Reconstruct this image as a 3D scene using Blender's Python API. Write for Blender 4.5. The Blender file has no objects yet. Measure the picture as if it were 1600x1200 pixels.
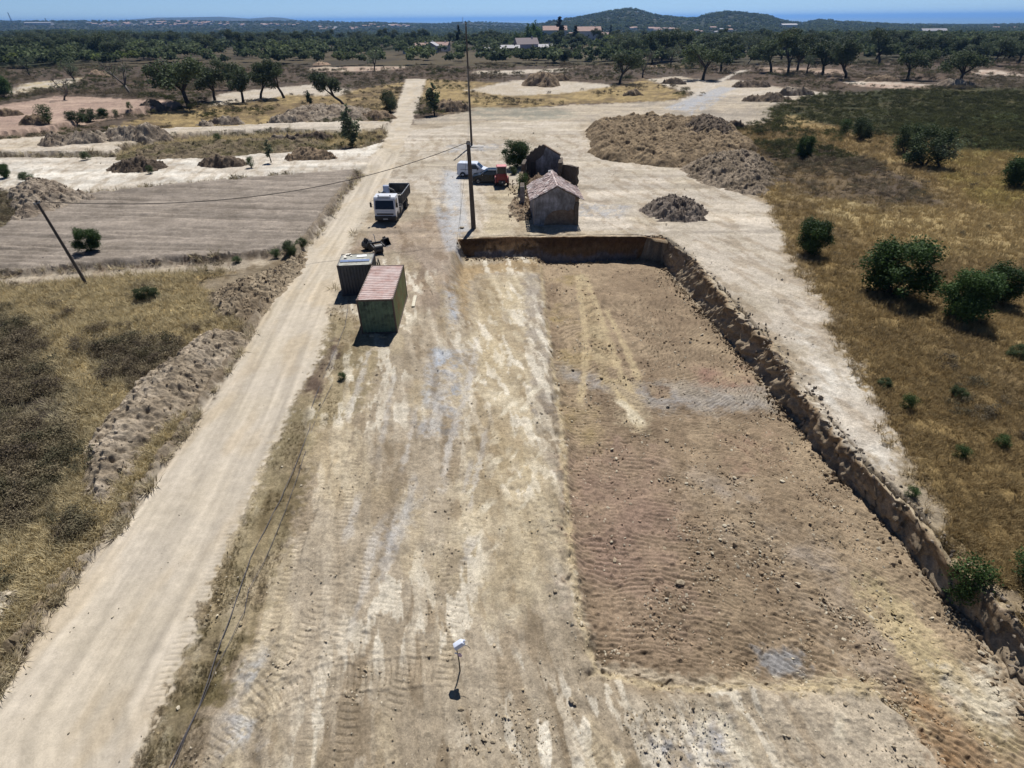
import bpy, bmesh, math, random
import numpy as np
from mathutils import Vector, Matrix, Euler

scene = bpy.context.scene
col = scene.collection
R = math.radians

# ------------------------------------------------------------------ camera
CAM_H = 17.9            # the drone hovers 17.9 m up
F_PX = 840.0            # focal length in pixels of the 1600 px wide photograph
ROLL = -0.0085
PITCH = math.atan((600 - 29.5) / F_PX)
_fwd = np.array([0, math.cos(PITCH), -math.sin(PITCH)])
_r = np.array([1.0, 0, 0]); _u = np.cross(_r, _fwd)
_c, _s = math.cos(ROLL), math.sin(ROLL)
_right = _c * _r + _s * _u
_up = -_s * _r + _c * _u
cd = bpy.data.cameras.new('camera'); cam = bpy.data.objects.new('camera', cd); col.objects.link(cam)
cd.sensor_width = 36; cd.sensor_fit = 'HORIZONTAL'; cd.lens = F_PX / 1600 * 36
cd.clip_start = 0.5; cd.clip_end = 120000
M = Matrix(((_right[0], _up[0], -_fwd[0], 0), (_right[1], _up[1], -_fwd[1], 0), (_right[2], _up[2], -_fwd[2], CAM_H), (0, 0, 0, 1)))
cam.matrix_world = M
scene.camera = cam

# ------------------------------------------------------------------ light
SUN_AZ, SUN_EL = R(10), R(57)          # sun beyond the scene, a little right, high
world = bpy.data.worlds.new('World'); scene.world = world; world.use_nodes = True
wn = world.node_tree.nodes; wl = world.node_tree.links
sky = wn.new('ShaderNodeTexSky'); sky.sky_type = 'NISHITA'; sky.sun_disc = False
sky.sun_elevation = SUN_EL; sky.sun_rotation = SUN_AZ
sky.altitude = 60; sky.air_density = 0.45; sky.dust_density = 0.0; sky.ozone_density = 6.0
bg = wn['Background']; wl.new(sky.outputs[0], bg.inputs[0]); bg.inputs[1].default_value = 0.070
sd = bpy.data.lights.new('sun', 'SUN'); sun = bpy.data.objects.new('sun', sd); col.objects.link(sun)
sd.energy = 5.0; sd.angle = R(0.5); sd.color = (1, .97, .93)
sdir = Vector((math.sin(SUN_AZ) * math.cos(SUN_EL), math.cos(SUN_AZ) * math.cos(SUN_EL), math.sin(SUN_EL)))
sun.rotation_euler = sdir.to_track_quat('Z', 'Y').to_euler()
sun.location = (20, 60, 80)
scene.view_settings.view_transform = 'Standard'; scene.view_settings.look = 'None'
scene.view_settings.exposure = 0.31; scene.view_settings.gamma = 1.0
scene.view_settings.use_curve_mapping = False
scene.cycles.max_bounces = 4; scene.cycles.diffuse_bounces = 2; scene.cycles.volume_bounces = 0

# ------------------------------------------------------------------ noise
def _hash(xi, yi, seed):
    h = (xi.astype(np.uint32) * np.uint32(374761393)) ^ (yi.astype(np.uint32) * np.uint32(668265263)) ^ np.uint32((seed * 2246822519 + 97) & 0xffffffff)
    h = (h ^ (h >> np.uint32(13))) * np.uint32(1274126177)
    h = (h ^ (h >> np.uint32(15))) * np.uint32(2246822519)
    return (h ^ (h >> np.uint32(16))).astype(np.float32) / np.float32(4294967295.0)

def vnoise(x, y, seed=0):
    """value noise, 0..1"""
    x = np.asarray(x, dtype=np.float64); y = np.asarray(y, dtype=np.float64)
    fx = np.floor(x); fy = np.floor(y)
    xi = fx.astype(np.int64); yi = fy.astype(np.int64)
    tx = (x - fx).astype(np.float32); ty = (y - fy).astype(np.float32)
    tx = tx * tx * (3 - 2 * tx); ty = ty * ty * (3 - 2 * ty)
    a = _hash(xi, yi, seed); b = _hash(xi + 1, yi, seed); c = _hash(xi, yi + 1, seed); d = _hash(xi + 1, yi + 1, seed)
    return (a * (1 - tx) + b * tx) * (1 - ty) + (c * (1 - tx) + d * tx) * ty

def fbm(x, y, seed=0, octaves=4, gain=.5):
    """roughly -1..1"""
    s = 0; a = 1; n = 0
    for k in range(octaves):
        ca, sa = math.cos(.6 * k + .3), math.sin(.6 * k + .3)
        f = 2.03 ** k
        s = s + a * (vnoise((x * ca - y * sa) * f + 17.3 * k, (x * sa + y * ca) * f - 9.1 * k, seed + k * 31) * 2 - 1)
        n += a; a *= gain
    return s / n * 1.5

def sstep(e0, e1, x):
    t = np.clip((x - e0) / (e1 - e0), 0, 1)
    return t * t * (3 - 2 * t)

def sdf_poly(x, y, poly):
    """signed distance to a closed polygon, negative inside"""
    P = np.asarray(poly, dtype=np.float64)[:, :2]
    d = np.full(x.shape, 1e18); inside = np.zeros(x.shape, bool)
    n = len(P)
    for i in range(n):
        ax, ay = P[i]; bx, by = P[(i + 1) % n]
        ex, ey = bx - ax, by - ay
        wx, wy = x - ax, y - ay
        t = np.clip((wx * ex + wy * ey) / (ex * ex + ey * ey + 1e-12), 0, 1)
        d = np.minimum(d, (wx - ex * t) ** 2 + (wy - ey * t) ** 2)
        c1 = (ay <= y) & (by > y); c2 = (ay > y) & (by <= y)
        cr = ex * wy - ey * wx
        inside ^= (c1 & (cr > 0)) | (c2 & (cr < 0))
    d = np.sqrt(d)
    return np.where(inside, -d, d)

def path_coords(x, y, pts):
    """distance along, signed distance across, for a polyline"""
    P = np.asarray(pts, dtype=np.float64)[:, :2]
    best = np.full(x.shape, 1e18); along = np.zeros(x.shape); across = np.full(x.shape, 1e9)
    s0 = 0
    for i in range(len(P) - 1):
        e = P[i + 1] - P[i]; L = np.hypot(*e) + 1e-9
        wx, wy = x - P[i][0], y - P[i][1]
        t = np.clip((wx * e[0] + wy * e[1]) / (L * L), 0, 1)
        dx, dy = wx - e[0] * t, wy - e[1] * t
        d2 = dx * dx + dy * dy
        m = d2 < best
        best = np.where(m, d2, best); along = np.where(m, s0 + t * L, along)
        across = np.where(m, np.sqrt(d2) * np.sign(e[0] * wy - e[1] * wx), across)
        s0 += L
    return along, across

# ------------------------------------------------------------------ ground shape (large scale)
def ray(px, py):
    d = _fwd + _right * ((px - 800) / F_PX) + _up * ((600 - py) / F_PX)
    return d
def at_z(px, py, z=0.0):
    """the point of the place, at height z, that was surveyed at this pixel of the photograph"""
    d = ray(px, py); t = (z - CAM_H) / d[2]
    return (d[0] * t, d[1] * t, z)
def W(pts, z=0.0):
    return [at_z(a, b, z)[:2] for a, b in pts]
def densify(pts, step):
    out = []
    for i in range(len(pts) - 1):
        a = np.array(pts[i], float); b = np.array(pts[i + 1], float)
        n = max(1, int(np.linalg.norm(b - a) / step))
        for k in range(n): out.append(a + (b - a) * k / n)
    out.append(np.array(pts[-1], float)); return np.array(out)

def terrace(y): return np.interp(y, [8, 18, 30, 50], [-.75, -.85, -1.2, -1.6])
def pit_extra(y): return np.interp(y, [8, 18, 30, 50], [.5, .5, .65, .65])
def WT(pts, full):
    out = []
    for a, b in pts:
        z = -1.2
        for _ in range(8):
            p = at_z(a, b, z); z = float(terrace(p[1]) - full * pit_extra(p[1]))
        out.append(at_z(a, b, z)[:2])
    return out
RIM = W([(716, 374), (800, 371), (900, 371), (1000, 370), (1040, 374), (1075, 402), (1110, 440), (1160, 495), (1203, 545), (1235, 590), (1272, 640), (1308, 682), (1352, 735), (1400, 780), (1443, 825), (1500, 892), (1560, 950), (1600, 992), (1700, 1090), (1850, 1250)], 0)
TOE = WT([(716, 400), (760, 403), (800, 406), (860, 411), (900, 411), (1000, 404), (1028, 402), (1058, 440), (1090, 477), (1130, 525), (1162, 562), (1200, 607), (1240, 657), (1300, 737), (1360, 792), (1415, 858), (1460, 915), (1505, 962), (1550, 1020), (1600, 1085), (1680, 1180), (1800, 1330)], 1)
# west part of the north wall stands on the higher terrace
TOE[0] = at_z(716, 400, -1.5)[:2]; TOE[1] = at_z(760, 403, -1.6)[:2]; TOE[2] = at_z(800, 405, -1.7)[:2]
PIT_W = WT([(845, 408), (850, 470), (862, 560), (874, 640), (880, 700), (886, 800), (893, 880), (905, 960), (930, 1050)], .3)
PIT_S = WT([(1000, 1066), (1100, 1080), (1250, 1074), (1370, 1082), (1420, 1112), (1470, 1170), (1530, 1260), (1600, 1380)], .3)
_rim = np.array(RIM)
PIT_POLY = PIT_W + PIT_S + [(30, 2)] + [(p[0] + 2.0, p[1]) for p in RIM[::-1][:14]] + [(16, 54), (2, 54)]
TER_POLY = [(-60, 80)]  # unused guard
_ry = np.array([p[1] for p in RIM[4:]])[::-1]; _rx = np.array([p[0] for p in RIM[4:]])[::-1]
_ty = np.array([p[1] for p in TOE[6:]])[::-1]; _tx = np.array([p[0] for p in TOE[6:]])[::-1]
_nx = np.array([p[0] for p in RIM[:5]]); _ny = np.array([p[1] for p in RIM[:5]])
def east_edge(y): return np.interp(y, _ry, _rx) + .36
def north_edge(x): return np.interp(x, _nx, _ny) + .36
PLOUGH = W([(-300, 420), (0, 362), (60, 330), (150, 305), (300, 290), (440, 278), (560, 268), (522, 330), (492, 372), (462, 396), (300, 410), (0, 432), (-300, 452)])
STRIP1 = W([(-300, 262), (0, 249), (190, 248), (400, 243), (560, 235), (604, 222), (592, 262), (555, 270), (440, 277), (300, 288), (130, 303), (0, 300), (-300, 310)])
STRIP2 = W([(-300, 236), (0, 224), (50, 221), (240, 207), (420, 199), (560, 194), (610, 196), (600, 208), (540, 212), (430, 208), (300, 214), (190, 235), (180, 245), (0, 246), (-300, 256)])
STRIP3 = W([(-300, 180), (0, 165), (90, 150), (250, 157), (285, 168), (215, 180), (150, 185), (90, 208), (0, 218), (-200, 225)])

def macro(x, y):
    x = np.asarray(x, dtype=np.float64); y = np.asarray(y, dtype=np.float64)
    z = np.zeros(np.broadcast(x, y).shape)
    near = (y < 56) & (x > -14) & (x < 60)
    if near.any():
        X = x[near] if x.shape else x; Y = y[near] if y.shape else y
        xl = np.interp(Y, [5, 20, 35, 46, 52], [-8.5, -8, -6.6, -5.6, -5.2])
        w = np.interp(Y, [5, 30, 40, 46, 52], [7, 6.5, 4, 1.3, .8])
        ramp = sstep(0, 1, (X - xl) / w)
        n_edge = 1 - sstep(-.14, .14, Y - north_edge(X))
        e_edge = 1 - sstep(-.14, .14, X - east_edge(Y))
        zz = terrace(Y) * ramp
        sd_ = sdf_poly(X, Y, PIT_POLY)
        wob = fbm(X * .5, Y * .5, 5, 2) * .35
        zz = zz - pit_extra(Y) * sstep(.55, -.55, sd_ + wob) * ramp
        z[near] = zz * n_edge * e_edge
    far = (x < -3) & (y > 38) & (y < 260)
    if far.any():
        X, Y = x[far], y[far]
        wob = fbm(X * .4, Y * .4, 9, 3) * .4
        a = np.zeros(X.shape)
        for poly, hgt in ((PLOUGH, .55), (STRIP1, .35), (STRIP2, .8), (STRIP3, 1.2)):
            a = np.maximum(a, hgt * sstep(.45, -.45, sdf_poly(X, Y, poly) + wob))
        z[far] = z[far] + a
    # very gentle undulation of the country further out
    amp = np.clip((y - 120) / 400, 0, 1)
    z = z + amp * 2.0 * (fbm(x / 140, y / 140, 77, 2))
    return z

def at(px, py):
    """ground point seen at this pixel of the photograph"""
    z = 0.0
    for _ in range(7):
        p = at_z(px, py, z)
        z = .4 * z + .6 * float(macro(np.array([p[0]]), np.array([p[1]]))[0])
    return (p[0], p[1], float(macro(np.array([p[0]]), np.array([p[1]]))[0]))
def G(x, y):
    return float(macro(np.array([float(x)]), np.array([float(y)]))[0])

# ------------------------------------------------------------------ tagging and mesh helpers
def tag(o, label=None, cat=None, group=None, kind=None):
    if label: o['label'] = label
    if cat: o['category'] = cat
    if group: o['group'] = group
    if kind: o['kind'] = kind
    return o
def thing(name, label, cat, loc=(0, 0, 0), rz=0.0, group=None, scale=1.0):
    o = bpy.data.objects.new(name, None); col.objects.link(o)
    o.location = loc; o.rotation_euler = (0, 0, rz); o.scale = (scale,) * 3
    o.empty_display_size = .3
    return tag(o, label, cat, group)
def link_mesh(name, me, parent=None, mat=None):
    o = bpy.data.objects.new(name, me); col.objects.link(o)
    if mat is not None and not me.materials: me.materials.append(mat)
    if parent is not None: o.parent = parent
    return o
def np_mesh(name, V, Fq, smooth=True, color=None, attr=None):
    """mesh from numpy arrays; Fq (n,3) or (n,4)"""
    me = bpy.data.meshes.new(name)
    V = np.asarray(V, dtype=np.float32); Fq = np.asarray(Fq, dtype=np.int32)
    k = Fq.shape[1]
    me.vertices.add(len(V)); me.vertices.foreach_set('co', V.ravel())
    me.loops.add(Fq.size); me.loops.foreach_set('vertex_index', Fq.ravel())
    me.polygons.add(len(Fq)); me.polygons.foreach_set('loop_start', np.arange(0, Fq.size, k, dtype=np.int32))
    try: me.polygons.foreach_set('loop_total', np.full(len(Fq), k, dtype=np.int32))
    except Exception: pass
    me.polygons.foreach_set('use_smooth', np.full(len(Fq), smooth))
    if color is not None:
        ca = me.color_attributes.new('Col', 'FLOAT_COLOR', 'POINT')
        c4 = np.ones((len(V), 4), dtype=np.float32); c4[:, :3] = color
        ca.data.foreach_set('color', c4.ravel())
    me.update(calc_edges=True); me.validate()
    return me

class MB:
    """collects simple shapes into one bmesh, then links them as ONE object"""
    def __init__(s): s.bm = bmesh.new()
    def _add(s, vs, fs):
        b = [s.bm.verts.new(v) for v in vs]
        for f in fs:
            try: s.bm.faces.new([b[i] for i in f])
            except ValueError: pass
        return b
    def box(s, c, d, rot=(0, 0, 0), taper=1.0, bevel=0.0):
        m = Matrix.Translation(c) @ Euler(rot).to_matrix().to_4x4()
        hx, hy, hz = d[0] / 2, d[1] / 2, d[2] / 2
        vs = []
        for z, t in ((-hz, 1), (hz, taper)):
            for x, y in ((-1, -1), (1, -1), (1, 1), (-1, 1)):
                vs.append(m @ Vector((x * hx * t, y * hy * t, z)))
        b = s._add(vs, [(3, 2, 1, 0), (4, 5, 6, 7), (0, 1, 5, 4), (1, 2, 6, 5), (2, 3, 7, 6), (3, 0, 4, 7)])
        if bevel:
            es = {e for v in b for e in v.link_edges}
            bmesh.ops.bevel(s.bm, geom=list(es), offset=bevel, segments=2, affect='EDGES', profile=.6)
        return s
    def prism(s, outline, axis, a, b_, bevel=0.0):
        """extrude a 2-D outline along an axis ('x','y','z') from a to b_"""
        def P(u, v, w):
            return {'x': (w, u, v), 'y': (u, w, v), 'z': (u, v, w)}[axis]
        n = len(outline)
        vs = [P(u, v, a) for u, v in outline] + [P(u, v, b_) for u, v in outline]
        fs = [tuple(range(n))[::-1], tuple(range(n, 2 * n))] + [(i, (i + 1) % n, n + (i + 1) % n, n + i) for i in range(n)]
        b = s._add(vs, fs)
        if bevel:
            es = {e for v in b for e in v.link_edges}
            bmesh.ops.bevel(s.bm, geom=list(es), offset=bevel, segments=2, affect='EDGES', profile=.6)
        return s
    def tube(s, pts, r, n=8, caps=True):
        rs = r if hasattr(r, '__len__') else [r] * len(pts)
        pts = [Vector(p) for p in pts]; rings = []
        for i, p in enumerate(pts):
            t = (pts[min(i + 1, len(pts) - 1)] - pts[max(i - 1, 0)]).normalized()
            a = t.orthogonal().normalized() if i == 0 else (prev - t * prev.dot(t)).normalized()
            prev = a; bb = t.cross(a)
            rings.append([s.bm.verts.new(p + (a * math.cos(k * 2 * math.pi / n) + bb * math.sin(k * 2 * math.pi / n)) * rs[i]) for k in range(n)])
        for i in range(len(rings) - 1):
            for k in range(n):
                s.bm.faces.new((rings[i][k], rings[i][(k + 1) % n], rings[i + 1][(k + 1) % n], rings[i + 1][k]))
        if caps:
            s.bm.faces.new(rings[0][::-1]); s.bm.faces.new(rings[-1])
        return s
    def cyl(s, c, r, h, axis='z', n=16):
        d = {'x': Vector((h / 2, 0, 0)), 'y': Vector((0, h / 2, 0)), 'z': Vector((0, 0, h / 2))}[axis]
        return s.tube([Vector(c) - d, Vector(c) + d], r, n)
    def ring(s, c, r_out, r_in, h, axis='x', n=20):
        """a tyre: rounded hollow ring"""
        prof = [(r_in, -h / 2), (r_out - .06 * r_out, -h / 2), (r_out, -h / 2 + .1 * h), (r_out, h / 2 - .1 * h), (r_out - .06 * r_out, h / 2), (r_in, h / 2)]
        c = Vector(c); rings = []
        for k in range(n):
            a = k * 2 * math.pi / n; ca, sa = math.cos(a), math.sin(a); row = []
            for rr, w in prof:
                v = {'x': (w, rr * ca, rr * sa), 'y': (rr * ca, w, rr * sa), 'z': (rr * ca, rr * sa, w)}[axis]
                row.append(s.bm.verts.new(c + Vector(v)))
            rings.append(row)
        m = len(prof)
        for k in range(n):
            for j in range(m):
                s.bm.faces.new((rings[k][j], rings[k][(j + 1) % m], rings[(k + 1) % n][(j + 1) % m], rings[(k + 1) % n][j]))
        return s
    def build(s, name, mat, parent=None, smooth=False):
        bmesh.ops.recalc_face_normals(s.bm, faces=s.bm.faces)
        me = bpy.data.meshes.new(name); s.bm.to_mesh(me); s.bm.free()
        if smooth:
            me.polygons.foreach_set('use_smooth', [True] * len(me.polygons))
            try: me.set_sharp_from_angle(angle=R(35))
            except Exception: pass
        return link_mesh(name, me, parent, mat)

# ------------------------------------------------------------------ materials
K_ALB = 0.74
def lin(r, g, b, k=None):
    k = K_ALB if k is None else k
    f = lambda c: ((c / 255) / 12.92 if c / 255 <= .04045 else ((c / 255 + .055) / 1.055) ** 2.4) * k
    return np.array([f(r), f(g), f(b)], dtype=np.float32)

def new_mat(name):
    m = bpy.data.materials.new(name); m.use_nodes = True
    nt = m.node_tree; return m, nt, nt.nodes['Principled BSDF']
def mat_simple(name, c, rough=.6, metal=0.0, var=.18, scale=3.0, dirt=None, dirt_amt=.3, bump=0.0, spec=.5, alpha=None):
    """painted / plain surface with mottled wear"""
    m, nt, b = new_mat(name); N = nt.nodes; L = nt.links
    tc = N.new('ShaderNodeTexCoord'); n1 = N.new('ShaderNodeTexNoise'); n1.inputs['Scale'].default_value = scale; n1.inputs['Detail'].default_value = 6
    n1.inputs['Roughness'].default_value = .65
    L.new(tc.outputs['Object'], n1.inputs['Vector'])
    rp = N.new('ShaderNodeValToRGB'); rp.color_ramp.elements[0].position = .3; rp.color_ramp.elements[1].position = .7
    c = list(c)[:3]
    rp.color_ramp.elements[0].color = [max(0, v * (1 - var)) for v in c] + [1]
    rp.color_ramp.elements[1].color = [min(1, v * (1 + var)) for v in c] + [1]
    L.new(n1.outputs['Fac'], rp.inputs['Fac'])
    out = rp.outputs['Color']
    if dirt is not None:
        n2 = N.new('ShaderNodeTexNoise'); n2.inputs['Scale'].default_value = scale * .6; n2.inputs['Detail'].default_value = 8; n2.inputs['Roughness'].default_value = .75
        L.new(tc.outputs['Object'], n2.inputs['Vector'])
        r2 = N.new('ShaderNodeValToRGB'); r2.color_ramp.elements[0].position = .62 - dirt_amt * .5; r2.color_ramp.elements[1].position = .74 - dirt_amt * .3
        L.new(n2.outputs['Fac'], r2.inputs['Fac'])
        mx = N.new('ShaderNodeMixRGB'); L.new(r2.outputs['Color'], mx.inputs['Fac']); L.new(out, mx.inputs['Color1'])
        mx.inputs['Color2'].default_value = list(dirt)[:3] + [1]; out = mx.outputs['Color']
    L.new(out, b.inputs['Base Color'])
    b.inputs['Roughness'].default_value = rough; b.inputs['Metallic'].default_value = metal
    b.inputs['Specular IOR Level'].default_value = spec
    if bump:
        n3 = N.new('ShaderNodeTexNoise'); n3.inputs['Scale'].default_value = scale * 6; n3.inputs['Detail'].default_value = 4
        L.new(tc.outputs['Object'], n3.inputs['Vector'])
        bp = N.new('ShaderNodeBump'); bp.inputs['Strength'].default_value = bump; bp.inputs['Distance'].default_value = .03
        L.new(n3.outputs['Fac'], bp.inputs['Height']); L.new(bp.outputs[0], b.inputs['Normal'])
    return m

def mat_soil(name, fine=18.0, var=.22, bump=.6, bump_dist=.04, grain=0.0):
    """soil: colour from the painted ground attribute, grain from noise"""
    m, nt, b = new_mat(name); N = nt.nodes; L = nt.links
    at_ = N.new('ShaderNodeAttribute'); at_.attribute_name = 'Col'
    ge = N.new('ShaderNodeNewGeometry')
    n1 = N.new('ShaderNodeTexNoise'); n1.inputs['Scale'].default_value = fine; n1.inputs['Detail'].default_value = 5; n1.inputs['Roughness'].default_value = .8
    n2 = N.new('ShaderNodeTexNoise'); n2.inputs['Scale'].default_value = 2.2; n2.inputs['Detail'].default_value = 8; n2.inputs['Roughness'].default_value = .72
    L.new(ge.outputs['Position'], n1.inputs['Vector']); L.new(ge.outputs['Position'], n2.inputs['Vector'])
    ad = N.new('ShaderNodeMath'); ad.operation = 'ADD'; L.new(n1.outputs['Fac'], ad.inputs[0]); L.new(n2.outputs['Fac'], ad.inputs[1])
    mr = N.new('ShaderNodeMapRange'); mr.inputs['From Min'].default_value = .65; mr.inputs['From Max'].default_value = 1.35
    mr.inputs['To Min'].default_value = 1 - var * 1.3; mr.inputs['To Max'].default_value = 1 + var
    L.new(ad.outputs[0], mr.inputs['Value'])
    fac = mr.outputs[0]
    if grain:
        for sc_, amt in ((grain, .17), (grain * .42, .12), (grain * .16, .05)):     # crumbs, small clods, pats of soil
            vo = N.new('ShaderNodeTexVoronoi'); vo.inputs['Scale'].default_value = sc_; vo.inputs['Randomness'].default_value = 1
            wv = N.new('ShaderNodeVectorMath'); wv.operation = 'ADD'; wn_ = N.new('ShaderNodeTexNoise'); wn_.inputs['Scale'].default_value = sc_ * .8
            ws = N.new('ShaderNodeVectorMath'); ws.operation = 'SCALE'; ws.inputs['Scale'].default_value = .9 / sc_
            L.new(ge.outputs['Position'], wn_.inputs['Vector']); L.new(wn_.outputs['Color'], ws.inputs[0]); L.new(ge.outputs['Position'], wv.inputs[0]); L.new(ws.outputs[0], wv.inputs[1]); L.new(wv.outputs[0], vo.inputs['Vector'])
            sp = N.new('ShaderNodeSeparateColor'); L.new(vo.outputs['Color'], sp.inputs[0])
            m1 = N.new('ShaderNodeMapRange'); m1.inputs['To Min'].default_value = 1 - amt; m1.inputs['To Max'].default_value = 1 + amt * .85; L.new(sp.outputs[0], m1.inputs['Value'])
            mm = N.new('ShaderNodeMath'); mm.operation = 'MULTIPLY'; L.new(fac, mm.inputs[0]); L.new(m1.outputs[0], mm.inputs[1]); fac = mm.outputs[0]
    vm = N.new('ShaderNodeVectorMath'); vm.operation = 'SCALE'; L.new(at_.outputs['Color'], vm.inputs[0]); L.new(fac, vm.inputs['Scale'])
    L.new(vm.outputs[0], b.inputs['Base Color'])
    b.inputs['Roughness'].default_value = .95; b.inputs['Specular IOR Level'].default_value = .12
    if bump:
        bp = N.new('ShaderNodeBump'); bp.inputs['Strength'].default_value = bump; bp.inputs['Distance'].default_value = bump_dist
        L.new(ad.outputs[0], bp.inputs['Height']); L.new(bp.outputs[0], b.inputs['Normal'])
    return m

# ------------------------------------------------------------------ colours of the soils and covers
C_ROAD = lin(200, 187, 166); C_YARD = lin(192, 176, 150); C_PIT = lin(172, 151, 122); C_PALE = lin(203, 190, 170)
C_WHITE = lin(228, 220, 204); C_GREY = lin(172, 170, 168); C_BLUE = lin(170, 177, 186); C_OCHRE = lin(176, 150, 108)
C_GOLD = lin(190, 170, 122); C_GOLD2 = lin(166, 144, 98); C_BROWN = lin(118, 100, 72); C_FIELD = lin(142, 120, 78)
C_HEATH = lin(92, 80, 68); C_DARK = lin(74, 67, 57); C_PLOUGH = lin(160, 147, 132); C_PINK = lin(186, 158, 136)
C_GREEN = lin(66, 70, 42); C_RED = lin(152, 122, 104); C_SPOIL = lin(150, 134, 116)

ZONES = []   # (polygon, colour, second colour, softness in m, warp in m, name of surface)
def zone(px, c, c2, soft, warp, surf, z=0.0, keep=1.0):
    ZONES.append(([at(a_, b_)[:2] for a_, b_ in px], c, c2, soft, warp, surf, keep))
G_, F_ = 'ground', 'grass_field'
# --- far and middle country, back to front
zone([(660, 124), (740, 128), (960, 136), (1010, 122), (1080, 150), (1050, 158), (900, 162), (740, 172), (690, 176), (655, 160)], C_GOLD2, C_BROWN, 2, 3, F_)
zone([(250, 172), (420, 150), (560, 140), (632, 128), (618, 160), (600, 190), (430, 197), (240, 206), (180, 200)], C_GOLD2, C_BROWN, 2, 4, F_)
zone([(730, 141), (800, 126), (850, 124), (965, 133), (890, 145), (800, 150)], C_PALE, C_YARD, 1.5, 2, G_)
zone([(1010, 124), (1060, 119), (1110, 127), (1150, 125), (1200, 134), (1300, 146), (1250, 160), (1200, 166), (1120, 153), (1060, 140)], C_PALE, C_YARD, 1.5, 2, G_)
zone([(745, 111), (800, 110), (900, 106), (880, 112), (800, 116), (740, 115)], C_PALE, C_YARD, 2, 2, G_)
zone([(640, 188), (740, 174), (900, 164), (1060, 157), (1100, 148), (1190, 152), (1215, 170), (1200, 190), (1140, 200), (930, 195), (760, 190), (650, 200)], C_YARD, lin(168, 156, 138), 1, 2, G_)
zone([(740, 168), (880, 170), (900, 182), (800, 190), (720, 186)], lin(150, 146, 128), C_YARD, 3, 3, G_)
zone([(1310, 126), (1370, 127), (1480, 134), (1495, 140), (1440, 142), (1340, 134)], C_PALE, C_PINK, 1.5, 2, G_)
zone([(1510, 112), (1545, 108), (1600, 116), (1600, 120), (1540, 117)], C_PALE, C_PINK, 1.5, 2, G_)
zone([(1190, 105), (1310, 108), (1320, 116), (1200, 112)], C_PINK, C_BROWN, 2, 3, G_)
zone([(1020, 96), (1068, 98), (1070, 106), (1015, 104)], C_PINK, C_OCHRE, 2, 3, G_)
zone([(810, 83), (880, 79), (920, 84), (900, 95), (810, 90)], lin(160, 146, 118), C_GOLD2, 2, 4, F_)
zone([(470, 110), (520, 100), (570, 98), (645, 104), (600, 110), (540, 112)], C_PINK, C_YARD, 2, 3, G_)
zone([(330, 166), (342, 147), (400, 140), (490, 132), (552, 140), (530, 150), (450, 148), (400, 158)], C_PALE, C_YARD, 1.5, 2, G_)
zone([(15, 148), (38, 130), (100, 124), (130, 121), (110, 132), (60, 142)], C_PALE, C_GOLD, 2, 2, G_)
zone([(-300, 180), (0, 165), (90, 150), (250, 157), (285, 168), (215, 180), (150, 185), (90, 208), (0, 218), (-200, 225)], C_PINK, lin(168, 140, 122), 1, 2, G_)
zone([(1195, 175), (1250, 152), (1450, 135), (1700, 140), (1900, 200), (1700, 240), (1450, 222), (1300, 196), (1230, 192)], C_GREEN, lin(84, 78, 50), 3, 6, F_)
zone([(1400, 190), (1600, 175), (1800, 230), (1600, 250), (1480, 235)], lin(70, 82, 42), C_GREEN, 2, 4, F_)
zone([(1260, 300), (1450, 320), (1620, 340), (1620, 410), (1450, 400), (1330, 360), (1280, 340)], C_GOLD2, C_GOLD, 2, 4, F_)
zone([(1230, 180), (1290, 195), (1330, 210), (1300, 220), (1240, 205)], C_GOLD2, C_FIELD, 2, 3, F_)
zone([(1440, 232), (1600, 240), (1700, 300), (1560, 330), (1480, 290)], lin(150, 134, 74), C_FIELD, 2, 4, F_)
zone([(1180, 215), (1300, 235), (1430, 280), (1480, 320), (1380, 330), (1230, 300), (1190, 260)], C_HEATH, C_BROWN, 2.5, 4, F_)
# --- left side
zone([(-400, 440), (0, 440), (150, 430), (330, 425), (440, 412), (420, 470), (340, 570), (250, 700), (150, 830), (30, 1000), (-200, 1250), (-500, 900)], C_GOLD, C_GOLD2, .8, 1.5, F_)
zone([(-400, 480), (0, 488), (50, 500), (110, 590), (130, 700), (60, 800), (-40, 870), (-400, 900)], C_DARK, C_HEATH, 1.0, 1.5, F_)
zone([(140, 545), (200, 520), (290, 545), (275, 590), (230, 620), (160, 590)], C_HEATH, C_DARK, .7, 1.0, F_)
zone([(200, 445), (250, 440), (270, 470), (215, 480)], C_HEATH, C_GOLD2, .5, .7, F_)
zone([(-300, 270), (0, 278), (30, 268), (70, 296), (150, 312), (70, 332), (0, 366), (-300, 400)], lin(96, 88, 66), C_HEATH, 1, 1.5, F_)
zone([(310, 216), (480, 209), (600, 205), (606, 214), (560, 228), (440, 238), (340, 243), (185, 246), (190, 238), (230, 225)], C_GOLD2, C_GOLD, .6, 1.2, F_)
ZONES.append((PLOUGH, C_PLOUGH, lin(138, 126, 112), .4, .6, 'ploughed_field', 1))
ZONES.append((STRIP1, C_PALE, C_WHITE, .5, 1.0, G_, 1))
ZONES.append((STRIP2, C_PALE, C_YARD, .5, 1.0, G_, 1))
zone([(0, 440), (140, 424), (300, 404), (400, 398), (462, 388), (470, 398), (400, 412), (300, 418), (140, 438), (0, 452)], lin(112, 98, 82), lin(132, 116, 98), .3, .5, G_)  # shade of the bank facing away from the sun, put into the colour
zone([(0, 432), (300, 412), (460, 398), (500, 372), (450, 425), (330, 425), (150, 432), (0, 446), (-300, 460), (-300, 450)], lin(160, 146, 126), C_YARD, .5, 1, G_)
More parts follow.
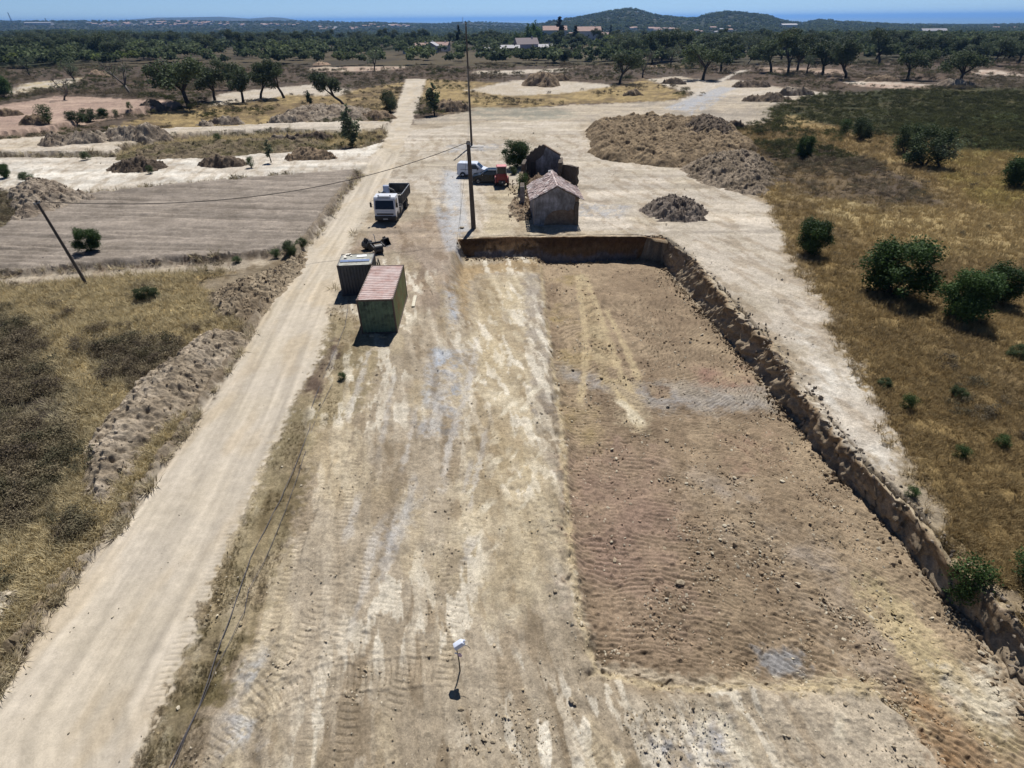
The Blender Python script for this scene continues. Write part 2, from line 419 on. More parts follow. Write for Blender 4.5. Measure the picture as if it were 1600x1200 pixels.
zone([(300, 440), (450, 400), (495, 370), (470, 410), (430, 470), (380, 545), (300, 660), (200, 800), (90, 945), (-20, 1110), (-60, 1080), (60, 880), (170, 720), (200, 640), (330, 560), (380, 510)], lin(160, 144, 118), lin(136, 120, 94), .8, 1.2, G_)
zone([(292, 650), (222, 745), (155, 835), (62, 965), (-20, 1085), (-90, 1080), (-60, 960), (40, 860), (120, 790), (200, 735), (240, 690), (265, 650)], C_GOLD, C_GOLD2, .3, .5, F_)
# --- the worked ground in the middle
zone([(150, 1210), (215, 1070), (290, 920), (365, 760), (420, 650), (475, 560), (505, 480), (520, 400), (560, 340), (585, 260), (610, 200), (640, 195), (760, 188), (910, 190), (1110, 215), (1180, 245), (1192, 300), (1235, 400), (1295, 500), (1335, 580), (1385, 680), (1425, 750), (1455, 800), (1530, 900), (1620, 980), (1800, 1150), (1900, 1500), (100, 1500)], C_YARD, lin(168, 152, 126), .6, 1.2, G_)
zone([(560, 262), (600, 225), (640, 205), (760, 190), (905, 190), (920, 240), (1060, 262), (1120, 290), (1192, 318), (1232, 400), (1290, 500), (1325, 580), (1375, 690), (1395, 735), (1340, 705), (1250, 600), (1200, 530), (1110, 430), (1045, 368), (900, 360), (760, 362), (660, 300), (600, 290)], C_PALE, lin(190, 176, 152), 1.0, 2.0, G_)
zone([(1265, 520), (1310, 590), (1375, 690), (1400, 740), (1330, 690), (1290, 630), (1250, 560)], C_WHITE, C_PALE, .5, 1.0, G_)
zone([(1330, 520), (1350, 580), (1400, 680), (1440, 750), (1480, 820), (1560, 900), (1640, 960), (1640, 1010), (1560, 950), (1480, 860), (1420, 790), (1380, 700)], lin(164, 148, 122), C_GOLD2, .4, .8, G_)
zone([(1330, 560), (1390, 690), (1400, 740), (1360, 720), (1300, 650)], C_PALE, C_WHITE, .5, .8, G_)
zone([(760, 290), (820, 290), (830, 350), (900, 362), (1000, 362), (760, 365)], lin(186, 170, 138), C_YARD, .8, 1.2, G_)
# spoil around the yard edges, red/brown ground north of the containers
zone([(530, 400), (590, 355), (700, 330), (712, 420), (700, 500), (640, 480), (640, 400), (580, 390)], lin(178, 158, 132), lin(160, 142, 122), .8, 1.5, G_)
zone([(715, 402), (850, 408), (850, 440), (830, 425), (760, 425), (735, 440), (730, 500), (712, 480)], lin(158, 136, 100), C_OCHRE, .4, .8, G_, -1.4)
zone([(748, 432), (822, 430), (828, 480), (830, 560), (850, 700), (870, 880), (850, 940), (760, 960), (700, 900), (730, 700), (725, 560)], lin(204, 188, 156), lin(182, 164, 130), 1.0, 1.5, G_, -1.4)
zone([(820, 430), (850, 440), (868, 560), (880, 700), (888, 850), (895, 960), (870, 960), (850, 800), (840, 640), (826, 520)], lin(168, 156, 140), lin(180, 166, 140), .4, .6, G_, -1.4)
# pit floor
ZONES.append(([tuple(p) for p in PIT_W] + [tuple(p) for p in PIT_S] + [(24, 3)] + [tuple(p) for p in TOE[::-1][1:-3]], C_PIT, lin(142, 122, 98), .3, .5, 'excavation_floor', 1))
PZ = -2.2
def pz(px, c, c2, soft=.8, warp=1.0): zone(px, c, c2, soft, warp, 'excavation_floor', PZ)
pz([(880, 690), (1000, 680), (1060, 760), (1080, 900), (1060, 1040), (940, 1040), (905, 900)], lin(156, 131, 112), lin(162, 140, 115), 1.4, 2.2)
pz([(870, 440), (900, 430), (930, 520), (935, 700), (895, 700), (875, 560)], lin(158, 138, 96), C_PIT, .6, 1)
pz([(880, 575), (1010, 600), (1200, 600), (1215, 640), (1100, 640), (1010, 640), (880, 590)], lin(172, 158, 138), lin(160, 154, 148), .9, 1.6)
pz([(935, 590), (995, 590), (1015, 640), (1020, 682), (985, 680), (955, 640)], lin(196, 178, 148), lin(178, 160, 130), .4, .9)
pz([(900, 430), (912, 430), (960, 560), (975, 600), (940, 600), (915, 520)], lin(186, 168, 132), lin(170, 150, 116), .3, .4)
pz([(945, 574), (1010, 576), (1010, 590), (950, 590)], lin(112, 92, 80), C_PIT, .15, .2)
pz([(1010, 600), (1045, 605), (1052, 625), (1015, 620)], lin(116, 96, 84), C_PIT, .15, .2)
pz([(1090, 575), (1190, 560), (1180, 600), (1100, 605)], C_RED, C_PIT, .8, 1)
pz([(1140, 690), (1200, 680), (1215, 725), (1150, 730)], lin(152, 120, 102), C_PIT, .8, 1)
pz([(1060, 740), (1110, 745), (1200, 800), (1300, 900), (1380, 960), (1440, 1040), (1380, 1040), (1240, 940), (1120, 830)], lin(166, 152, 136), C_PIT, 1.2, 1.5)
pz([(1180, 1018), (1250, 1022), (1260, 1055), (1200, 1058)], lin(142, 138, 134), C_GREY, .3, .5)
pz([(1330, 920), (1375, 910), (1470, 1020), (1560, 1130), (1620, 1180), (1560, 1200), (1440, 1080)], lin(190, 172, 132), C_PIT, .5, .8)
pz([(1470, 1060), (1550, 1050), (1590, 1110), (1540, 1140), (1490, 1110)], lin(212, 200, 176), lin(186, 168, 134), .5, 1.2)
pz([(1430, 1080), (1500, 1130), (1640, 1260), (1500, 1260), (1440, 1140)], lin(160, 128, 92), C_PIT, .8, 1)
pz([(890, 880), (930, 1030), (1100, 1060), (1370, 1070), (1370, 1082), (1100, 1080), (930, 1056), (900, 980)], lin(184, 166, 130), C_YARD, .25, .4)
# grey clay and wet-looking patches in the yard
for p, z in (([(672, 545), (735, 545), (722, 600), (718, 680), (660, 682), (640, 640), (662, 600)], -1.0), ([(625, 770), (655, 765), (648, 820), (620, 860), (596, 880), (600, 830)], -1.0),
             ([(385, 1040), (420, 1010), (410, 1070), (395, 1160), (350, 1180), (360, 1110)], -.3), ([(688, 450), (712, 440), (722, 500), (700, 520)], -1.0),
             ([(690, 260), (720, 270), (722, 350), (735, 372), (700, 370), (680, 330)], 0), ([(1060, 165), (1110, 148), (1135, 150), (1105, 170), (1080, 180)], 0),
             ([(700, 225), (790, 225), (770, 235), (690, 240)], 0), ([(900, 318), (990, 320), (970, 340), (900, 338)], 0),
             ([(385, 820), (440, 790), (430, 860), (400, 880)], -.3), ([(1000, 1150), (1140, 1120), (1150, 1200), (1010, 1220)], -1.5)):
    zone(p, C_GREY, lin(182, 179, 176), .5, .9, G_, z, .92)
for p, z in (([(676, 545), (716, 545), (712, 575), (678, 572)], -1.0), ([(660, 602), (682, 602), (672, 632), (656, 632)], -1.0), ([(706, 600), (722, 610), (716, 640), (704, 630)], -1.0),
             ([(700, 480), (716, 488), (714, 502), (702, 498)], -1.0), ([(628, 782), (644, 784), (636, 806), (622, 806)], -1.0), ([(395, 1040), (410, 1035), (402, 1070), (388, 1075)], -.3),
             ([(376, 1120), (396, 1125), (390, 1160), (372, 1160)], -.3), ([(606, 828), (616, 828), (608, 850), (600, 850)], -1.0)):
    zone(p, C_BLUE, lin(180, 186, 194), .2, .3, G_, z, .8)
# weeds along the cables and the dark burnt patch by the road
zone([(515, 480), (560, 500), (600, 560), (560, 640), (500, 680), (450, 860), (400, 960), (330, 1080), (255, 1220), (220, 1220), (235, 1110), (300, 950), (365, 830), (415, 700), (455, 620)], lin(140, 126, 92), lin(168, 150, 116), .5, 1.0, G_)
zone([(480, 590), (505, 560), (530, 530), (520, 580), (500, 620), (470, 615)], lin(88, 72, 66), lin(120, 100, 80), .3, .5, G_)
zone([(340, 960), (400, 850), (425, 860), (400, 960), (300, 1130), (250, 1200), (240, 1180)], lin(130, 118, 82), C_YARD, .4, .7, G_)
# the road: last, on top
ROAD = [(-60, 1160), (0, 1072), (95, 930), (190, 818), (290, 678), (368, 560), (438, 440), (498, 362), (545, 300), (575, 258), (596, 225), (610, 190), (625, 150), (634, 123), (666, 123), (655, 160), (640, 205), (625, 240), (600, 300), (570, 345), (540, 400), (520, 470), (498, 560), (446, 650), (395, 760), (326, 920), (262, 1070), (200, 1210), (120, 1400), (-300, 1400)]
zone(ROAD, C_ROAD, lin(198, 184, 160), .35, .45, 'dirt_road')
zone([(1175, 108), (1145, 118), (1110, 140), (1075, 158), (1060, 158), (1100, 138), (1130, 122), (1155, 110)], lin(190, 180, 165), C_PALE, .8, .8, 'dirt_road')
zone([(705, 82), (722, 80), (740, 92), (735, 95), (712, 88)], C_WHITE, C_PALE, 1, 1, 'dirt_road')

# track marks with cross bars: pixel path, ground height, half width, bar spacing, strength
TRACKS = []
def track(px, z=-1.0, hw=.27, sp=.22, s=1.0):
    TRACKS.append((densify([at(a_, b_)[:2] for a_, b_ in px], 1.5), hw, sp, s))
track([(560, 700), (535, 840), (505, 930), (470, 1000), (425, 1060), (345, 1150), (290, 1230)], -.7, .3, .24)
track([(640, 640), (600, 760), (560, 900), (520, 1010), (490, 1130), (470, 1230)], -1)
track([(770, 545), (735, 620), (700, 740), (640, 870), (590, 980), (552, 1090), (520, 1230)], -1.3)
track([(700, 700), (705, 780), (690, 860), (700, 920), (740, 950)], -1.3, .25)
track([(355, 1170), (400, 1110), (450, 1080), (520, 1062), (620, 1050), (700, 1046)], -.8, .42, .2, 1.2)
track([(300, 1230), (380, 1130), (440, 1085), (530, 1040), (620, 1030)], -.8, .22, .2)
track([(860, 540), (800, 640), (745, 740), (700, 860), (650, 1000), (600, 1150)], -1.4, .26)
track([(690, 640), (660, 700), (620, 790), (585, 860), (555, 960)], -1.1, .24)
track([(480, 800), (450, 900), (400, 1000)], -.4, .26)
track([(800, 1085), (850, 1150), (900, 1220)], -1.5, .3)
track([(850, 1080), (900, 1140), (960, 1220)], -1.5, .3)
track([(1345, 930), (1400, 1000), (1470, 1080), (1560, 1190), (1600, 1240)], -2.2, .32, .24, 1.1)
track([(1430, 930), (1500, 1020), (1580, 1110), (1680, 1230)], -2.2, .3, .24, 1.1)
track([(905, 432), (925, 520), (935, 600), (960, 680)], -2.2, .25, .22, .6)
track([(885, 450), (890, 520), (885, 600)], -2.2, .22, .22, .6)
track([(560, 560), (540, 640), (500, 760), (450, 900), (400, 1040)], hw=.22, s=.8)
track([(600, 560), (585, 640), (550, 760), (520, 860)], hw=.26, s=.9)
track([(780, 480), (790, 600), (770, 740), (730, 860), (700, 1000), (690, 1100)], hw=.26)
track([(840, 560), (850, 700), (830, 850), (790, 1000), (770, 1150)], hw=.24, s=.8)
track([(1000, 460), (1060, 560), (1120, 680), (1200, 800), (1290, 920), (1400, 1060)], hw=.3, s=.7)
track([(960, 470), (1010, 560), (1050, 660), (1110, 800), (1180, 940), (1240, 1040)], hw=.3, s=.7)
track([(930, 700), (960, 800), (1000, 920), (1030, 1040)], hw=.28, s=.6)
track([(1100, 480), (1170, 600), (1260, 740), (1350, 860), (1480, 1010)], hw=.3, s=.7)
track([(735, 440), (760, 560), (740, 640), (720, 700)], -1.4, .26)
track([(640, 960), (700, 960), (760, 985), (800, 1030), (830, 1100)], -1.4, .25, .22, .7)
track([(1100, 1100), (1130, 1150), (1160, 1220)], -1.5, .3)
track([(300, 980), (345, 860), (400, 740), (470, 600)], 0, .22, .2, .5)
track([(230, 1130), (285, 1000), (330, 880)], 0, .25, .2, .6)
_rs = random.Random(4)
for k in range(16):   # faint wheel lines wandering over the plateau and upper yard
    x0 = _rs.uniform(600, 1000); y0 = _rs.uniform(205, 360)
    track([(x0, y0), (x0 + _rs.uniform(60, 200), y0 + _rs.uniform(-18, 18)), (x0 + _rs.uniform(220, 380), y0 + _rs.uniform(-10, 60))], 0, _rs.uniform(.2, .4), .4, .7)

FINE_PALE = None
def paint(x, y):
    """surface colour (linear albedo), surface index and roughness class for ground points"""
    n = len(x)
    big = fbm(x / 14, y / 14, 3, 4); mid = fbm(x / 3.1, y / 3.1, 8, 4); sm = fbm(x / .7, y / .7, 12, 3)
    colr = np.empty((n, 3), np.float32)
    fine = fbm(x / .21, y / .21, 14, 2)
    # default: rough dry country
    t = sstep(-.5, .6, big + .5 * mid)[:, None]
    right = (x > 14)[:, None] & (y < 140)[:, None]
    colr[:] = np.where(right, C_FIELD * (1 - t) + C_BROWN * t, C_HEATH * (1 - t) + lin(96, 80, 66) * t)
    gold = (sstep(.15, .6, fbm(x / 7 + 40, y / 5, 21, 4)) * right[:, 0])[:, None]
    colr[:] = colr * (1 - gold * .8) + C_GOLD2 * gold * .8
    surf = np.zeros(n, np.int16)     # 0 = field
    for poly, c, c2, soft, warp, s, keep in ZONES:
        P = np.array(poly); m = soft + warp * 1.6
        sel = np.where((x > P[:, 0].min() - m) & (x < P[:, 0].max() + m) & (y > P[:, 1].min() - m) & (y < P[:, 1].max() + m))[0]
        if len(sel) == 0: continue
        X, Y = x[sel], y[sel]
        dd = sdf_poly(X, Y, poly) + warp * (.5 * mid[sel] + .4 * sm[sel]) * .8 + min(soft, .5) * .9 * fine[sel]
        w = sstep(soft, -soft, dd) * keep
        if keep < 1: w = w * sstep(-.75, .35, sm[sel] + .6 * fine[sel] + .5 * mid[sel])
        tt = sstep(-.6, .7, mid[sel] * .7 + big[sel] * .5 + sm[sel] * .3)[:, None]
        cc = c * (1 - tt) + c2 * tt
        colr[sel] = colr[sel] * (1 - w[:, None]) + cc * w[:, None]
        surf[sel] = np.where(w > .5, SURF.index(s), surf[sel])
    return colr, surf, big, mid, sm
SURF = ['grass_field', 'ground', 'ploughed_field', 'excavation_floor', 'dirt_road']

# ------------------------------------------------------------------ the ground sheet
def ground_rows():
    ys = [-14, -8, -3, 0.5, 2.5]
    for py in np.arange(1400, 101, -1.62):
        ys.append(at_z(800, py)[1])
    return np.array(ys)
GY = ground_rows(); NU = 900
_side = np.array([1.18, 1.24, 1.32, 1.45, 1.65, 2.0, 2.6, 3.6]); GU = np.concatenate([-_side[::-1], np.linspace(-1.13, 1.13, NU), _side]); NU = len(GU)
_yy = GY[:, None] * np.ones(NU)[None]; _xx = GU[None] * (np.maximum(GY, 3)[:, None] * .827 + 10.06)
gx, gy = _xx.ravel(), _yy.ravel()
cellw = (np.maximum(gy, 3) * .827 + 10.06) * (2.26 / 900)
cellw = cellw * np.tile(np.where(np.abs(GU) > 1.135, 40, 1), len(GY))
colr, surf, big, mid, sm = paint(gx, gy)
gz = macro(gx, gy)
near = gy < 75
def fade(lam): return np.clip(1.6 - 2.2 * cellw / lam, 0, 1)
isf = surf == 0; isg = surf == 1; isp = surf == 2; ise = surf == 3; isr = surf == 4
disp = np.zeros(len(gx))
rough = np.where(isg, 1.0, np.where(ise, 1.0, np.where(isp, .8, np.where(isr, .18, .8))))
# broad unevenness + clods
disp += rough * .07 * fbm(gx / 1.6, gy / 1.6, 41, 3) * fade(1.5)
f1 = fbm(gx / .42, gy / .42, 43, 3)
disp += rough * .045 * f1 * fade(.42)
cl = vnoise(gx / .17, gy / .17, 47); cl2 = vnoise(gx / .11 + 5, gy / .11, 49)
clod_mask = sstep(-.2, .7, fbm(gx / 2.3, gy / 2.3, 51, 3))
disp += (ise * 1.5 + isg * 1.1 * clod_mask) * .065 * (np.maximum(cl - .55, 0) * 2.2) * fade(.2)
disp += (ise * 1.5 + isg * .9 * clod_mask) * .055 * (np.maximum(cl2 - .6, 0) * 2.4) * fade(.14)
# grouser ridges over the pit floor
wx = gx + .9 * fbm(gx / 5, gy / 5, 61, 2); wy = gy + .55 * fbm(gx / 4, gy / 4, 63, 3)
bend = wy + .034 * (np.maximum(wx - 4, 0)) ** 2 + .08 * wx
ph = bend / .235 * 2 * math.pi
lane = (wx + .25 * wy) / .62; lid = np.floor(lane); lf = lane - lid
lph = _hash(lid.astype(np.int64), (lid * 0 + 3).astype(np.int64), 5) * 6.28; lsl = (_hash(lid.astype(np.int64), (lid * 0 + 9).astype(np.int64), 6) - .5) * 1.3
blend = .85 * sstep(.15, .6, fbm(gx / 4.2, gy / 4.2, 68, 2))
ph2 = (bend * 1.35 + lsl * (lf - .5) * .3) / .25 * 2 * math.pi + lph
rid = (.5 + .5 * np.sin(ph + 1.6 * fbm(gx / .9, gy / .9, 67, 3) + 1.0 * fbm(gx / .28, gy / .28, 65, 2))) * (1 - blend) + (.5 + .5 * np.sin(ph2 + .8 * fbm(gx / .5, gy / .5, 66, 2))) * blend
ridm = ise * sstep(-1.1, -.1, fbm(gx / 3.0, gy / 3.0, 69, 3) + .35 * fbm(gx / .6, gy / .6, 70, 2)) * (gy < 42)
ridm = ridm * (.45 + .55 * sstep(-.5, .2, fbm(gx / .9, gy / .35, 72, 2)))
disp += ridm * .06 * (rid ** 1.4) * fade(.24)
colr *= (1 - .5 * (ridm * np.clip(1 - 1.8 * rid, 0, 1) * fade(.3)))[:, None]  # grooves between the ridges darkened in the colour, as shade would
# two-tone mottling inside the pit and yard
yardm = isg & (gy < 52) & (gx > -13) & (gx < 8)
spk = sstep(.06, .2, fbm((gx + .22 * gy) / .42 + 9, (gy - .22 * gx) / 1.5, 71, 4)) * yardm * sstep(-.3, .4, fbm(gx / 4, gy / 4, 73, 2) + .75 * (np.abs(gx - .5) < 3.2) - .35)
colr = colr * (1 - spk[:, None] * .72) + lin(228, 217, 194)[None] * spk[:, None] * .72
dk = sstep(.22, .42, fbm((gx + .22 * gy) / .8 + 30, (gy - .22 * gx) / 2.8, 75, 4)) * (yardm | (isg & (gy < 110)))
colr = colr * (1 - dk[:, None] * .25 * np.array([.8, .95, 1.15])[None])
yl = sstep(.1, .6, fbm((gx + .2 * gy) / 1.5 + 3, gy / 4.6, 77, 3)) * yardm
colr = colr * (1 - yl[:, None] * .35) + lin(194, 174, 132)[None] * yl[:, None] * .35
# grain of the soil itself, clod by clod
gr1 = vnoise(gx / .13, gy / .13, 111) + vnoise(gx / .3 + 7, gy / .3, 113) + vnoise(gx / .8 + 3, gy / .8, 117) - 1.5
gr = gr1 * np.where(ise, .16, np.where(isg, .13, np.where(isr, .07, .12)))
colr = colr * (1 + gr)[:, None]
# tracked-out lines through the yard
y1 = fbm((gx + .22 * gy) / .4, (gy - .2 * gx) / 7, 121, 4)
colr = colr * (1 + (yardm * .2 * y1)[:, None] * np.array([.9, 1, 1.15])[None]); disp += yardm * .05 * y1 * fade(.6)
# streaks of driving along the road (long in y)
al, ac = path_coords(gx, gy, densify(W([(100, 1400), (104, 1130), (262, 870), (380, 650), (470, 460), (540, 350), (600, 240)]), 8))
stre = fbm(ac / .3, al / 9, 79, 4)
colr = colr * (1 + (isr * .2 * stre)[:, None])
rut = np.exp(-((np.abs(ac) - 1.0) / .35) ** 2)
disp -= isr * .03 * rut; colr *= (1 + isr * .05 * rut)[:, None]
warm = sstep(0, .7, fbm(gx / 1.3, gy / 4, 81, 3)) * isr
colr = colr * (1 - warm[:, None] * np.array([.03, .07, .14])[None])
# dumper wheel lines across the worked plateau: pale and dark streaks
plat = isg & (gy > 52) & (gy < 170)
st2 = fbm(gx / 9 + .3 * fbm(gx / 20, gy / 20, 5, 2), gy / .9, 83, 4)
colr = colr * (1 + (plat * .24 * st2)[:, None])
st3 = fbm((gx * .5 + gy) / 1.0, (gx - gy * .5) / 14, 85, 4)
colr = colr * (1 + ((isg & (gx > 12) & (gy < 60)) * .12 * st3 + plat * .1 * st3)[:, None])
# parallel blade lines of the scraped field
l2 = (gy * .97 + gx * .10)
pl = np.sin(l2 / 1.1 * 2 * math.pi + 3.5 * fbm(gx / 30, gy / 5, 87, 3)) * sstep(-.4, .4, fbm(gx / 12, gy / 4, 88, 2))
pn = fbm(gx / 11 + .5 * fbm(gx / 6, gy / 6, 90, 2), l2 / .42, 89, 5)
colr = colr * (1 + (isp * (.05 * pl + .38 * pn))[:, None])
disp += isp * (.07 * pl + .16 * pn) * fade(1.2)
# pale and dark drag marks
def mark(px, hw, c, k=.8, soft=.12):
    global colr
    pts = densify([at(a_, b_)[:2] for a_, b_ in px], 2.5); m = hw + .8
    sel = np.where((gx > pts[:, 0].min() - m) & (gx < pts[:, 0].max() + m) & (gy > pts[:, 1].min() - m) & (gy < pts[:, 1].max() + m) & (surf != 0))[0]
    if len(sel) == 0: return
    a_, c_ = path_coords(gx[sel], gy[sel], pts); tot = np.hypot(*(np.diff(pts, axis=0).T)).sum()
    w = sstep(hw + soft, hw - soft, np.abs(c_) + .14 * f1[sel] + .08 * sm[sel]) * sstep(0, 1, a_) * sstep(0, 1, tot - a_) * sstep(-.9, .1, mid[sel] * .5 + f1[sel] * .8 + .15) * k
    colr[sel] = colr[sel] * (1 - w[:, None]) + c[None] * w[:, None]
CREAM = lin(226, 214, 186); OCH = lin(198, 178, 138)
for px in ([(1112, 1085), (1130, 1130), (1160, 1175), (1180, 1230)], [(1100, 1090), (1098, 1140), (1110, 1200)], [(1310, 1100), (1308, 1180)], [(1240, 1180), (1225, 1230)]): mark(px, .2, CREAM, .75)
for px in ([(902, 430), (912, 500), (916, 560), (905, 640)], [(915, 430), (940, 500), (965, 570), (990, 620)], [(945, 480), (985, 560), (1000, 600)], [(955, 600), (985, 640), (1005, 676)], [(1330, 925), (1400, 1000), (1470, 1085)], [(1385, 920), (1470, 1020), (1560, 1130)]): mark(px, .24, OCH, .7)
for px in ([(960, 620), (990, 650), (1008, 672)], [(1485, 1070), (1530, 1100), (1560, 1140)], [(1520, 1060), (1560, 1110)]): mark(px, .3, CREAM, .7)
mark([(845, 412), (850, 470), (862, 560), (874, 640), (880, 700), (886, 800), (893, 880), (905, 960), (930, 1052), (1000, 1068), (1100, 1080), (1250, 1075), (1370, 1083), (1420, 1112), (1470, 1172)], .16, lin(204, 184, 144), .75)
for k_ in range(60):
    r_ = random.Random(900 + k_); x0 = r_.uniform(735, 850); y0 = r_.uniform(560, 960)
    mark([(x0, y0), (x0 - r_.uniform(8, 30), y0 + r_.uniform(12, 36))], r_.uniform(.08, .2), CREAM, .8, .06)
for k_ in range(26):
    r_ = random.Random(700 + k_); x0 = r_.uniform(560, 800); y0 = r_.uniform(520, 900); l_ = r_.uniform(60, 180)
    mark([(x0, y0), (x0 - l_ * r_.uniform(.15, .35), y0 + l_)], r_.uniform(.08, .22), lin(196, 188, 176) if k_ % 3 else lin(146, 130, 106), .6, .08)
mark([(1050, 172), (1080, 160), (1110, 148), (1140, 136)], 2.6, lin(176, 178, 182), .8, .8)
mark([(705, 268), (712, 320), (722, 365)], 1.0, lin(196, 198, 200), .7, .4); mark([(690, 330), (700, 370), (712, 400)], .7, lin(182, 186, 192), .6, .3)
# wheel and grouser tracks
for pts, hw, sp, s in TRACKS:
    m = 1.2
    sel = np.where((gx > pts[:, 0].min() - m) & (gx < pts[:, 0].max() + m) & (gy > pts[:, 1].min() - m) & (gy < pts[:, 1].max() + m) & (surf != 0))[0]
    if len(sel) == 0: continue
    a_, c_ = path_coords(gx[sel], gy[sel], pts)
    c_ = c_ + .06 * f1[sel]
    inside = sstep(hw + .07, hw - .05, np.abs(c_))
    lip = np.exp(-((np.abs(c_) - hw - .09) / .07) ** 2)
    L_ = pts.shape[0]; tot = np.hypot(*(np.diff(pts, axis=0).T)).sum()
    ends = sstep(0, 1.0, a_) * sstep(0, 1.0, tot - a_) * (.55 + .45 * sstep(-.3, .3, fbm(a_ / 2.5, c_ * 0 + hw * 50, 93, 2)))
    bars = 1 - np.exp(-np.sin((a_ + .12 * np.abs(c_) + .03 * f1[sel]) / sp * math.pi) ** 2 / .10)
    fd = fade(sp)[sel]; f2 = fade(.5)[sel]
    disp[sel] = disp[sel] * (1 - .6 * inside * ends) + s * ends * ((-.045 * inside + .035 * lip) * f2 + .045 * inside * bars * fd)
    colr[sel] *= (1 + ends * s * (.22 * inside * np.where(fd > .1, (bars * 1.35 - 1), .25) - .03 * lip))[:, None]  # shade in the grooves between the bars painted into the colour
# crumbled bank along the left edge of the road and the edge of the scraped field
al2, ac2 = path_coords(gx, gy, densify(W([(-60, 1160), (0, 1072), (95, 930), (190, 818), (290, 678), (368, 560), (438, 440), (498, 362), (555, 280)]), 3))
bank = np.exp(-((ac2 - .35) / .28) ** 2) * (gy < 72)
disp += bank * (.22 + .2 * f1) * fade(.8); colr = colr * (1 - bank[:, None] * .8) + lin(142, 126, 104)[None] * bank[:, None] * .8
ditch = np.exp(-((ac2 + .05) / .16) ** 2) * (gy < 72)
disp -= ditch * .14 * fade(.5)
# tumbled soil along the pit's west and south rim
for pts in (PIT_W, [PIT_W[-1]] + PIT_S):
    al3, ac3 = path_coords(gx, gy, densify(pts, 2))
    rimb = np.exp(-(ac3 / .55) ** 2) * ((isg | ise) & (gy < 50))
    disp += rimb * .16 * (fbm(gx / .5, gy / .5, 101, 3) + .25) * fade(.45)
# grass humps
disp += isf * (.14 * fbm(gx / 1.3, gy / 1.3, 103, 3) * fade(1.3) + .1 * np.maximum(fbm(gx / .45, gy / .45, 105, 3), 0) * fade(.45))
gstk = fbm(gx / 1.4, gy / .5, 107, 4)
colr = colr * (1 + (isf * .3 * gstk)[:, None])
gz = gz + disp
# keep the sheet down where the pit wall meshes stand in front of it
lumc = (colr @ np.array([.25, .6, .15], np.float32))[:, None]
colr = lumc + (colr - lumc) * np.where(isf, .95, np.where(ise, .92, .84))[:, None]
colr = np.clip(colr, .008, .85)

nr, nc = len(GY), NU
ii = np.arange(nr * nc).reshape(nr, nc)
quads = np.stack([ii[:-1, :-1], ii[:-1, 1:], ii[1:, 1:], ii[1:, :-1]], -1).reshape(-1, 4)
fs = surf[quads[:, 0]]
GV = np.stack([gx, gy, gz], -1)
M_SOIL = mat_soil('soil', 15, .26, .9, .035, 21.0); M_ROAD = mat_soil('road_soil', 15, .2, .5, .02)
M_GRND = mat_soil('field_soil', 9, .3, .8, .06); M_GRND.use_fake_user = False
LAB = {'ground': 'ground', 'grass_field': 'grass_field', 'ploughed_field': 'ploughed_field', 'excavation_floor': 'excavation_floor', 'dirt_road': 'dirt_road'}
for k, nm in enumerate(SURF):
    q = quads[fs == k]
    used, inv = np.unique(q.ravel(), return_inverse=True)
    me = np_mesh(nm, GV[used], inv.reshape(-1, 4), True, colr[used])
    o = link_mesh(nm, me, None, M_GRND if k == 0 else (M_ROAD if k == 4 else M_SOIL)); o['kind'] = 'structure'
print('ground', len(GV))

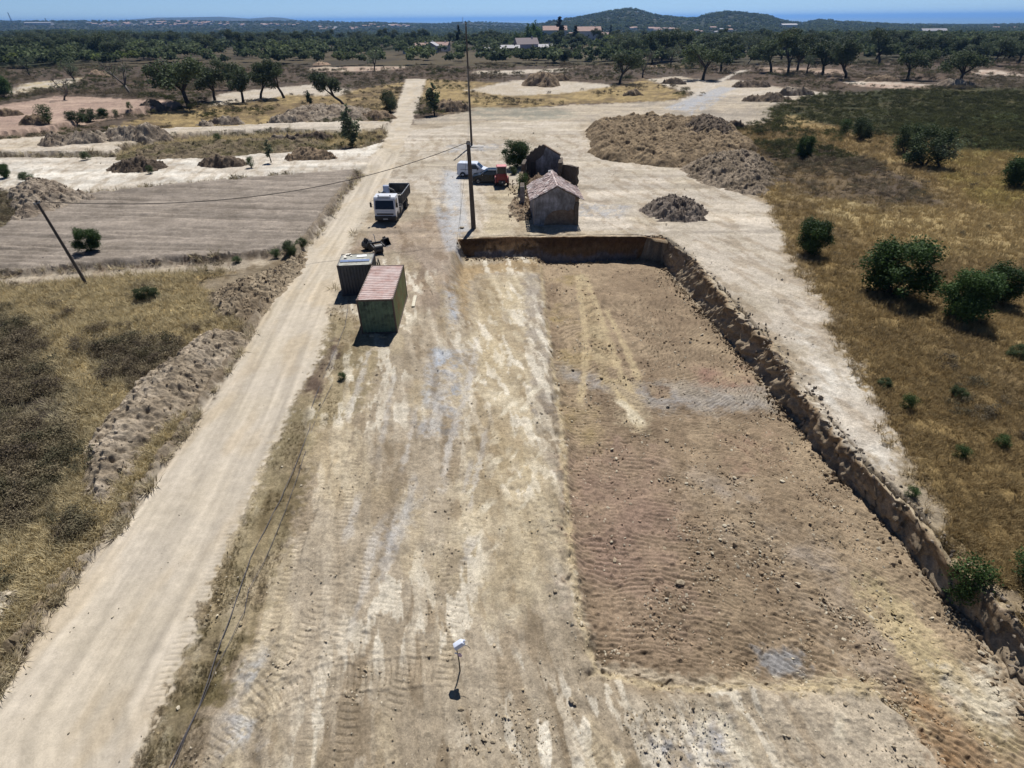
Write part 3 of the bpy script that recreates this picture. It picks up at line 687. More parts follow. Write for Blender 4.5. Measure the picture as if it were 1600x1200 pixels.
# ------------------------------------------------------------------ excavation walls
def arc_resample(P, n):
    P = np.array([p[:2] for p in P], float); s = np.concatenate([[0], np.cumsum(np.hypot(*np.diff(P, axis=0).T))])
    t = np.linspace(0, s[-1], n); return np.stack([np.interp(t, s, P[:, 0]), np.interp(t, s, P[:, 1])], -1)
def wall_mesh(name, rim, toe, n, seed, north):
    Rm, To = arc_resample(rim, n), arc_resample(toe, n)
    L = np.concatenate([[0], np.cumsum(np.hypot(*np.diff(Rm, axis=0).T))])
    rows = 22; V = []; C = []
    nrm = np.stack([Rm[:, 0] - To[:, 0], Rm[:, 1] - To[:, 1]], -1); nrm /= np.hypot(*nrm.T)[:, None] + 1e-6
    big_ = fbm(L / 2.2, L * 0 + seed, seed, 3); edge = fbm(L / .8, L * 0 + 3, seed + 1, 3)
    bot = macro(To[:, 0] - nrm[:, 0] * .3, To[:, 1] - nrm[:, 1] * .3) - .18
    g4 = fbm(L / 1.1, L * 0 + 8, seed + 15, 2)
    for r in range(rows + 4):
        v = r / rows
        if r <= rows:
            vv = v
            prof = (vv ** 1.25) * .8 + .2 * (vv > .02) * vv if north else vv ** .95
            P = To * (1 - prof)[..., None] + Rm * prof[..., None] if hasattr(prof, 'shape') else To * (1 - prof) + Rm * prof
            z = bot * (1 - vv) + .03 * vv
            amp = math.sin(min(1, v * 1.15) * math.pi) ** .6 if v < .87 else .5
            g1 = fbm(L / .28, np.full(n, v * 1.2), seed + 5, 3)          # vertical bucket-tooth grooves
            g2 = fbm(L / .7, np.full(n, v * 3.0), seed + 7, 3); g3 = fbm(L / .22, np.full(n, v * 9.0), seed + 9, 3)
            if north: off = amp * (.08 * g1 + .10 * g2 + .05 * g3) + .18 * big_ * v
            else: off = amp * (.14 * g1 + .42 * g2 + .16 * g3 + .30 * np.abs(fbm(L / .55 + v * 1.5, np.full(n, v * .9), seed + 17, 2))) + .3 * big_ * v + .25 * edge * v + .25 * np.round(g4 * 2) / 2 * v
            P = P + nrm * (off)[:, None]
            z = z + (.05 * g3 + .06 * g2) * amp
            if v < .12: P = P - nrm * (.25 * (1 - v / .12) * (.5 + .5 * edge))[:, None]
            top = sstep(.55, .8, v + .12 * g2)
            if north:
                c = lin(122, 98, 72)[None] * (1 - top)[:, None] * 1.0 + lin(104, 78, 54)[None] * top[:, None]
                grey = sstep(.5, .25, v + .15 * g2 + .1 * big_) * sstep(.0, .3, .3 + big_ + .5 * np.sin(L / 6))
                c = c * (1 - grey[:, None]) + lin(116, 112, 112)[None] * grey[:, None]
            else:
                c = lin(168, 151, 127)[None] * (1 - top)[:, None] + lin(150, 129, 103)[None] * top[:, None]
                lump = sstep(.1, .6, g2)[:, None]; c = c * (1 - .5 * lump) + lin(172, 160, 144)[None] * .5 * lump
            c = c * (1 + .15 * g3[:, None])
        else:
            k = r - rows
            P = Rm + nrm * ((.18 if north else .3) * big_ + (0 if north else 1) * (.25 * edge + .25 * np.round(g4 * 2) / 2) + .24 * k)[:, None]
            z = np.full(n, [.03, .03, .025, -.15][k]) + (.03 if north else .09) * fbm(L / .35, L * 0 + k * .7, 19, 3)
            c = paint(P[:, 0] + nrm[:, 0] * .25, P[:, 1] + nrm[:, 1] * .25)[0] * (.92 + .15 * edge + .2 * fbm(L / .2, L * 0 + k, 7, 2))[:, None]
            if k == 3: c = c * 1.0
        c = c * (1 + .3 * (vnoise(L / .16, L * 0 + r * .7, seed + 31) - .5) + .35 * (vnoise(L / .45, L * 0 + r * .35, seed + 33) - .5))[:, None]
        V.append(np.column_stack([P, z])); C.append(c)
    V = np.concatenate(V); C = np.concatenate(C)
    R_ = rows + 4; ii = np.arange(R_ * n).reshape(R_, n)
    Q = np.stack([ii[:-1, :-1], ii[:-1, 1:], ii[1:, 1:], ii[1:, :-1]], -1).reshape(-1, 4)
    me = np_mesh(name, V, Q, True, np.clip(C, .01, .8))
    o = link_mesh(name, me, None, M_SOIL); o['kind'] = 'structure'; return o
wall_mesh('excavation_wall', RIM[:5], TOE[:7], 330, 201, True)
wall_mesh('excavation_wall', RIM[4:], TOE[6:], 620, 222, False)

# ------------------------------------------------------------------ far country: hills, woods, sea
def ray_z(px, py, D):
    d = ray(px, py); return CAM_H + d[2] * (D / d[1])
LAYERS = [
 (1150, 420, 350, 7.0, [(-400, 45), (0, 46), (100, 44), (200, 47), (300, 50), (400, 50), (500, 53), (600, 54), (700, 55), (830, 53), (900, 55), (1100, 57), (1300, 57), (1400, 55), (1500, 51), (1600, 51), (2000, 50)]),
 (3600, 1100, 900, 3.0, [(-400, 33), (0, 33), (95, 33), (200, 34), (300, 33), (400, 33), (465, 34), (500, 35), (550, 36), (600, 35), (640, 36.5), (700, 37.5), (735, 34), (760, 36), (800, 37), (850, 38), (1200, 41), (1400, 40), (1600, 41), (2000, 42)]),
 (8500, 1300, 1300, 0.0, [(-400, 34), (0, 31), (50, 33), (100, 34.5), (180, 33), (250, 27.5), (300, 27), (350, 26), (395, 29), (430, 26.5), (450, 28), (480, 33), (560, 37), (620, 36), (640, 35), (720, 36.5), (760, 40), (2000, 60)]),
 (2300, 700, 600, 2.5, [(-400, 70), (780, 60), (840, 42), (860, 36), (900, 30), (930, 24), (960, 17), (985, 13.5), (1000, 15.5), (1020, 22), (1040, 25.5), (1075, 27.5), (1090, 28), (1110, 22), (1140, 17), (1160, 18.5), (1180, 21), (1200, 24), (1225, 32), (1245, 37), (1260, 38), (1285, 33), (1300, 34), (1310, 37), (1330, 37), (1380, 38.5), (1400, 39), (1450, 40), (1500, 41), (1550, 42), (1600, 41), (2000, 42)]),
]
def farz(x, y):
    x = np.asarray(x, float); y = np.asarray(y, float)
    base = np.interp(y, [0, 500, 1200, 3000, 6000, 12000], [0, 0, -14, -34, -72, -90])
    z = base + 0.0
    px = 800 + x / (.827 * y + 10) * 840
    for D, w0, w1, tree, prof in LAYERS:
        pp = np.array(prof, float)
        py = np.interp(px, pp[:, 0], pp[:, 1]) + .0
        dz = np.cross if False else None
        # height of the ridge line at distance D in this direction
        dx_ = (px - 800) / F_PX; dy_ = (600 - py) / F_PX
        rz_ = _fwd[2] + _right[2] * dx_ + _up[2] * dy_; ryy = _fwd[1] + _right[1] * dx_ + _up[1] * dy_
        zr = CAM_H + rz_ / ryy * D - tree
        b = np.where(y < D, np.exp(-((y - D) / w0) ** 2), np.exp(-((y - D) / w1) ** 2))
        z = np.maximum(z, base + (zr - base) * b)
    near_ = sstep(250, 420, y)
    und = 2.0 * np.clip((y - 120) / 400, 0, 1) * fbm(x / 140, y / 140, 77, 2)
    z = z * near_ + und * (1 - sstep(600, 1500, y)) + sstep(900, 2200, y) * 7 * fbm(x / 420, y / 420, 31, 4) * (1 - sstep(4500, 6000, y))
    return z
fy = np.concatenate([[GY[-1] - 1.0], np.geomspace(GY[-1] + 3, 13000, 330)]); fu = np.concatenate([[-3.6, -2.6, -2, -1.7, -1.5], np.linspace(-1.35, 1.35, 620), [1.5, 1.7, 2, 2.6, 3.6]])
FX = (fu[None] * (fy[:, None] * .827 + 10)).ravel(); FY = np.repeat(fy, len(fu)); FZ = farz(FX, FY)
FZ[:len(fu)] = macro(FX[:len(fu)], FY[:len(fu)]) - .4
nb = fbm(FX / 60, FY / 60, 301, 4); nb2 = fbm(FX / 260, FY / 200, 303, 4)
c_f = lin(50, 58, 40)[None] * (1 - sstep(-.4, .5, nb))[:, None] + lin(64, 66, 46)[None] * sstep(-.4, .5, nb)[:, None]
openland = sstep(.1, .5, nb2) * (1 - sstep(700, 1500, FY)) + (1 - sstep(290, 420, FY)) * .8 * (FX > -120)
openland = np.clip(openland, 0, 1)[:, None]
c_f = c_f * (1 - openland) + (lin(92, 82, 62)[None] * (1 - sstep(-.3, .4, nb)[:, None]) + lin(74, 66, 52)[None] * sstep(-.3, .4, nb)[:, None]) * openland
clr = (sstep(.45, .75, fbm(FX / 170 + 5, FY / 120, 305, 3)) * sstep(900, 1500, FY) * .55)[:, None]
c_f = c_f * (1 - clr) + lin(120, 104, 84)[None] * clr
r_, c__ = len(fy), len(fu); ii = np.arange(r_ * c__).reshape(r_, c__)
Q = np.stack([ii[:-1, :-1], ii[:-1, 1:], ii[1:, 1:], ii[1:, :-1]], -1).reshape(-1, 4)
M_FAR = mat_soil('far_land', .05, .35, 0, 0)
me = np_mesh('hills', np.stack([FX, FY, FZ], -1), Q, True, c_f)
o = link_mesh('hills', me, None, M_FAR); o['kind'] = 'structure'
def far_hit(px, py):
    d = ray(px, py); ys = np.geomspace(290, 12000, 700)
    xs = ys * d[0] / d[1]; zs = CAM_H + ys * d[2] / d[1]
    g = farz(xs, ys); k = np.argmax(zs < g)
    if k == 0: k = 699
    return xs[k], ys[k], g[k]
# wide base sheet under everything, so that the land does not end beside the frame
mb = MB(); mb._add([(-30000, -400, -.9), (30000, -400, -.9), (30000, 200, -.9), (-30000, 200, -.9)], [(0, 1, 2, 3)])
M_SEA, nt, b = new_mat('sea_water'); b.inputs['Base Color'].default_value = (.035, .12, .20, 1); b.inputs['Roughness'].default_value = .45
nz = nt.nodes.new('ShaderNodeTexNoise'); nz.inputs['Scale'].default_value = .01; bp = nt.nodes.new('ShaderNodeBump'); bp.inputs['Strength'].default_value = .4; bp.inputs['Distance'].default_value = 20
ge = nt.nodes.new('ShaderNodeNewGeometry'); nt.links.new(ge.outputs['Position'], nz.inputs['Vector']); nt.links.new(nz.outputs['Fac'], bp.inputs['Height']); nt.links.new(bp.outputs[0], b.inputs['Normal'])
mb.bm.free()
mb = MB(); mb._add([(-110000, 5200, -62), (110000, 5200, -62), (110000, 110000, -62), (-110000, 110000, -62)], [(0, 1, 2, 3)])
mb.build('sea', M_SEA)['kind'] = 'structure'

# ------------------------------------------------------------------ spoil heaps
def heap(name, label, poly, H, group=None, cones=None, c1=C_SPOIL, c2=None, seed=1, rough=1.0, cell=None, cat='spoil heap', flat=.6, noise_l=.9):
    P = np.array([p[:2] for p in poly], float); cx, cy = P.mean(0)
    dist = max(8, cy); cell = cell or max(.09, dist / 620.0)
    x0, x1, y0, y1 = P[:, 0].min() - .4, P[:, 0].max() + .4, P[:, 1].min() - .4, P[:, 1].max() + .4
    nx = int((x1 - x0) / cell) + 2; ny = int((y1 - y0) / cell) + 2
    xs, ys = np.meshgrid(np.linspace(x0, x1, nx), np.linspace(y0, y1, ny)); X, Y = xs.ravel(), ys.ravel()
    wob = .25 * noise_l * fbm(X / (1.2 * noise_l), Y / (1.2 * noise_l), seed + 3, 3)
    d = -(sdf_poly(X, Y, P) + wob)
    dm = max(.5, d.max())
    prof = np.clip(d / dm, -1, 1)
    if cones is None:
        h = H * np.where(prof > 0, 1 - (1 - np.clip(prof, 0, 1)) ** (1.0 + flat), prof * 1.2)
    else:
        h = np.full(X.shape, -.3)
        for (ax, ay, ah, ar) in cones:
            rr = np.hypot(X - ax, Y - ay) / ar
            h = np.maximum(h, ah * (1 - rr ** 1.15) - .12 * np.exp(-(rr / .3) ** 2))
        h = np.minimum(h, d * 1.2)
    e = np.clip(d / (.35 * dm) + .35, 0, 1)
    nl = noise_l * .62; rough = rough * 1.25
    h = h + rough * e * (.22 * H ** .5 * fbm(X / (1.1 * nl), Y / (1.1 * nl), seed + 11, 3) + .17 * nl * (np.abs(fbm(X / (.55 * nl), Y / (.55 * nl), seed + 13, 3)) - .2) + .045 * nl * fbm(X / (.2 * nl), Y / (.2 * nl), seed + 17, 2))
    base = macro(X, Y); c2 = C_SPOIL * .8 if c2 is None else c2
    t = sstep(-.5, .5, fbm(X / 1.7, Y / 1.7, seed + 19, 4))[:, None]
    C = c1 * (1 - t) + c2 * t
    C = C * (1 + .22 * fbm(X / .35, Y / .35, seed + 23, 2))[:, None]
    Z = base + h
    ii = np.arange(nx * ny).reshape(ny, nx)
    Q = np.stack([ii[:-1, :-1], ii[:-1, 1:], ii[1:, 1:], ii[1:, :-1]], -1).reshape(-1, 4)
    keep = (h[Q] > -.12).any(1); Q = Q[keep]
    used, inv = np.unique(Q.ravel(), return_inverse=True)
    V = np.stack([X, Y, Z], -1)[used]; V[:, 0] -= cx; V[:, 1] -= cy; zb = G(cx, cy); V[:, 2] -= zb
    HEAP_PTS.append((V + np.array([cx, cy, zb]), C[used], h[used], cell))
    me = np_mesh(name, V, inv.reshape(-1, 4), True, np.clip(C[used], .01, .8))
    o = link_mesh(name, me, None, M_HEAP); o.location = (cx, cy, zb)
    return tag(o, label, cat, group)
M_HEAP = mat_soil('heap_soil', 9, .3, 1.0, .08, 9.0); HEAP_PTS = []
def ell(px, py, wpx, dfac=.55, lean=0.0):
    c = at(px, py); s = 840 / (.827 * c[1] + 10); a = wpx / s; b = a * dfac; cy = c[1] + b
    q = random.Random(int(px * 3 + py)); p1, p2, p3 = q.uniform(0, 6), q.uniform(0, 6), q.uniform(0, 6)
    k = lambda t: 1 + .16 * math.sin(2 * t + p1) + .13 * math.sin(3 * t + p2) + .09 * math.sin(5 * t + p3)
    return [(c[0] + lean * b + a * k(t) * math.cos(t), cy + b * k(t) * math.sin(t)) for t in np.linspace(0, 2 * math.pi, 26)[:-1]], a, s
GREYS = (lin(172, 158, 140), lin(138, 124, 108)); BRS = (lin(158, 138, 114), lin(128, 110, 90)); DKS = (lin(136, 120, 102), lin(100, 88, 76))
H_GRP = 'heaps of dug soil around the site'
for k, (px, py, w, top, df, cc, lab) in enumerate([
    (72, 229, 28, 206, .8, GREYS, 'low grey soil heap at the left end of the paired heaps behind the pale strip'),
    (115, 226, 34, 204, .6, GREYS, 'lumpy grey soil heap just left of the tallest left hand heap'),
    (202, 222, 46, 190, .6, GREYS, 'tallest lumpy grey brown soil heap on the left side strips'),
    (204, 270, 38, 243, .55, DKS, 'dark root filled soil heap on the lower pale strip'),
    (340, 263, 32, 241, .5, DKS, 'small dark crumbly soil heap on the lower pale strip'),
    (476, 252, 31, 232, .8, BRS, 'smooth brown cone of soil beside the slim sapling'),
    (350, 196, 22, 180, .6, GREYS, 'pale grey soil heap in the grass above the upper pale strip'),
    (316, 198, 14, 186, .6, GREYS, 'little grey soil heap beside the pale heap above the upper strip'),
    (46, 196, 20, 177, .7, BRS, 'brown soil heap on the pink scraped field beside a green bush'),
    (6, 182, 16, 168, .6, BRS, 'flat brown soil heap at the left edge on the pink scraped field'),
    (240, 174, 22, 163, .5, DKS, 'dark soil lump at the tip of the pink scraped field'),
    (146, 121, 13, 108, .8, (C_PINK, BRS[0]), 'small pinkish soil heap out among the bare trees on the left'),
    (486, 223, 28, 204, .5, DKS, 'dark crumbly heap in dry grass left of the young tree'),
    (440, 226, 22, 208, .5, GREYS, 'grey heap in dry grass between the dark heap and the long berm'),
    (440, 196, 24, 178, .6, GREYS, 'grey soil heap at the left end of the long heap below the leaning oak'),
    (585, 188, 30, 172, .5, BRS, 'brown soil heap at the right end of the long heap near the track'),
    (700, 176, 28, 154, .6, BRS, 'brown soil heap behind the young tree right of the track'),
    (848, 136, 27, 110, .8, BRS, 'pointed brown soil heap standing alone on the far pale oval'),
    (876, 127, 14, 112, .6, BRS, 'small brown soil heap tucked behind the pointed heap on the far oval'),
    (1056, 132, 15, 120, .7, DKS, 'small dark soil heap under the big oak left of the grey track'),
    (1178, 137, 24, 124, .5, DKS, 'low dark soil heap right of the far grey track'),
    (1245, 150, 24, 133, .5, GREYS, 'grey brush covered heap at the edge of the green scrub'),
    (1206, 160, 30, 143, .5, DKS, 'dark rubble heap left of the brush covered grey heap'),
    (1500, 138, 28, 121, .5, GREYS, 'pale soil heap under the leaning oak at far right'),
    (1385, 128, 22, 116, .5, BRS, 'brown soil heap under the wide oak on the right'),
    (1136, 205, 28, 184, .5, DKS, 'small dark heap behind the right end of the big tan stockpile'),
    (990, 150, 14, 138, .5, BRS, 'little brown heap in the weeds behind the far strip'),
    (500, 102, 14, 96, .6, (C_PINK, BRS[0]), 'faint pink heap by the distant scraped patch left of the track'),
    (350, 112, 16, 104, .6, BRS, 'brown heap in the distance behind the big dark oaks')]):
    poly, a, s = ell(px, py, w * 1.12, df)
    heap('spoil_heap', lab, poly, max(.5, (py - top) / s * .68), H_GRP, None, cc[0], cc[1], 400 + 29 * k, 1.0, None, 'spoil heap', .5, min(2.2, max(.8, a / 5)))
heap('spoil_heap', 'long low grey soil heap below the leaning oak left of the track', W([(432, 192), (470, 190), (560, 190), (600, 186), (592, 176), (540, 172), (470, 173), (436, 180)]), 2.0, H_GRP, None, *GREYS, 811, 1.2, None, 'spoil heap', .5, 1.6)
heap('soil_berm', 'long weedy soil berm between the two pale strips on the left', W([(182, 247), (240, 246), (340, 243), (440, 235), (520, 226), (500, 214), (400, 214), (300, 220), (230, 224), (186, 236)], .6), 1.3, None, None, lin(132, 118, 96), lin(104, 96, 68), 823, 1.1, None, 'soil berm', .4, 1.3)
heap('spoil_heap', 'grey soil bank with dark roots at the left edge beside the scraped field', W([(20, 352), (5, 310), (40, 292), (90, 290), (130, 306), (152, 316), (110, 328), (60, 345)]), 1.5, H_GRP, None, *GREYS, 829, 1.2, .1, 'spoil heap', .6, .8)
# the grey heaps and the broad tan stockpile behind the cut
heap('spoil_heap', 'broad grey brown soil heap beside the brown field below the tan stockpile', W([(1064, 264), (1085, 250), (1130, 243), (1185, 244), (1215, 262), (1212, 290), (1196, 306), (1160, 304), (1110, 290), (1080, 280)]), 1.7, H_GRP, None, lin(160, 145, 126), lin(134, 120, 102), 835, 1.2, .11, 'spoil heap', .8, .8)
heap('spoil_heap', 'small dark grey stony heap nearest the cut behind its far corner', W([(1000, 330), (1012, 318), (1040, 313), (1085, 318), (1107, 332), (1104, 344), (1070, 348), (1030, 345)]), 1.35, H_GRP, None, lin(148, 136, 124), lin(118, 106, 96), 841, 1.3, .09, 'spoil heap', .8, .7)
BIG = W([(910, 208), (930, 194), (985, 187), (1080, 188), (1130, 200), (1165, 216), (1190, 236), (1150, 248), (1100, 254), (1060, 262), (1000, 258), (940, 250), (918, 238), (924, 222)])
bx = np.array(BIG); rr = random.Random(8); cones = []
for _ in range(1400):
    p = (rr.uniform(bx[:, 0].min(), bx[:, 0].max()), rr.uniform(bx[:, 1].min(), bx[:, 1].max()))
    if float(sdf_poly(np.array([p[0]]), np.array([p[1]]), BIG)[0]) > -1.7: continue
    if all(math.hypot(p[0] - q[0], p[1] - q[1]) > 2.15 for q in cones): cones.append((p[0], p[1], rr.uniform(1.2, 2.0), rr.uniform(2.5, 3.5)))
heap('soil_stockpile', 'broad stockpile of many tipped tan soil mounds beyond the ruined house', BIG, 2.2, None, cones, lin(164, 144, 116), lin(136, 118, 94), 853, .8, .13, 'stockpile', .6, .8)
heap('spoil_heap', 'dark stony soil heap on the right shoulder of the tan stockpile', W([(1060, 205), (1075, 192), (1110, 192), (1150, 205), (1160, 222), (1120, 224), (1080, 218)]), 2.3, H_GRP, None, lin(132, 118, 102), lin(104, 92, 80), 859, 1.3, .12, 'spoil heap', .9, .8)
# the long berm on the left of the road
heap('soil_berm', 'long crumbly grey soil berm along the left side of the dirt road', W([(122, 775), (130, 700), (180, 640), (215, 600), (270, 560), (310, 530), (350, 518), (395, 522), (372, 552), (330, 600), (290, 650), (240, 700), (215, 740), (180, 790), (140, 800)]), 1.0, None, None, lin(190, 175, 154), lin(164, 149, 128), 863, .85, .055, 'soil berm', .8, .5)
heap('soil_berm', 'low soil ridge between the road and the end of the scraped field', W([(330, 500), (320, 465), (370, 440), (420, 425), (455, 405), (480, 392), (478, 415), (450, 450), (410, 490), (370, 505)]), .75, None, None, lin(172, 156, 132), lin(146, 130, 108), 871, 1.0, .07, 'soil berm', .6, .55)
heap('soil_berm', 'small pale soil ridge at the left edge of the frame beside the road', W([(-40, 960), (-10, 930), (30, 915), (48, 930), (20, 960), (-10, 1000), (-40, 1030)]), .5, None, None, lin(190, 178, 158), lin(160, 146, 124), 877, .7, .05, 'soil berm', .6, .45)

# ------------------------------------------------------------------ vegetation meshes
def mat_leaf(name, attr='Col', inst=False, trans=.0, rough=.75):
    m, nt, b = new_mat(name); N = nt.nodes; L = nt.links
    a = N.new('ShaderNodeAttribute'); a.attribute_name = 'tint' if inst else 'Col'
    if inst:
        a.attribute_type = 'INSTANCER'
    oi = N.new('ShaderNodeObjectInfo')
    n = N.new('ShaderNodeMapRange'); n.inputs['To Min'].default_value = .78; n.inputs['To Max'].default_value = 1.22
    L.new(oi.outputs['Random'], n.inputs['Value'])
    if inst:
        ge = N.new('ShaderNodeNewGeometry'); nz = N.new('ShaderNodeTexNoise'); nz.inputs['Scale'].default_value = 3
        L.new(ge.outputs['Position'], nz.inputs['Vector']); L.new(nz.outputs['Fac'], n.inputs['Value']); n.inputs['From Min'].default_value = .3; n.inputs['From Max'].default_value = .7
    v = N.new('ShaderNodeVectorMath'); v.operation = 'SCALE'; L.new(a.outputs['Color'], v.inputs[0]); L.new(n.outputs[0], v.inputs['Scale'])
    L.new(v.outputs[0], b.inputs['Base Color']); b.inputs['Roughness'].default_value = rough
    b.inputs['Specular IOR Level'].default_value = .25
    tr = N.new('ShaderNodeBsdfTranslucent'); mx = N.new('ShaderNodeMixShader'); mx.inputs[0].default_value = trans
    L.new(v.outputs[0], tr.inputs['Color']); L.new(b.outputs[0], mx.inputs[1]); L.new(tr.outputs[0], mx.inputs[2])
    L.new(mx.outputs[0], nt.nodes['Material Output'].inputs['Surface'])
    return m
M_LEAF = mat_leaf('leaves', trans=.3); M_TINT = mat_leaf('tinted_blades', inst=True, rough=.9, trans=.3); M_TSTONE = mat_leaf('tinted_stone', inst=True, rough=.95)
M_BARK = mat_simple('bark', (.045, .035, .028), .9, 0, .3, 4, bump=.5)
M_TWIG = mat_simple('grey_twigs', (.12, .105, .09), .9, 0, .3, 6)

def leaf_quads(rs, clumps, n, size, cols, droop=0.0, shell=.55, squash=.75):
    """n small leaf sprays spread through the clumps"""
    V = np.zeros((n, 4, 3), np.float32); C = np.zeros((n, 4, 3), np.float32)
    w = np.array([c[3] ** 2.2 for c in clumps]); w /= w.sum()
    which = rs.choice(len(clumps), n, p=w); cl = np.array(clumps)[which]
    v = rs.normal(size=(n, 3)); v /= np.linalg.norm(v, axis=1)[:, None]
    r = (shell + (1 - shell) * rs.random(n)) ** 1.0 * (1 + .2 * rs.normal(size=n))
    pos = cl[:, :3] + v * (cl[:, 3] * r)[:, None] * np.array([1, 1, squash])
    pos[:, 2] -= droop * rs.random(n) * cl[:, 3]
    a = rs.normal(size=(n, 3)) * np.array([1, 1, .6]); a /= np.linalg.norm(a, axis=1)[:, None]
    b = np.cross(a, v + .6 * rs.normal(size=(n, 3))); b /= np.linalg.norm(b, axis=1)[:, None] + 1e-6
    s = (size * (.6 + .8 * rs.random(n)))[:, None]
    V[:, 0] = pos - a * s; V[:, 1] = pos + b * s * .6; V[:, 2] = pos + a * s; V[:, 3] = pos - b * s * .6
    cc = rs.random(len(clumps))[which] * .5 + rs.random(n) * .5
    c = np.array(cols[0])[None] * (1 - cc)[:, None] + np.array(cols[1])[None] * cc[:, None]
    C[:] = c[:, None]
    return V.reshape(-1, 3), C.reshape(-1, 3)
def quads_mesh(name, V, C, mat):
    me = np_mesh(name, V, np.arange(len(V)).reshape(-1, 4), False, C); me.materials.append(mat); return me
OAKC = (lin(54, 68, 46, .72), lin(112, 124, 86, .72)); BUSHC = (lin(44, 68, 36, .72), lin(94, 120, 64, .72)); OLIVEC = (lin(84, 98, 74, .75), lin(130, 140, 108, .75))

def oak_mesh(seed, lean=.15, n=3800, wide=.6, cols=OAKC, bare=False, low=.30):
    """cork oak one unit tall: crooked trunk, forked limbs, ragged flat crown"""
    rs = np.random.RandomState(seed); rnd = random.Random(seed)
    mb = MB(); clumps = []
    fork = Vector((lean * .35 * rnd.choice((-1, 1)), rnd.uniform(-.05, .05), rnd.uniform(.17, .27)))
    mb.tube([(0, 0, -.03), (fork.x * .35, fork.y * .3 + .01, fork.z * .5), fork], [.042, .033, .03], 7)
    nl = rnd.randint(3, 5)
    for k in range(nl):
        an = k * 2 * math.pi / nl + rnd.uniform(-.5, .5); rr = wide * rnd.uniform(.45, .9) * .6
        tip = fork + Vector((math.cos(an) * rr + lean * .4, math.sin(an) * rr, rnd.uniform(.22, .6)))
        mid_ = fork.lerp(tip, .5) + Vector((rnd.uniform(-.05, .05), rnd.uniform(-.05, .05), rnd.uniform(-.05, .05)))
        mb.tube([fork, mid_, tip], [.024, .016, .007], 6)
        for j in range(4 if not bare else 7):
            a2 = rnd.uniform(0, 6.28); q = mid_.lerp(tip, rnd.uniform(.2, 1)); e = q + Vector((math.cos(a2) * .17, math.sin(a2) * .17, rnd.uniform(.02, .2)))
            mb.tube([q, q.lerp(e, .5) + Vector((0, 0, .015)), e], [.009, .006, .002], 4)
            if bare:
                for i in range(4):
                    e2 = e + Vector((rnd.uniform(-.1, .1), rnd.uniform(-.1, .1), rnd.uniform(0, .12))); mb.tube([q.lerp(e, .6), e2], [.004, .0015], 3)
            if j < 3: clumps.append((e.x, e.y, min(.9, max(low - .02, e.z - .10)), rnd.uniform(.11, .2)))
        clumps.append((tip.x, tip.y, min(.86, tip.z - .05), rnd.uniform(.13, .2)))
    bmesh.ops.recalc_face_normals(mb.bm, faces=mb.bm.faces)
    tm = bpy.data.meshes.new('trunk'); mb.bm.to_mesh(tm); mb.bm.free(); tm.polygons.foreach_set('use_smooth', [True] * len(tm.polygons))
    tm.materials.append(M_TWIG if bare else M_BARK)
    if bare: n = 160
    V, C = leaf_quads(rs, clumps, n, .022, cols, squash=.75)
    return tm, quads_mesh('crown', V, C, M_LEAF)
def bush_mesh(seed, n=3200, cols=BUSHC, size=.05, tall=1.0, wide=.46, stem=.12):
    rs = np.random.RandomState(seed); rnd = random.Random(seed); clumps = []
    for k in range(26):
        an = rnd.uniform(0, 6.28); z = .16 + .66 * (k + .5) / 26; rr = wide * rnd.uniform(.35, .78)
        lim = math.sqrt(max(.1, 1 - ((z - .44) / .5) ** 2)); clumps.append((math.cos(an) * rr * lim, math.sin(an) * rr * lim, z * tall, rnd.uniform(.10, .23)))
    mb = MB()
    for k in range(7):
        c = clumps[k]; mb.tube([(0, 0, -.05), (c[0] * .3, c[1] * .3, c[2] * .45), (c[0], c[1], c[2])], [.022, .014, .005], 5)
    bmesh.ops.recalc_face_normals(mb.bm, faces=mb.bm.faces)
    tm = bpy.data.meshes.new('trunk'); mb.bm.to_mesh(tm); mb.bm.free(); tm.materials.append(M_BARK)
    V, C = leaf_quads(rs, clumps, n, size * .62, cols, shell=.5, squash=.85)
    return tm, quads_mesh('crown', V, C, M_LEAF)
def column_mesh(seed, n=1500, cols=OLIVEC, wide=.2, low=.2, size=.03, n_cl=12):
    rs = np.random.RandomState(seed); rnd = random.Random(seed); clumps = []
    mb = MB(); mb.tube([(0, 0, -.03), (.015, 0, .4), (-.01, .01, .9)], [.022, .016, .005], 6)
    for k in range(n_cl):
        z = low + (.95 - low) * (k + .5) / n_cl; w = wide * math.sin(min(1, (z - low) / (1 - low) * 1.05 + .12) * math.pi) ** .6
        an = rnd.uniform(0, 6.28); c = (math.cos(an) * w * .55, math.sin(an) * w * .55, z); clumps.append((*c, max(.05, w * .62)))
        mb.tube([(0, 0, z - .08), c], [.006, .002], 4)
    bmesh.ops.recalc_face_normals(mb.bm, faces=mb.bm.faces)
    tm = bpy.data.meshes.new('trunk'); mb.bm.to_mesh(tm); mb.bm.free(); tm.materials.append(M_BARK)
    V, C = leaf_quads(rs, clumps, n, size, cols, shell=.3, squash=1.1)
    return tm, quads_mesh('crown', V, C, M_LEAF)
OAKS = [oak_mesh(11, .25), oak_mesh(12, .05, wide=.7), oak_mesh(13, .4, wide=.6), oak_mesh(14, -.1, wide=.8, n=4200), oak_mesh(15, .15, wide=.6, low=.35), oak_mesh(16, .7, wide=.5)]
THIN = [oak_mesh(31, .2, n=900, cols=OLIVEC), oak_mesh(32, .3, n=1100, cols=OLIVEC, wide=.7)]
BARE = [oak_mesh(41, .4, bare=True, wide=.8), oak_mesh(42, .2, bare=True, wide=.6), oak_mesh(43, .8, bare=True, wide=.7)]
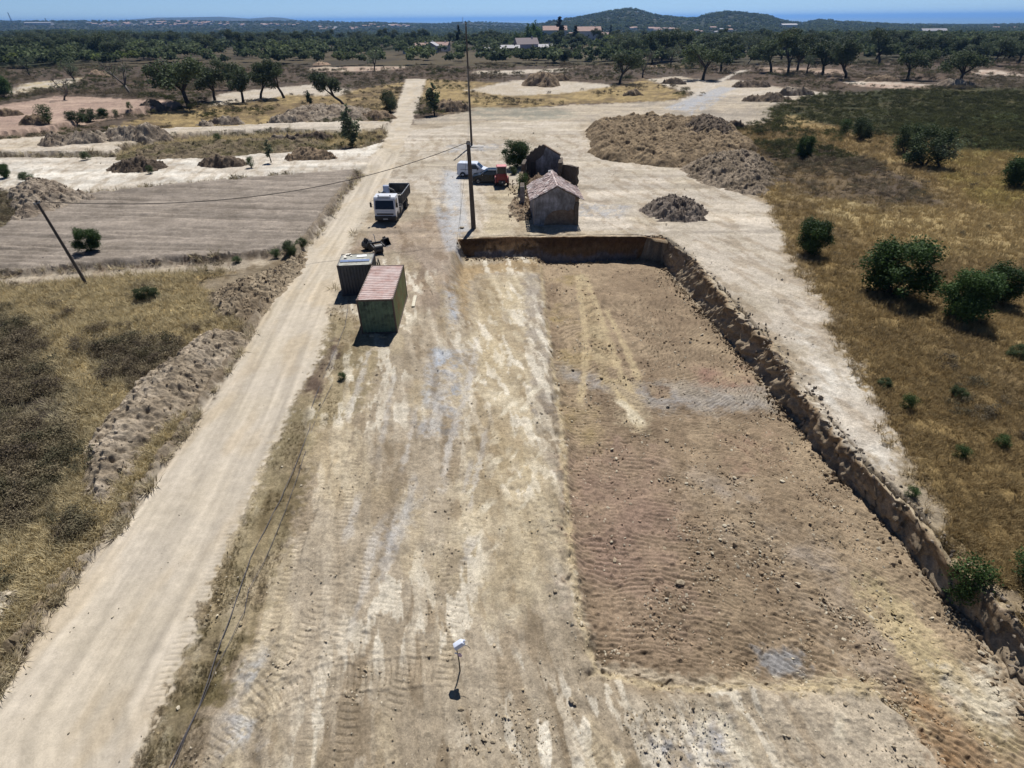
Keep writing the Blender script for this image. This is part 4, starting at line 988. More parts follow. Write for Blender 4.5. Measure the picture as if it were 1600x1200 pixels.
BUSH = [bush_mesh(51, 15000, size=.03), bush_mesh(52, 12000, wide=.4, size=.03), bush_mesh(53, 8000, size=.03, cols=(lin(58, 76, 46, .6), lin(112, 128, 84, .6)), wide=.5), bush_mesh(54, 3000, wide=.36, size=.034)]
YOUNG = [column_mesh(61, 1500, wide=.24, low=.14, n_cl=14), column_mesh(62, 500, wide=.16, low=.25), column_mesh(63, 1500, cols=OAKC, wide=.2, low=.22)]
CYP = [column_mesh(71, 1400, cols=(lin(26, 40, 26, .6), lin(48, 62, 40, .6)), wide=.13, low=.06, n_cl=16)]

def plant(kind, px, py, hpx, label, name='oak_tree', cat='tree', group='trees scattered over the dry land', rot=None, wide=1.0, z=None):
    tm, cm = kind
    p = at(px, py); s = 840 / (.827 * p[1] + 10); dep = math.atan2(CAM_H, p[1])
    h = hpx / s / max(.6, math.cos(dep))
    rs_ = random.Random(int(px * 7 + py * 13)); rz = rs_.uniform(0, 6.28) if rot is None else rot
    o = thing(name, label, cat, p, rz, group); o.scale = (h * wide, h * wide, h)
    link_mesh('trunk', tm, o); link_mesh('crown', cm, o); return o
O, T, B_, U_, Y_ = OAKS, THIN, BARE, BUSH, YOUNG
TG = 'oaks scattered over the dry land'
# the tree groups in the left background
plant(O[3], 296, 167, 90, 'largest dark cork oak with a spreading crown in the left background', group=TG, rot=2.5, wide=1.05)
plant(O[1], 336, 157, 58, 'dark oak standing directly right of the largest oak on the left', group=TG, rot=1)
plant(O[4], 380, 160, 56, 'third oak from the left in the dark row above the pale patch', group=TG, rot=4)
plant(O[2], 407, 154, 52, 'leaning oak in the middle of the dark row above the pale patch', group=TG, rot=0)
plant(O[0], 444, 153, 55, 'rightmost oak of the dark row, thin trunk over the pale patch', group=TG, rot=3)
plant(O[5], 538, 164, 56, 'oak leaning strongly to the left over golden grass', group=TG, rot=3.1)
plant(O[4], 362, 140, 44, 'smaller oak behind the gap of the dark row on the left', group=TG)
plant(Y_[2], 485, 167, 24, 'small round topped tree left of the leaning oak', name='young_tree', group=None)
plant(Y_[0], 551, 230, 62, 'tall young willowy tree alone on the pale strip edge casting a shadow', name='young_tree', group=None)
plant(Y_[1], 424, 254, 34, 'slim sapling beside the smooth brown cone of soil', name='sapling', group=None, wide=1.3)
plant(U_[2], 610, 175, 32, 'loose olive shrub on the left verge of the rising track', name='shrub', cat='shrub', group=None)
plant(Y_[2], 679, 180, 46, 'dark young tree in front of the brown heap right of the track', name='young_tree', group=None, wide=1.25)
plant(T[0], 585, 111, 30, 'lone thin oak beside the distant pink scraped patch', group=TG)
plant(B_[0], 205, 150, 52, 'leafless grey tree standing upright left of the largest oak', name='bare_tree', group=None)
plant(B_[2], 100, 156, 36, 'leafless tree leaning left over the pink scraped field', name='bare_tree', group=None, rot=3.0)
plant(T[0], 46, 117, 30, 'thin leaning oak far left above the pale patch', group=TG)
plant(T[1], 116, 124, 32, 'thin oak with a forked trunk right of the small pink heap', group=TG)
plant(O[0], 181, 97, 34, 'oak with visible trunk in the far left heathland', group=TG)
plant(O[2], 84, 88, 26, 'oak at the dark wood edge in the upper left', group=TG)
plant(T[1], 139, 94, 18, 'small pale oak left of the trunked oak in the upper left', group=TG)
plant(O[1], 225, 93, 22, 'round oak right of the trunked oak in the upper left', group=TG)
plant(U_[1], 5, 152, 34, 'dark bush cut by the left edge above the pink field', name='bush', cat='bush', group=None, wide=1.2)
plant(U_[3], 80, 200, 30, 'upright green bush on the edge of the pink scraped field', name='bush', cat='bush', group=None)
plant(U_[2], 118, 188, 20, 'left half of the wide green bush on the pink field edge', name='bush', cat='bush', group=None, wide=1.5)
plant(U_[2], 140, 187, 20, 'right half of the wide green bush on the pink field edge', name='bush', cat='bush', group=None, wide=1.5)
plant(U_[1], 163, 184, 14, 'small bush between the wide bush and the tiny one', name='bush', cat='bush', group=None, wide=1.3)
plant(U_[3], 183, 183, 12, 'tiny bush right of the small bush on the pink field edge', name='bush', cat='bush', group=None)
plant(U_[3], 207, 179, 12, 'tiny dark bush nearest the dark soil lump', name='bush', cat='bush', group=None)
plant(U_[0], 142, 392, 36, 'round green bush alone on the scraped brown field', name='bush', cat='bush', group=None, wide=1.05)
plant(U_[3], 136, 250, 14, 'little bush on the verge between the two pale strips', name='bush', cat='bush', group=None, wide=1.4)
plant(U_[1], 10, 278, 22, 'dark green bush at the left edge above the grey bank', name='bush', cat='bush', group=None)
plant(U_[2], 45, 285, 16, 'low green bush on top of the grey bank at the left', name='bush', cat='bush', group=None, wide=1.8)
plant(U_[3], 236, 272, 14, 'tiny green plant at the foot of the root filled heap', name='bush', cat='bush', group=None)
plant(U_[3], 342, 226, 18, 'dark shrub growing on the weedy berm', name='bush', cat='bush', group=None)
plant(U_[3], 393, 262, 18, 'upright weed left of the slim sapling', name='bush', cat='bush', group=None)
plant(U_[2], 455, 398, 22, 'low dark green weeds on the corner of the scraped field', name='bush', cat='bush', group=None, wide=1.2)
plant(U_[3], 432, 402, 14, 'small grey green weed on the lower edge of the scraped field', name='weed', cat='weed', group=None, wide=1.5)
plant(U_[2], 472, 386, 14, 'pale weed above the corner of the scraped field by the road', name='weed', cat='weed', group=None, wide=1.5)
plant(U_[3], 370, 410, 10, 'lowest small weed along the lower edge of the scraped field', name='weed', cat='weed', group=None, wide=2.0)
plant(U_[2], 232, 470, 24, 'dark shrub in the golden grass below the scraped field', name='shrub', cat='shrub', group=None, wide=1.5)
plant(U_[3], 535, 594, 13, 'single dark weed in the yard near the green container', name='weed', cat='weed', group=None, wide=1.2)
# center and right background
plant(O[0], 968, 131, 52, 'oak with slanting trunk in the middle background', group=TG, rot=0.3)
plant(B_[1], 1004, 121, 40, 'half bare grey tree right of the slanting oak', name='bare_tree', group=None)
plant(T[0], 1048, 105, 34, 'small oak with bowed trunk by the pink patch', group=TG)
plant(O[3], 1098, 125, 64, 'big dark oak standing beside the start of the grey track', group=TG, wide=1.0)
plant(O[1], 1126, 113, 48, 'oak just right of the big oak by the grey track', group=TG)
plant(O[4], 1080, 106, 34, 'dense oak behind the left side of the big oak', group=TG)
plant(U_[2], 882, 98, 20, 'round olive bush below the pink roofed villas', name='bush', cat='bush', group=None, wide=1.4)
plant(U_[1], 866, 97, 12, 'small bush left of the round olive bush', name='bush', cat='bush', group=None, wide=1.3)
plant(O[2], 1168, 101, 22, 'small oak beyond the far end of the grey track', group=TG)
for px, py, h, k, lab in ((1205, 113, 56, 0, 'first oak of the right hand row, thin pale gap under it'), (1231, 118, 60, 2, 'second oak of the right hand row with curved trunk'), (1246, 110, 50, 4, 'third oak of the right hand row set further back'),
                          (1284, 118, 58, 1, 'fifth oak of the right hand row with a forked trunk'), (1322, 122, 62, 5, 'sixth oak of the right hand row leaning right over pale soil'), (1373, 102, 52, 4, 'dense upright oak behind the wide oak'),
                          (1418, 124, 54, 3, 'wide low oak over the long pale patch'), (1498, 134, 64, 3, 'wide umbrella oak leaning right over the pale heap'), (1548, 102, 44, 0, 'oak behind the umbrella oak at far right'), (1592, 98, 44, 1, 'oak cut by the right edge in the background')):
    plant(O[k], px, py, h, lab, group=TG)
plant(T[0], 1261, 119, 34, 'fourth oak of the right hand row, small and sparse', group=TG)
# bushes of the brown field on the right
def bush(k, px, py, h, lab, wide=1.0, name='bush', cat='bush'): return plant(BUSH[k], px, py, h, lab, name=name, cat=cat, group=None, wide=wide)
bush(0, 1392, 462, 86, 'largest round green bush in the brown field right of the cut', 1.12)
bush(1, 1264, 398, 56, 'green bush on the field edge behind the white bank', 1.0)
bush(0, 1496, 498, 76, 'left one of the paired dark bushes near the right edge', 1.0)
bush(1, 1552, 474, 60, 'right one of the paired dark bushes near the right edge', 1.05)
bush(2, 1412, 240, 46, 'pale topped bush behind the large three part bush', 1.0)
bush(2, 1443, 260, 60, 'large grey green bush in the middle of the right field', 1.15)
plant(T[1], 1468, 264, 52, 'spindly grey tree leaning right beside the large grey green bush', name='young_tree', group=None, rot=0)
bush(1, 1254, 250, 38, 'dark leaning bush with a shadow left in the right field', .8)
bush(3, 1317, 212, 26, 'narrow dark bush left of the twin clump', 1.0)
bush(2, 1343, 218, 34, 'wide dark bush of the twin clump at the scrub edge', 1.1)
bush(0, 1592, 294, 50, 'round bush cut by the right edge above the paired bushes', 1.1)
bush(3, 1512, 912, 62, 'green shrub on the field right beside the lower cut edge', .85, 'shrub', 'shrub')
bush(3, 1602, 900, 38, 'green shrub cut by the right edge of the frame', 1.2, 'shrub', 'shrub')
bush(3, 1497, 716, 20, 'bright green tuft in the middle of the lower right field', 1.2, 'shrub', 'shrub')
bush(3, 1560, 698, 20, 'green tuft nearest the right edge in the lower field', 1.2, 'shrub', 'shrub')
bush(3, 1414, 640, 25, 'dark twiggy shrub on the field beside the white bank', 1.0, 'shrub', 'shrub')
bush(2, 1380, 606, 15, 'low green weed left of the dark twiggy shrub', 1.4, 'shrub', 'shrub')
bush(3, 1422, 776, 15, 'small bright weed on the rim above the cut', 1.3, 'shrub', 'shrub')
bush(2, 1495, 622, 18, 'low olive shrub higher up in the lower right field', 1.3, 'shrub', 'shrub')
bush(2, 1590, 560, 20, 'low olive shrub close to the right edge', 1.5, 'shrub', 'shrub')
bush(0, 806, 262, 42, 'dark green tree against the back wall of the ruin', 1.1, 'young_tree', 'tree')
bush(3, 817, 303, 34, 'dark climbing shrub on the low ruined wall', .75)
bush(2, 803, 272, 12, 'pale green clump between the red cab vehicle and the ruin', 1.2)

# individual trees of the middle distance; nothing tells them apart
rs_ = random.Random(77); placed = []
TREE_BAN = [[(1020, 96), (1070, 96), (1070, 107), (1015, 105)], [(700, 80), (745, 80), (760, 96), (700, 92)], [(640, 64), (700, 64), (700, 84), (640, 84)], [(780, 60), (860, 60), (865, 84), (780, 84)], [(845, 50), (960, 50), (960, 66), (845, 66)]]
def banned(px, py):
    for b_ in TREE_BAN:
        if b_[0][0] <= px <= b_[1][0] and b_[0][1] <= py <= b_[2][1]: return True
    return False
tries = 0
while len(placed) < 290 and tries < 20000:
    tries += 1
    px = rs_.uniform(-120, 1720); py = 62 + 40 * rs_.random() ** 1.35
    lim = 92 if px < 260 else 84 if px < 470 else 80 if px < 640 else 76 if px < 800 else 80 if px < 960 else 98
    if py > lim or banned(px, py): continue
    if any(abs(px - q[0]) < 13 - (100 - py) * .12 and abs(py - q[1]) < 2.2 for q in placed): continue
    placed.append((px, py))
    far_pt = py < 66
    plant(rs_.choice(OAKS + THIN[:1]), px, py, 8 + (py - 54) * rs_.uniform(.62, .85), 'dark evergreen oak among many in the wooded middle distance', group='oaks of the wooded middle distance', wide=rs_.uniform(.9, 1.25))

# ------------------------------------------------------------------ scattered stuff with geometry nodes
def proto_coll(name, meshes):
    c = bpy.data.collections.new(name)
    for i, me in enumerate(meshes):
        o = bpy.data.objects.new('%s_%02d' % (name, i), me); c.objects.link(o)
    return c
def scatter(name, label, cat, P, rot, scl, idx, tint, coll, mat=None):
    me = bpy.data.meshes.new(name); n = len(P)
    me.vertices.add(n); me.vertices.foreach_set('co', np.asarray(P, np.float32).ravel())
    a = me.attributes.new('rot', 'FLOAT_VECTOR', 'POINT'); a.data.foreach_set('vector', np.asarray(rot, np.float32).ravel())
    a = me.attributes.new('scl', 'FLOAT_VECTOR', 'POINT'); a.data.foreach_set('vector', np.asarray(scl, np.float32).ravel())
    a = me.attributes.new('idx', 'INT', 'POINT'); a.data.foreach_set('value', np.asarray(idx, np.int32))
    a = me.attributes.new('tint', 'FLOAT_VECTOR', 'POINT'); a.data.foreach_set('vector', np.asarray(tint, np.float32).ravel())
    if mat: me.materials.append(mat)
    o = bpy.data.objects.new(name, me); col.objects.link(o)
    ng = bpy.data.node_groups.new(name, 'GeometryNodeTree')
    ng.interface.new_socket('Geometry', in_out='INPUT', socket_type='NodeSocketGeometry'); ng.interface.new_socket('Geometry', in_out='OUTPUT', socket_type='NodeSocketGeometry')
    N, L = ng.nodes, ng.links
    gi, go = N.new('NodeGroupInput'), N.new('NodeGroupOutput'); ip = N.new('GeometryNodeInstanceOnPoints'); ci = N.new('GeometryNodeCollectionInfo')
    ci.inputs['Collection'].default_value = coll; ci.inputs['Separate Children'].default_value = True; ci.inputs['Reset Children'].default_value = True
    def na(nm, t):
        q = N.new('GeometryNodeInputNamedAttribute'); q.data_type = t; q.inputs['Name'].default_value = nm; return q.outputs[0]
    L.new(gi.outputs[0], ip.inputs['Points']); L.new(ci.outputs[0], ip.inputs['Instance']); ip.inputs['Pick Instance'].default_value = True
    L.new(na('idx', 'INT'), ip.inputs['Instance Index'])
    er = N.new('FunctionNodeEulerToRotation'); L.new(na('rot', 'FLOAT_VECTOR'), er.inputs[0]); L.new(er.outputs[0], ip.inputs['Rotation'])
    L.new(na('scl', 'FLOAT_VECTOR'), ip.inputs['Scale']); L.new(ip.outputs[0], go.inputs[0])
    md = o.modifiers.new('scatter', 'NODES'); md.node_group = ng
    return tag(o, label, cat, None, 'stuff')

# far woods
def lowtree(seed, n=150):
    rs = np.random.RandomState(seed); cl = [(rs.uniform(-.35, .35), rs.uniform(-.35, .35), rs.uniform(.45, .8), rs.uniform(.18, .3)) for _ in range(7)]
    V, C = leaf_quads(rs, cl, n, .1, ((1, 1, 1), (1, 1, 1)), shell=.5)
    me = np_mesh('wood', V, np.arange(len(V)).reshape(-1, 4), False); me.materials.append(M_TINT); return me
LOW = proto_coll('wood_trees', [lowtree(s) for s in (1, 2, 3)])
nrs = np.random.RandomState(5)
def far_trees(n, y0, y1, seed, hmin, hmax, dens_fn=None, power=1.0):
    rs = np.random.RandomState(seed)
    y = (y0 ** (1 - power) + (y1 ** (1 - power) - y0 ** (1 - power)) * rs.random(n)) ** (1 / (1 - power)) if power != 1 else y0 * (y1 / y0) ** rs.random(n)
    u = rs.uniform(-1.35, 1.35, n); x = u * (.827 * y + 10)
    if dens_fn is not None:
        k = rs.random(n) < dens_fn(x, y); x, y = x[k], y[k]
    z = farz(x, y); h = rs.uniform(hmin, hmax, len(x))
    g = (.5 + .5 * rs.random(len(x)))
    t = OAKC[0][None] * (1 - g)[:, None] + OAKC[1][None] * g[:, None] * .95
    ye = rs.random(len(x)) < .04; t[ye] = lin(118, 130, 72, .7); t = t * rs.uniform(.75, 1.3, (len(x), 1))
    return np.stack([x, y, z - .3], -1), h, t, rs
P, h, t, rs = far_trees(13000, 292, 1500, 91, 5.5, 9, lambda x, y: np.where((y < 430) & (x > -90) & (x < 260), .3, .95) * (1 - .75 * sstep(.12, .45, fbm(x / 260, y / 200, 303, 4)) * (y < 1200)))
scatter('oak_wood', 'dark evergreen oak wood stretching across the middle distance', 'woodland', P, np.stack([h * 0, h * 0, rs.uniform(0, 6.28, len(h))], -1), np.stack([h * 1.15, h * 1.15, h], -1), rs.randint(0, 3, len(h)), t, LOW)
P, h, t, rs = far_trees(26000, 1400, 4400, 92, 7, 12, lambda x, y: 1 - .8 * sstep(.45, .75, fbm(x / 170 + 5, y / 120, 305, 3)))
scatter('hill_forest', 'distant blue green forest covering the hills', 'forest', P, np.stack([h * 0, h * 0, rs.uniform(0, 6.28, len(h))], -1), np.stack([h * 1.3, h * 1.3, h], -1), rs.randint(0, 3, len(h)), t, LOW)

# dry grass
def ac_w(x, y): return np.abs(path_coords(x, y, densify(W([(-20, 1060), (95, 925), (190, 812), (290, 672), (368, 554), (438, 434)]), 6))[1])
def tuft(seed, n, hh, spread, lean, width, tip=.15):
    rs = np.random.RandomState(seed); V = []; F = []
    for k in range(n):
        a = rs.uniform(0, 6.28); r = spread * rs.random() ** .7; b = np.array([math.cos(a) * r, math.sin(a) * r, -.03]); an = rs.uniform(0, 6.28)
        w = np.array([math.cos(an), math.sin(an), 0]) * width * rs.uniform(.7, 1.3); L_ = hh * rs.uniform(.55, 1.15)
        d = np.array([math.cos(a) * lean * rs.uniform(.3, 1.3), math.sin(a) * lean * rs.uniform(.3, 1.3), 1]); d /= np.linalg.norm(d)
        m = b + d * L_ * .55; t_ = b + d * L_ + np.array([math.cos(a), math.sin(a), -.35]) * L_ * tip
        i = len(V); V += [b - w, b + w, m + w * .8, m - w * .8, t_, t_]; F += [(i, i + 1, i + 2, i + 3), (i + 3, i + 2, i + 4, i + 5)]
    V = np.array(V); me = bpy.data.meshes.new('tuft'); me.from_pydata([tuple(v) for v in V], [], [f if k % 2 == 0 else f[:3] for k, f in enumerate(F)]); me.materials.append(M_TINT); return me
GRASS = proto_coll('grass_tufts', [tuft(1, 26, .45, .22, .55, .012), tuft(2, 22, .38, .2, .8, .013), tuft(3, 18, .6, .14, .35, .010)])
def twigs(seed, n=70):
    rs = np.random.RandomState(seed); cl = [(rs.uniform(-.3, .3), rs.uniform(-.3, .3), rs.uniform(.2, .45), rs.uniform(.16, .26)) for _ in range(6)]
    V, C = leaf_quads(rs, cl, n, .022, ((1, 1, 1), (1, 1, 1)), shell=.15); me = np_mesh('heath', V, np.arange(len(V)).reshape(-1, 4), False); me.materials.append(M_TINT); return me
HEATH = proto_coll('heath_shrubs', [twigs(s, 420) for s in (5, 6, 7)])
N0 = 370000
yy = 6 * (290 / 6) ** nrs.random(N0); uu = nrs.uniform(-1.3, 1.3, N0); xx = uu * (.827 * yy + 10)
keep = nrs.random(N0) < np.clip((yy / 14) ** .35, .3, 1)
xx, yy = xx[keep], yy[keep]
pc, ps, _, _, _ = paint(xx, yy)
lum = pc @ np.array([.3, .6, .1], np.float32)
# keep clear of heaps, bare soil and things standing about
fieldm = ps == 0
clump = fbm(xx / 1.6, yy / 1.6, 501, 3)
dark = lum < .105
gsel = fieldm & ((~dark) | (nrs.random(len(xx)) < .25)) & (clump > -.9) & (yy < 115) & (nrs.random(len(xx)) < .6)
X, Y = xx[gsel], yy[gsel]; n = len(X); s = nrs.uniform(.6, 1.15, n) * (1 + Y / 90) * np.where(X < 0, 1.0, .8)
windx = nrs.normal(.12, .22, n); tcol = pc[gsel] * nrs.uniform(.75, 1.35, (n, 1)) * np.array([1.0, 1.0, 1.0])[None]
Z = macro(X, Y)
scatter('dry_grass', 'dry straw coloured grass covering the fields either side', 'grass', np.stack([X, Y, Z], -1), np.stack([nrs.normal(0, .15, n), windx, nrs.uniform(0, 6.28, n)], -1), np.stack([s * 1.2, s * 1.2, s * nrs.uniform(.5, .95, n)], -1), nrs.randint(0, 3, n), np.clip((tcol * np.where(X < 0, .45, .6)[:, None] + np.where(X < 0, 1, 0)[:, None] * lin(206, 194, 160) * .78 + np.where(X < 0, 0, 1)[:, None] * lin(196, 174, 130) * .46) * nrs.uniform(.85, 1.15, (n, 1)), .01, .7), GRASS)
hsel = fieldm & (dark | (clump > .75)) & (nrs.random(len(xx)) < np.where((xx > 10) & (yy < 75), .06, .14)) & (fbm(xx / 9, yy / 4, 505, 3) > np.where(yy > 120, -.05, -.6)) | (fieldm & (((xx > 40) & (yy > 80) & (yy < 165) & dark & (nrs.random(len(xx)) < .2)) | ((yy > 95) & (fbm(xx / 12, yy / 7, 507, 3) > .15) & (nrs.random(len(xx)) < .16))))
X, Y = xx[hsel], yy[hsel]; n = len(X); s = nrs.uniform(.5, 1.25, n) * (1 + Y / 110) * np.where((X < 0) & (Y < 45) & (nrs.random(n) < .4), nrs.uniform(1.2, 1.8, n), 1)
ng_ = nrs.random(n)[:, None]
grn = (((Y > 95) & (fbm(X / 14, Y / 14, 503, 2) > .2)) | ((X > 40) & (Y > 85) & (Y < 170)))[:, None]
tcol = np.where(grn, lin(52, 58, 36) * (1 - ng_) + lin(100, 102, 60) * ng_, (np.where(fbm(X / 1.5, Y / 1.5, 509, 2)[:, None] > .1, lin(84, 82, 62), lin(88, 78, 66)) * (1 - ng_) + lin(142, 130, 104) * ng_) * np.where((X < 0) & (Y < 60), 1.25, 1.0)[:, None])
scatter('heath', 'low dark heath and weeds growing through the dry grass', 'heath', np.stack([X, Y, macro(X, Y)], -1), np.stack([X * 0, X * 0, nrs.uniform(0, 6.28, n)], -1), np.stack([s, s, s * .85], -1), nrs.randint(0, 3, n), tcol, HEATH)
# short weeds in the yard verge
verge = np.array(W([(520, 480), (560, 510), (520, 660), (480, 760), (430, 900), (370, 1030), (300, 1200), (222, 1210), (265, 1110), (328, 950), (388, 830), (435, 700), (475, 615)], -.3))
vsel = (ps == 1) & (((sdf_poly(xx, yy, verge) < .2) & (clump > -.35)) | ((xx < -8) & (ac_w(xx, yy) < 2.2) & (yy < 60) & (clump > -.2)))
X, Y = xx[vsel], yy[vsel]; n = len(X); s = nrs.uniform(.1, .24, n)
scatter('verge_weeds', 'short dry weeds along the road verge and the cables', 'weeds', np.stack([X, Y, macro(X, Y)], -1), np.stack([nrs.normal(0, .2, n), nrs.normal(0, .2, n), nrs.uniform(0, 6.28, n)], -1), np.stack([s, s, s], -1), nrs.randint(0, 3, n), np.clip(pc[vsel] * nrs.uniform(.7, 1.25, (n, 1)), .01, .6), GRASS)
# stones
def stone_mesh(seed, name='stones', mat=None):
    rs = random.Random(seed); bm = bmesh.new(); bmesh.ops.create_icosphere(bm, subdivisions=1, radius=.5)
    for v in bm.verts: v.co *= rs.uniform(.68, 1.15); v.co.z *= .7; v.co.x *= 1.15
    me = bpy.data.meshes.new(name); bm.to_mesh(me); bm.free(); me.materials.append(mat or M_TSTONE); return me
STONES = proto_coll('stones', [stone_mesh(s) for s in range(5)])
N1 = 260000
yy = 6 * (120 / 6) ** nrs.random(N1); uu = nrs.uniform(-1.12, 1.12, N1); xx = uu * (.827 * yy + 10)
pc, ps, _, _, _ = paint(xx, yy)
cl_ = fbm(xx / 1.8, yy / 1.8, 511, 3)
prob = np.where(ps == 3, .75 * sstep(-.5, .6, cl_) + .12, np.where(ps == 1, .3 * sstep(.15, .8, cl_) * np.where(yy > 50, .25, 1) + .03, np.where(ps == 4, .003, .01)))
k = nrs.random(N1) < prob; X, Y, c = xx[k], yy[k], pc[k]; n = len(X)
s = np.clip(nrs.lognormal(-3.15, .48, n), .02, .22) * np.where(ps[k] == 3, 1.25, 1) * (1 + Y / 140)
tc_ = c * nrs.uniform(.7, 1.25, (n, 1)); wh = nrs.random(n) < .32; tc_[wh] = lin(204, 192, 168) * nrs.uniform(.8, 1.1, (wh.sum(), 1))
scatter('loose_stones', 'loose stones and clods strewn over the dug soil', 'stones', np.stack([X, Y, macro(X, Y) + s * .25], -1), nrs.uniform(0, 6.28, (n, 3)) * np.array([.15, .15, 1]), np.stack([s, s * nrs.uniform(.6, 1.1, n), s * nrs.uniform(.5, .9, n)], -1), nrs.randint(0, 5, n), np.clip(tc_, .02, .8), STONES)
# clods lying on the heaps
hp, hc = [], []
for V_, C_, h_, cell_ in HEAP_PTS:
    k = np.where((h_ > .03) & (nrs.random(len(h_)) < min(.22, (1300 if V_[:, 1].mean() > 40 else 500) / len(h_))))[0]; hp.append(np.column_stack([V_[k], np.full(len(k), cell_)])); hc.append(C_[k])
hp = np.concatenate(hp); hc = np.concatenate(hc); n = len(hp); s = np.clip(nrs.lognormal(-1.9, .5, n), .07, .5) * (.55 + hp[:, 3] * 2.6)
scatter('heap_clods', 'clods and stones lying on the heaps of dug soil', 'clods', hp[:, :3] + nrs.normal(0, .06, (n, 3)) * np.array([1, 1, 0]) + np.array([0, 0, .02]), nrs.uniform(0, 6.28, (n, 3)), np.stack([s, s * .8, s * .7], -1), nrs.randint(0, 5, n), np.clip(hc * nrs.uniform(.65, 1.4, (n, 1)), .01, .8), STONES)
# rubble at the foot of the cut
tl = arc_resample(TOE, 2600); k = nrs.random(2600) < .8; tl = tl[k]; n = len(tl)
off = np.abs(nrs.normal(0, .45, n)); ang = nrs.uniform(0, 6.28, n)
X = tl[:, 0] - off * np.where(tl[:, 1] > 49.5, 0, 1) ; Y = tl[:, 1] - off * np.where(tl[:, 1] > 49.5, 1, 0) + nrs.normal(0, .1, n)
s = np.clip(nrs.lognormal(-2.1, .5, n), .05, .42)
tc_ = lin(146, 128, 104)[None] * nrs.uniform(.7, 1.3, (n, 1))
scatter('fallen_clods', 'fallen clods along the foot of the cut bank', 'clods', np.stack([X, Y, macro(X, Y) + s * .2], -1), nrs.uniform(0, 6.28, (n, 3)), np.stack([s, s * .8, s * .7], -1), nrs.randint(0, 5, n), tc_, STONES)
# lumps lying along the rim of the cut and stuck in its face
Rr = arc_resample(RIM, 2400); Tt = arc_resample(TOE, 2400)
k = (nrs.random(2400) < np.interp(Rr[:, 1], [8, 25, 50], [.75, .45, .2])) & (Rr[:, 1] < 50); Rr, Tt = Rr[k], Tt[k]; n = len(Rr)
v = np.where(nrs.random(n) < .5, 1.0, nrs.random(n)); P = Tt + (Rr - Tt) * v[:, None]; P[:, 0] += np.where(v == 1, nrs.normal(.35, .35, n), .12)
fl = macro(Tt[:, 0] - .3, Tt[:, 1]); z_ = np.where(v == 1, .05, fl * (1 - v) + .05)
s = np.clip(nrs.lognormal(-1.9, .5, n), .06, .42) * np.interp(P[:, 1], [8, 40], [.8, 1.2])
tc_ = lin(150, 138, 122)[None] * nrs.uniform(.6, 1.35, (n, 1))
scatter('rim_clods', 'clods lying along the crumbling rim of the excavation', 'clods', np.stack([P[:, 0], P[:, 1], z_], -1), nrs.uniform(0, 6.28, (n, 3)), np.stack([s, s * .8, s * .7], -1), nrs.randint(0, 5, n), tc_, STONES)
# single stones big enough to pick out
M_STONE = mat_simple('pale_stone', lin(176, 160, 134), .9, 0, .25, 5, bump=.4)
SM = [stone_mesh(s, 'stone', M_STONE) for s in range(20, 24)]
STONE_LAB = ['largest single stone in the middle of the excavation floor', 'dark edged stone in the upper middle of the excavation floor', 'stone just above the dark edged one in the excavation', 'lone stone near the lower left of the excavation floor', 'angular stone at the pale lower lip of the excavation', 'stone directly below the largest stone in the excavation', 'stone left of the largest one in the excavation', 'lower of two stones on the left rim of the excavation', 'upper of two stones on the left rim of the excavation', 'stone above the largest one in the excavation', 'small stone up and left of the largest one', 'small stone right of the largest one', 'left stone of the cluster at the bottom of the yard', 'dark stone of the cluster at the bottom of the yard', 'topmost stone of the cluster at the bottom of the yard', 'stone up and right of the white capped stake', 'stone below the corner of the excavation', 'small stone touching the one below the excavation corner', 'small stone left of the white capped stake', 'small stone on the tyre tracks low in the yard', 'stone low in the yard under the pale lip', 'stone close to the bottom edge right of center', 'small stone high on the right of the excavation floor', 'small stone in the reddish part of the excavation floor']
for i, (px, py, w) in enumerate([(1063, 912, 14), (1041, 690, 10), (1040, 672, 7), (980, 1025, 9), (1305, 1052, 12), (1068, 950, 8), (960, 877, 9), (868, 925, 8), (868, 900, 6), (1038, 858, 8), (1052, 880, 7), (1110, 905, 7), (770, 1160, 7), (786, 1172, 9), (756, 1155, 8), (820, 948, 7), (892, 1095, 9), (898, 1100, 6), (700, 1030, 6), (582, 1105, 6), (1320, 1100, 7), (1285, 1180, 8), (1330, 740, 6), (985, 788, 7)]):
    z = -2.2 if px > 900 and py < 1060 else -1.4
    p = at(px, py); s_ = 840 / (.827 * p[1] + 10 - 0); r_ = w / (840 / (math.hypot(p[1], CAM_H - p[2])))
    o = link_mesh('stone', SM[i % 4]); o.location = (p[0], p[1], p[2] + r_ * .25); o.rotation_euler = (0, 0, i * 1.3); o.scale = (r_, r_ * .85, r_ * .9)
    tag(o, STONE_LAB[i], 'stone', 'larger loose stones on the dug ground')

# ------------------------------------------------------------------ materials for built things
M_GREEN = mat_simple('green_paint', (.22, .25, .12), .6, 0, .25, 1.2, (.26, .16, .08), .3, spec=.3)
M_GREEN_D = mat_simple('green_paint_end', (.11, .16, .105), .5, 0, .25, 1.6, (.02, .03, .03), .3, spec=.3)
M_REDROOF = mat_simple('faded_red_roof', (.38, .25, .22), .8, 0, .22, 1.5, (.52, .43, .40), .45, spec=.2)
M_RUST = mat_simple('rusty_edge', (.09, .065, .05), .8, 0, .3, 4)
M_NAVY = mat_simple('dark_blue_steel', (.045, .05, .065), .5, .1, .3, 1.5, (.07, .07, .08), .3)
M_PALEROOF = mat_simple('pale_roof', (.5, .5, .44), .7, 0, .15, 3, (.25, .22, .17), .3)
M_BLUEPANEL = mat_simple('blue_panel', (.16, .21, .34), .35, 0, .2, 4)
M_WHITE = mat_simple('white_paint', (.62, .63, .66), .3, 0, .06, 1.5, (.4, .36, .3), .12)
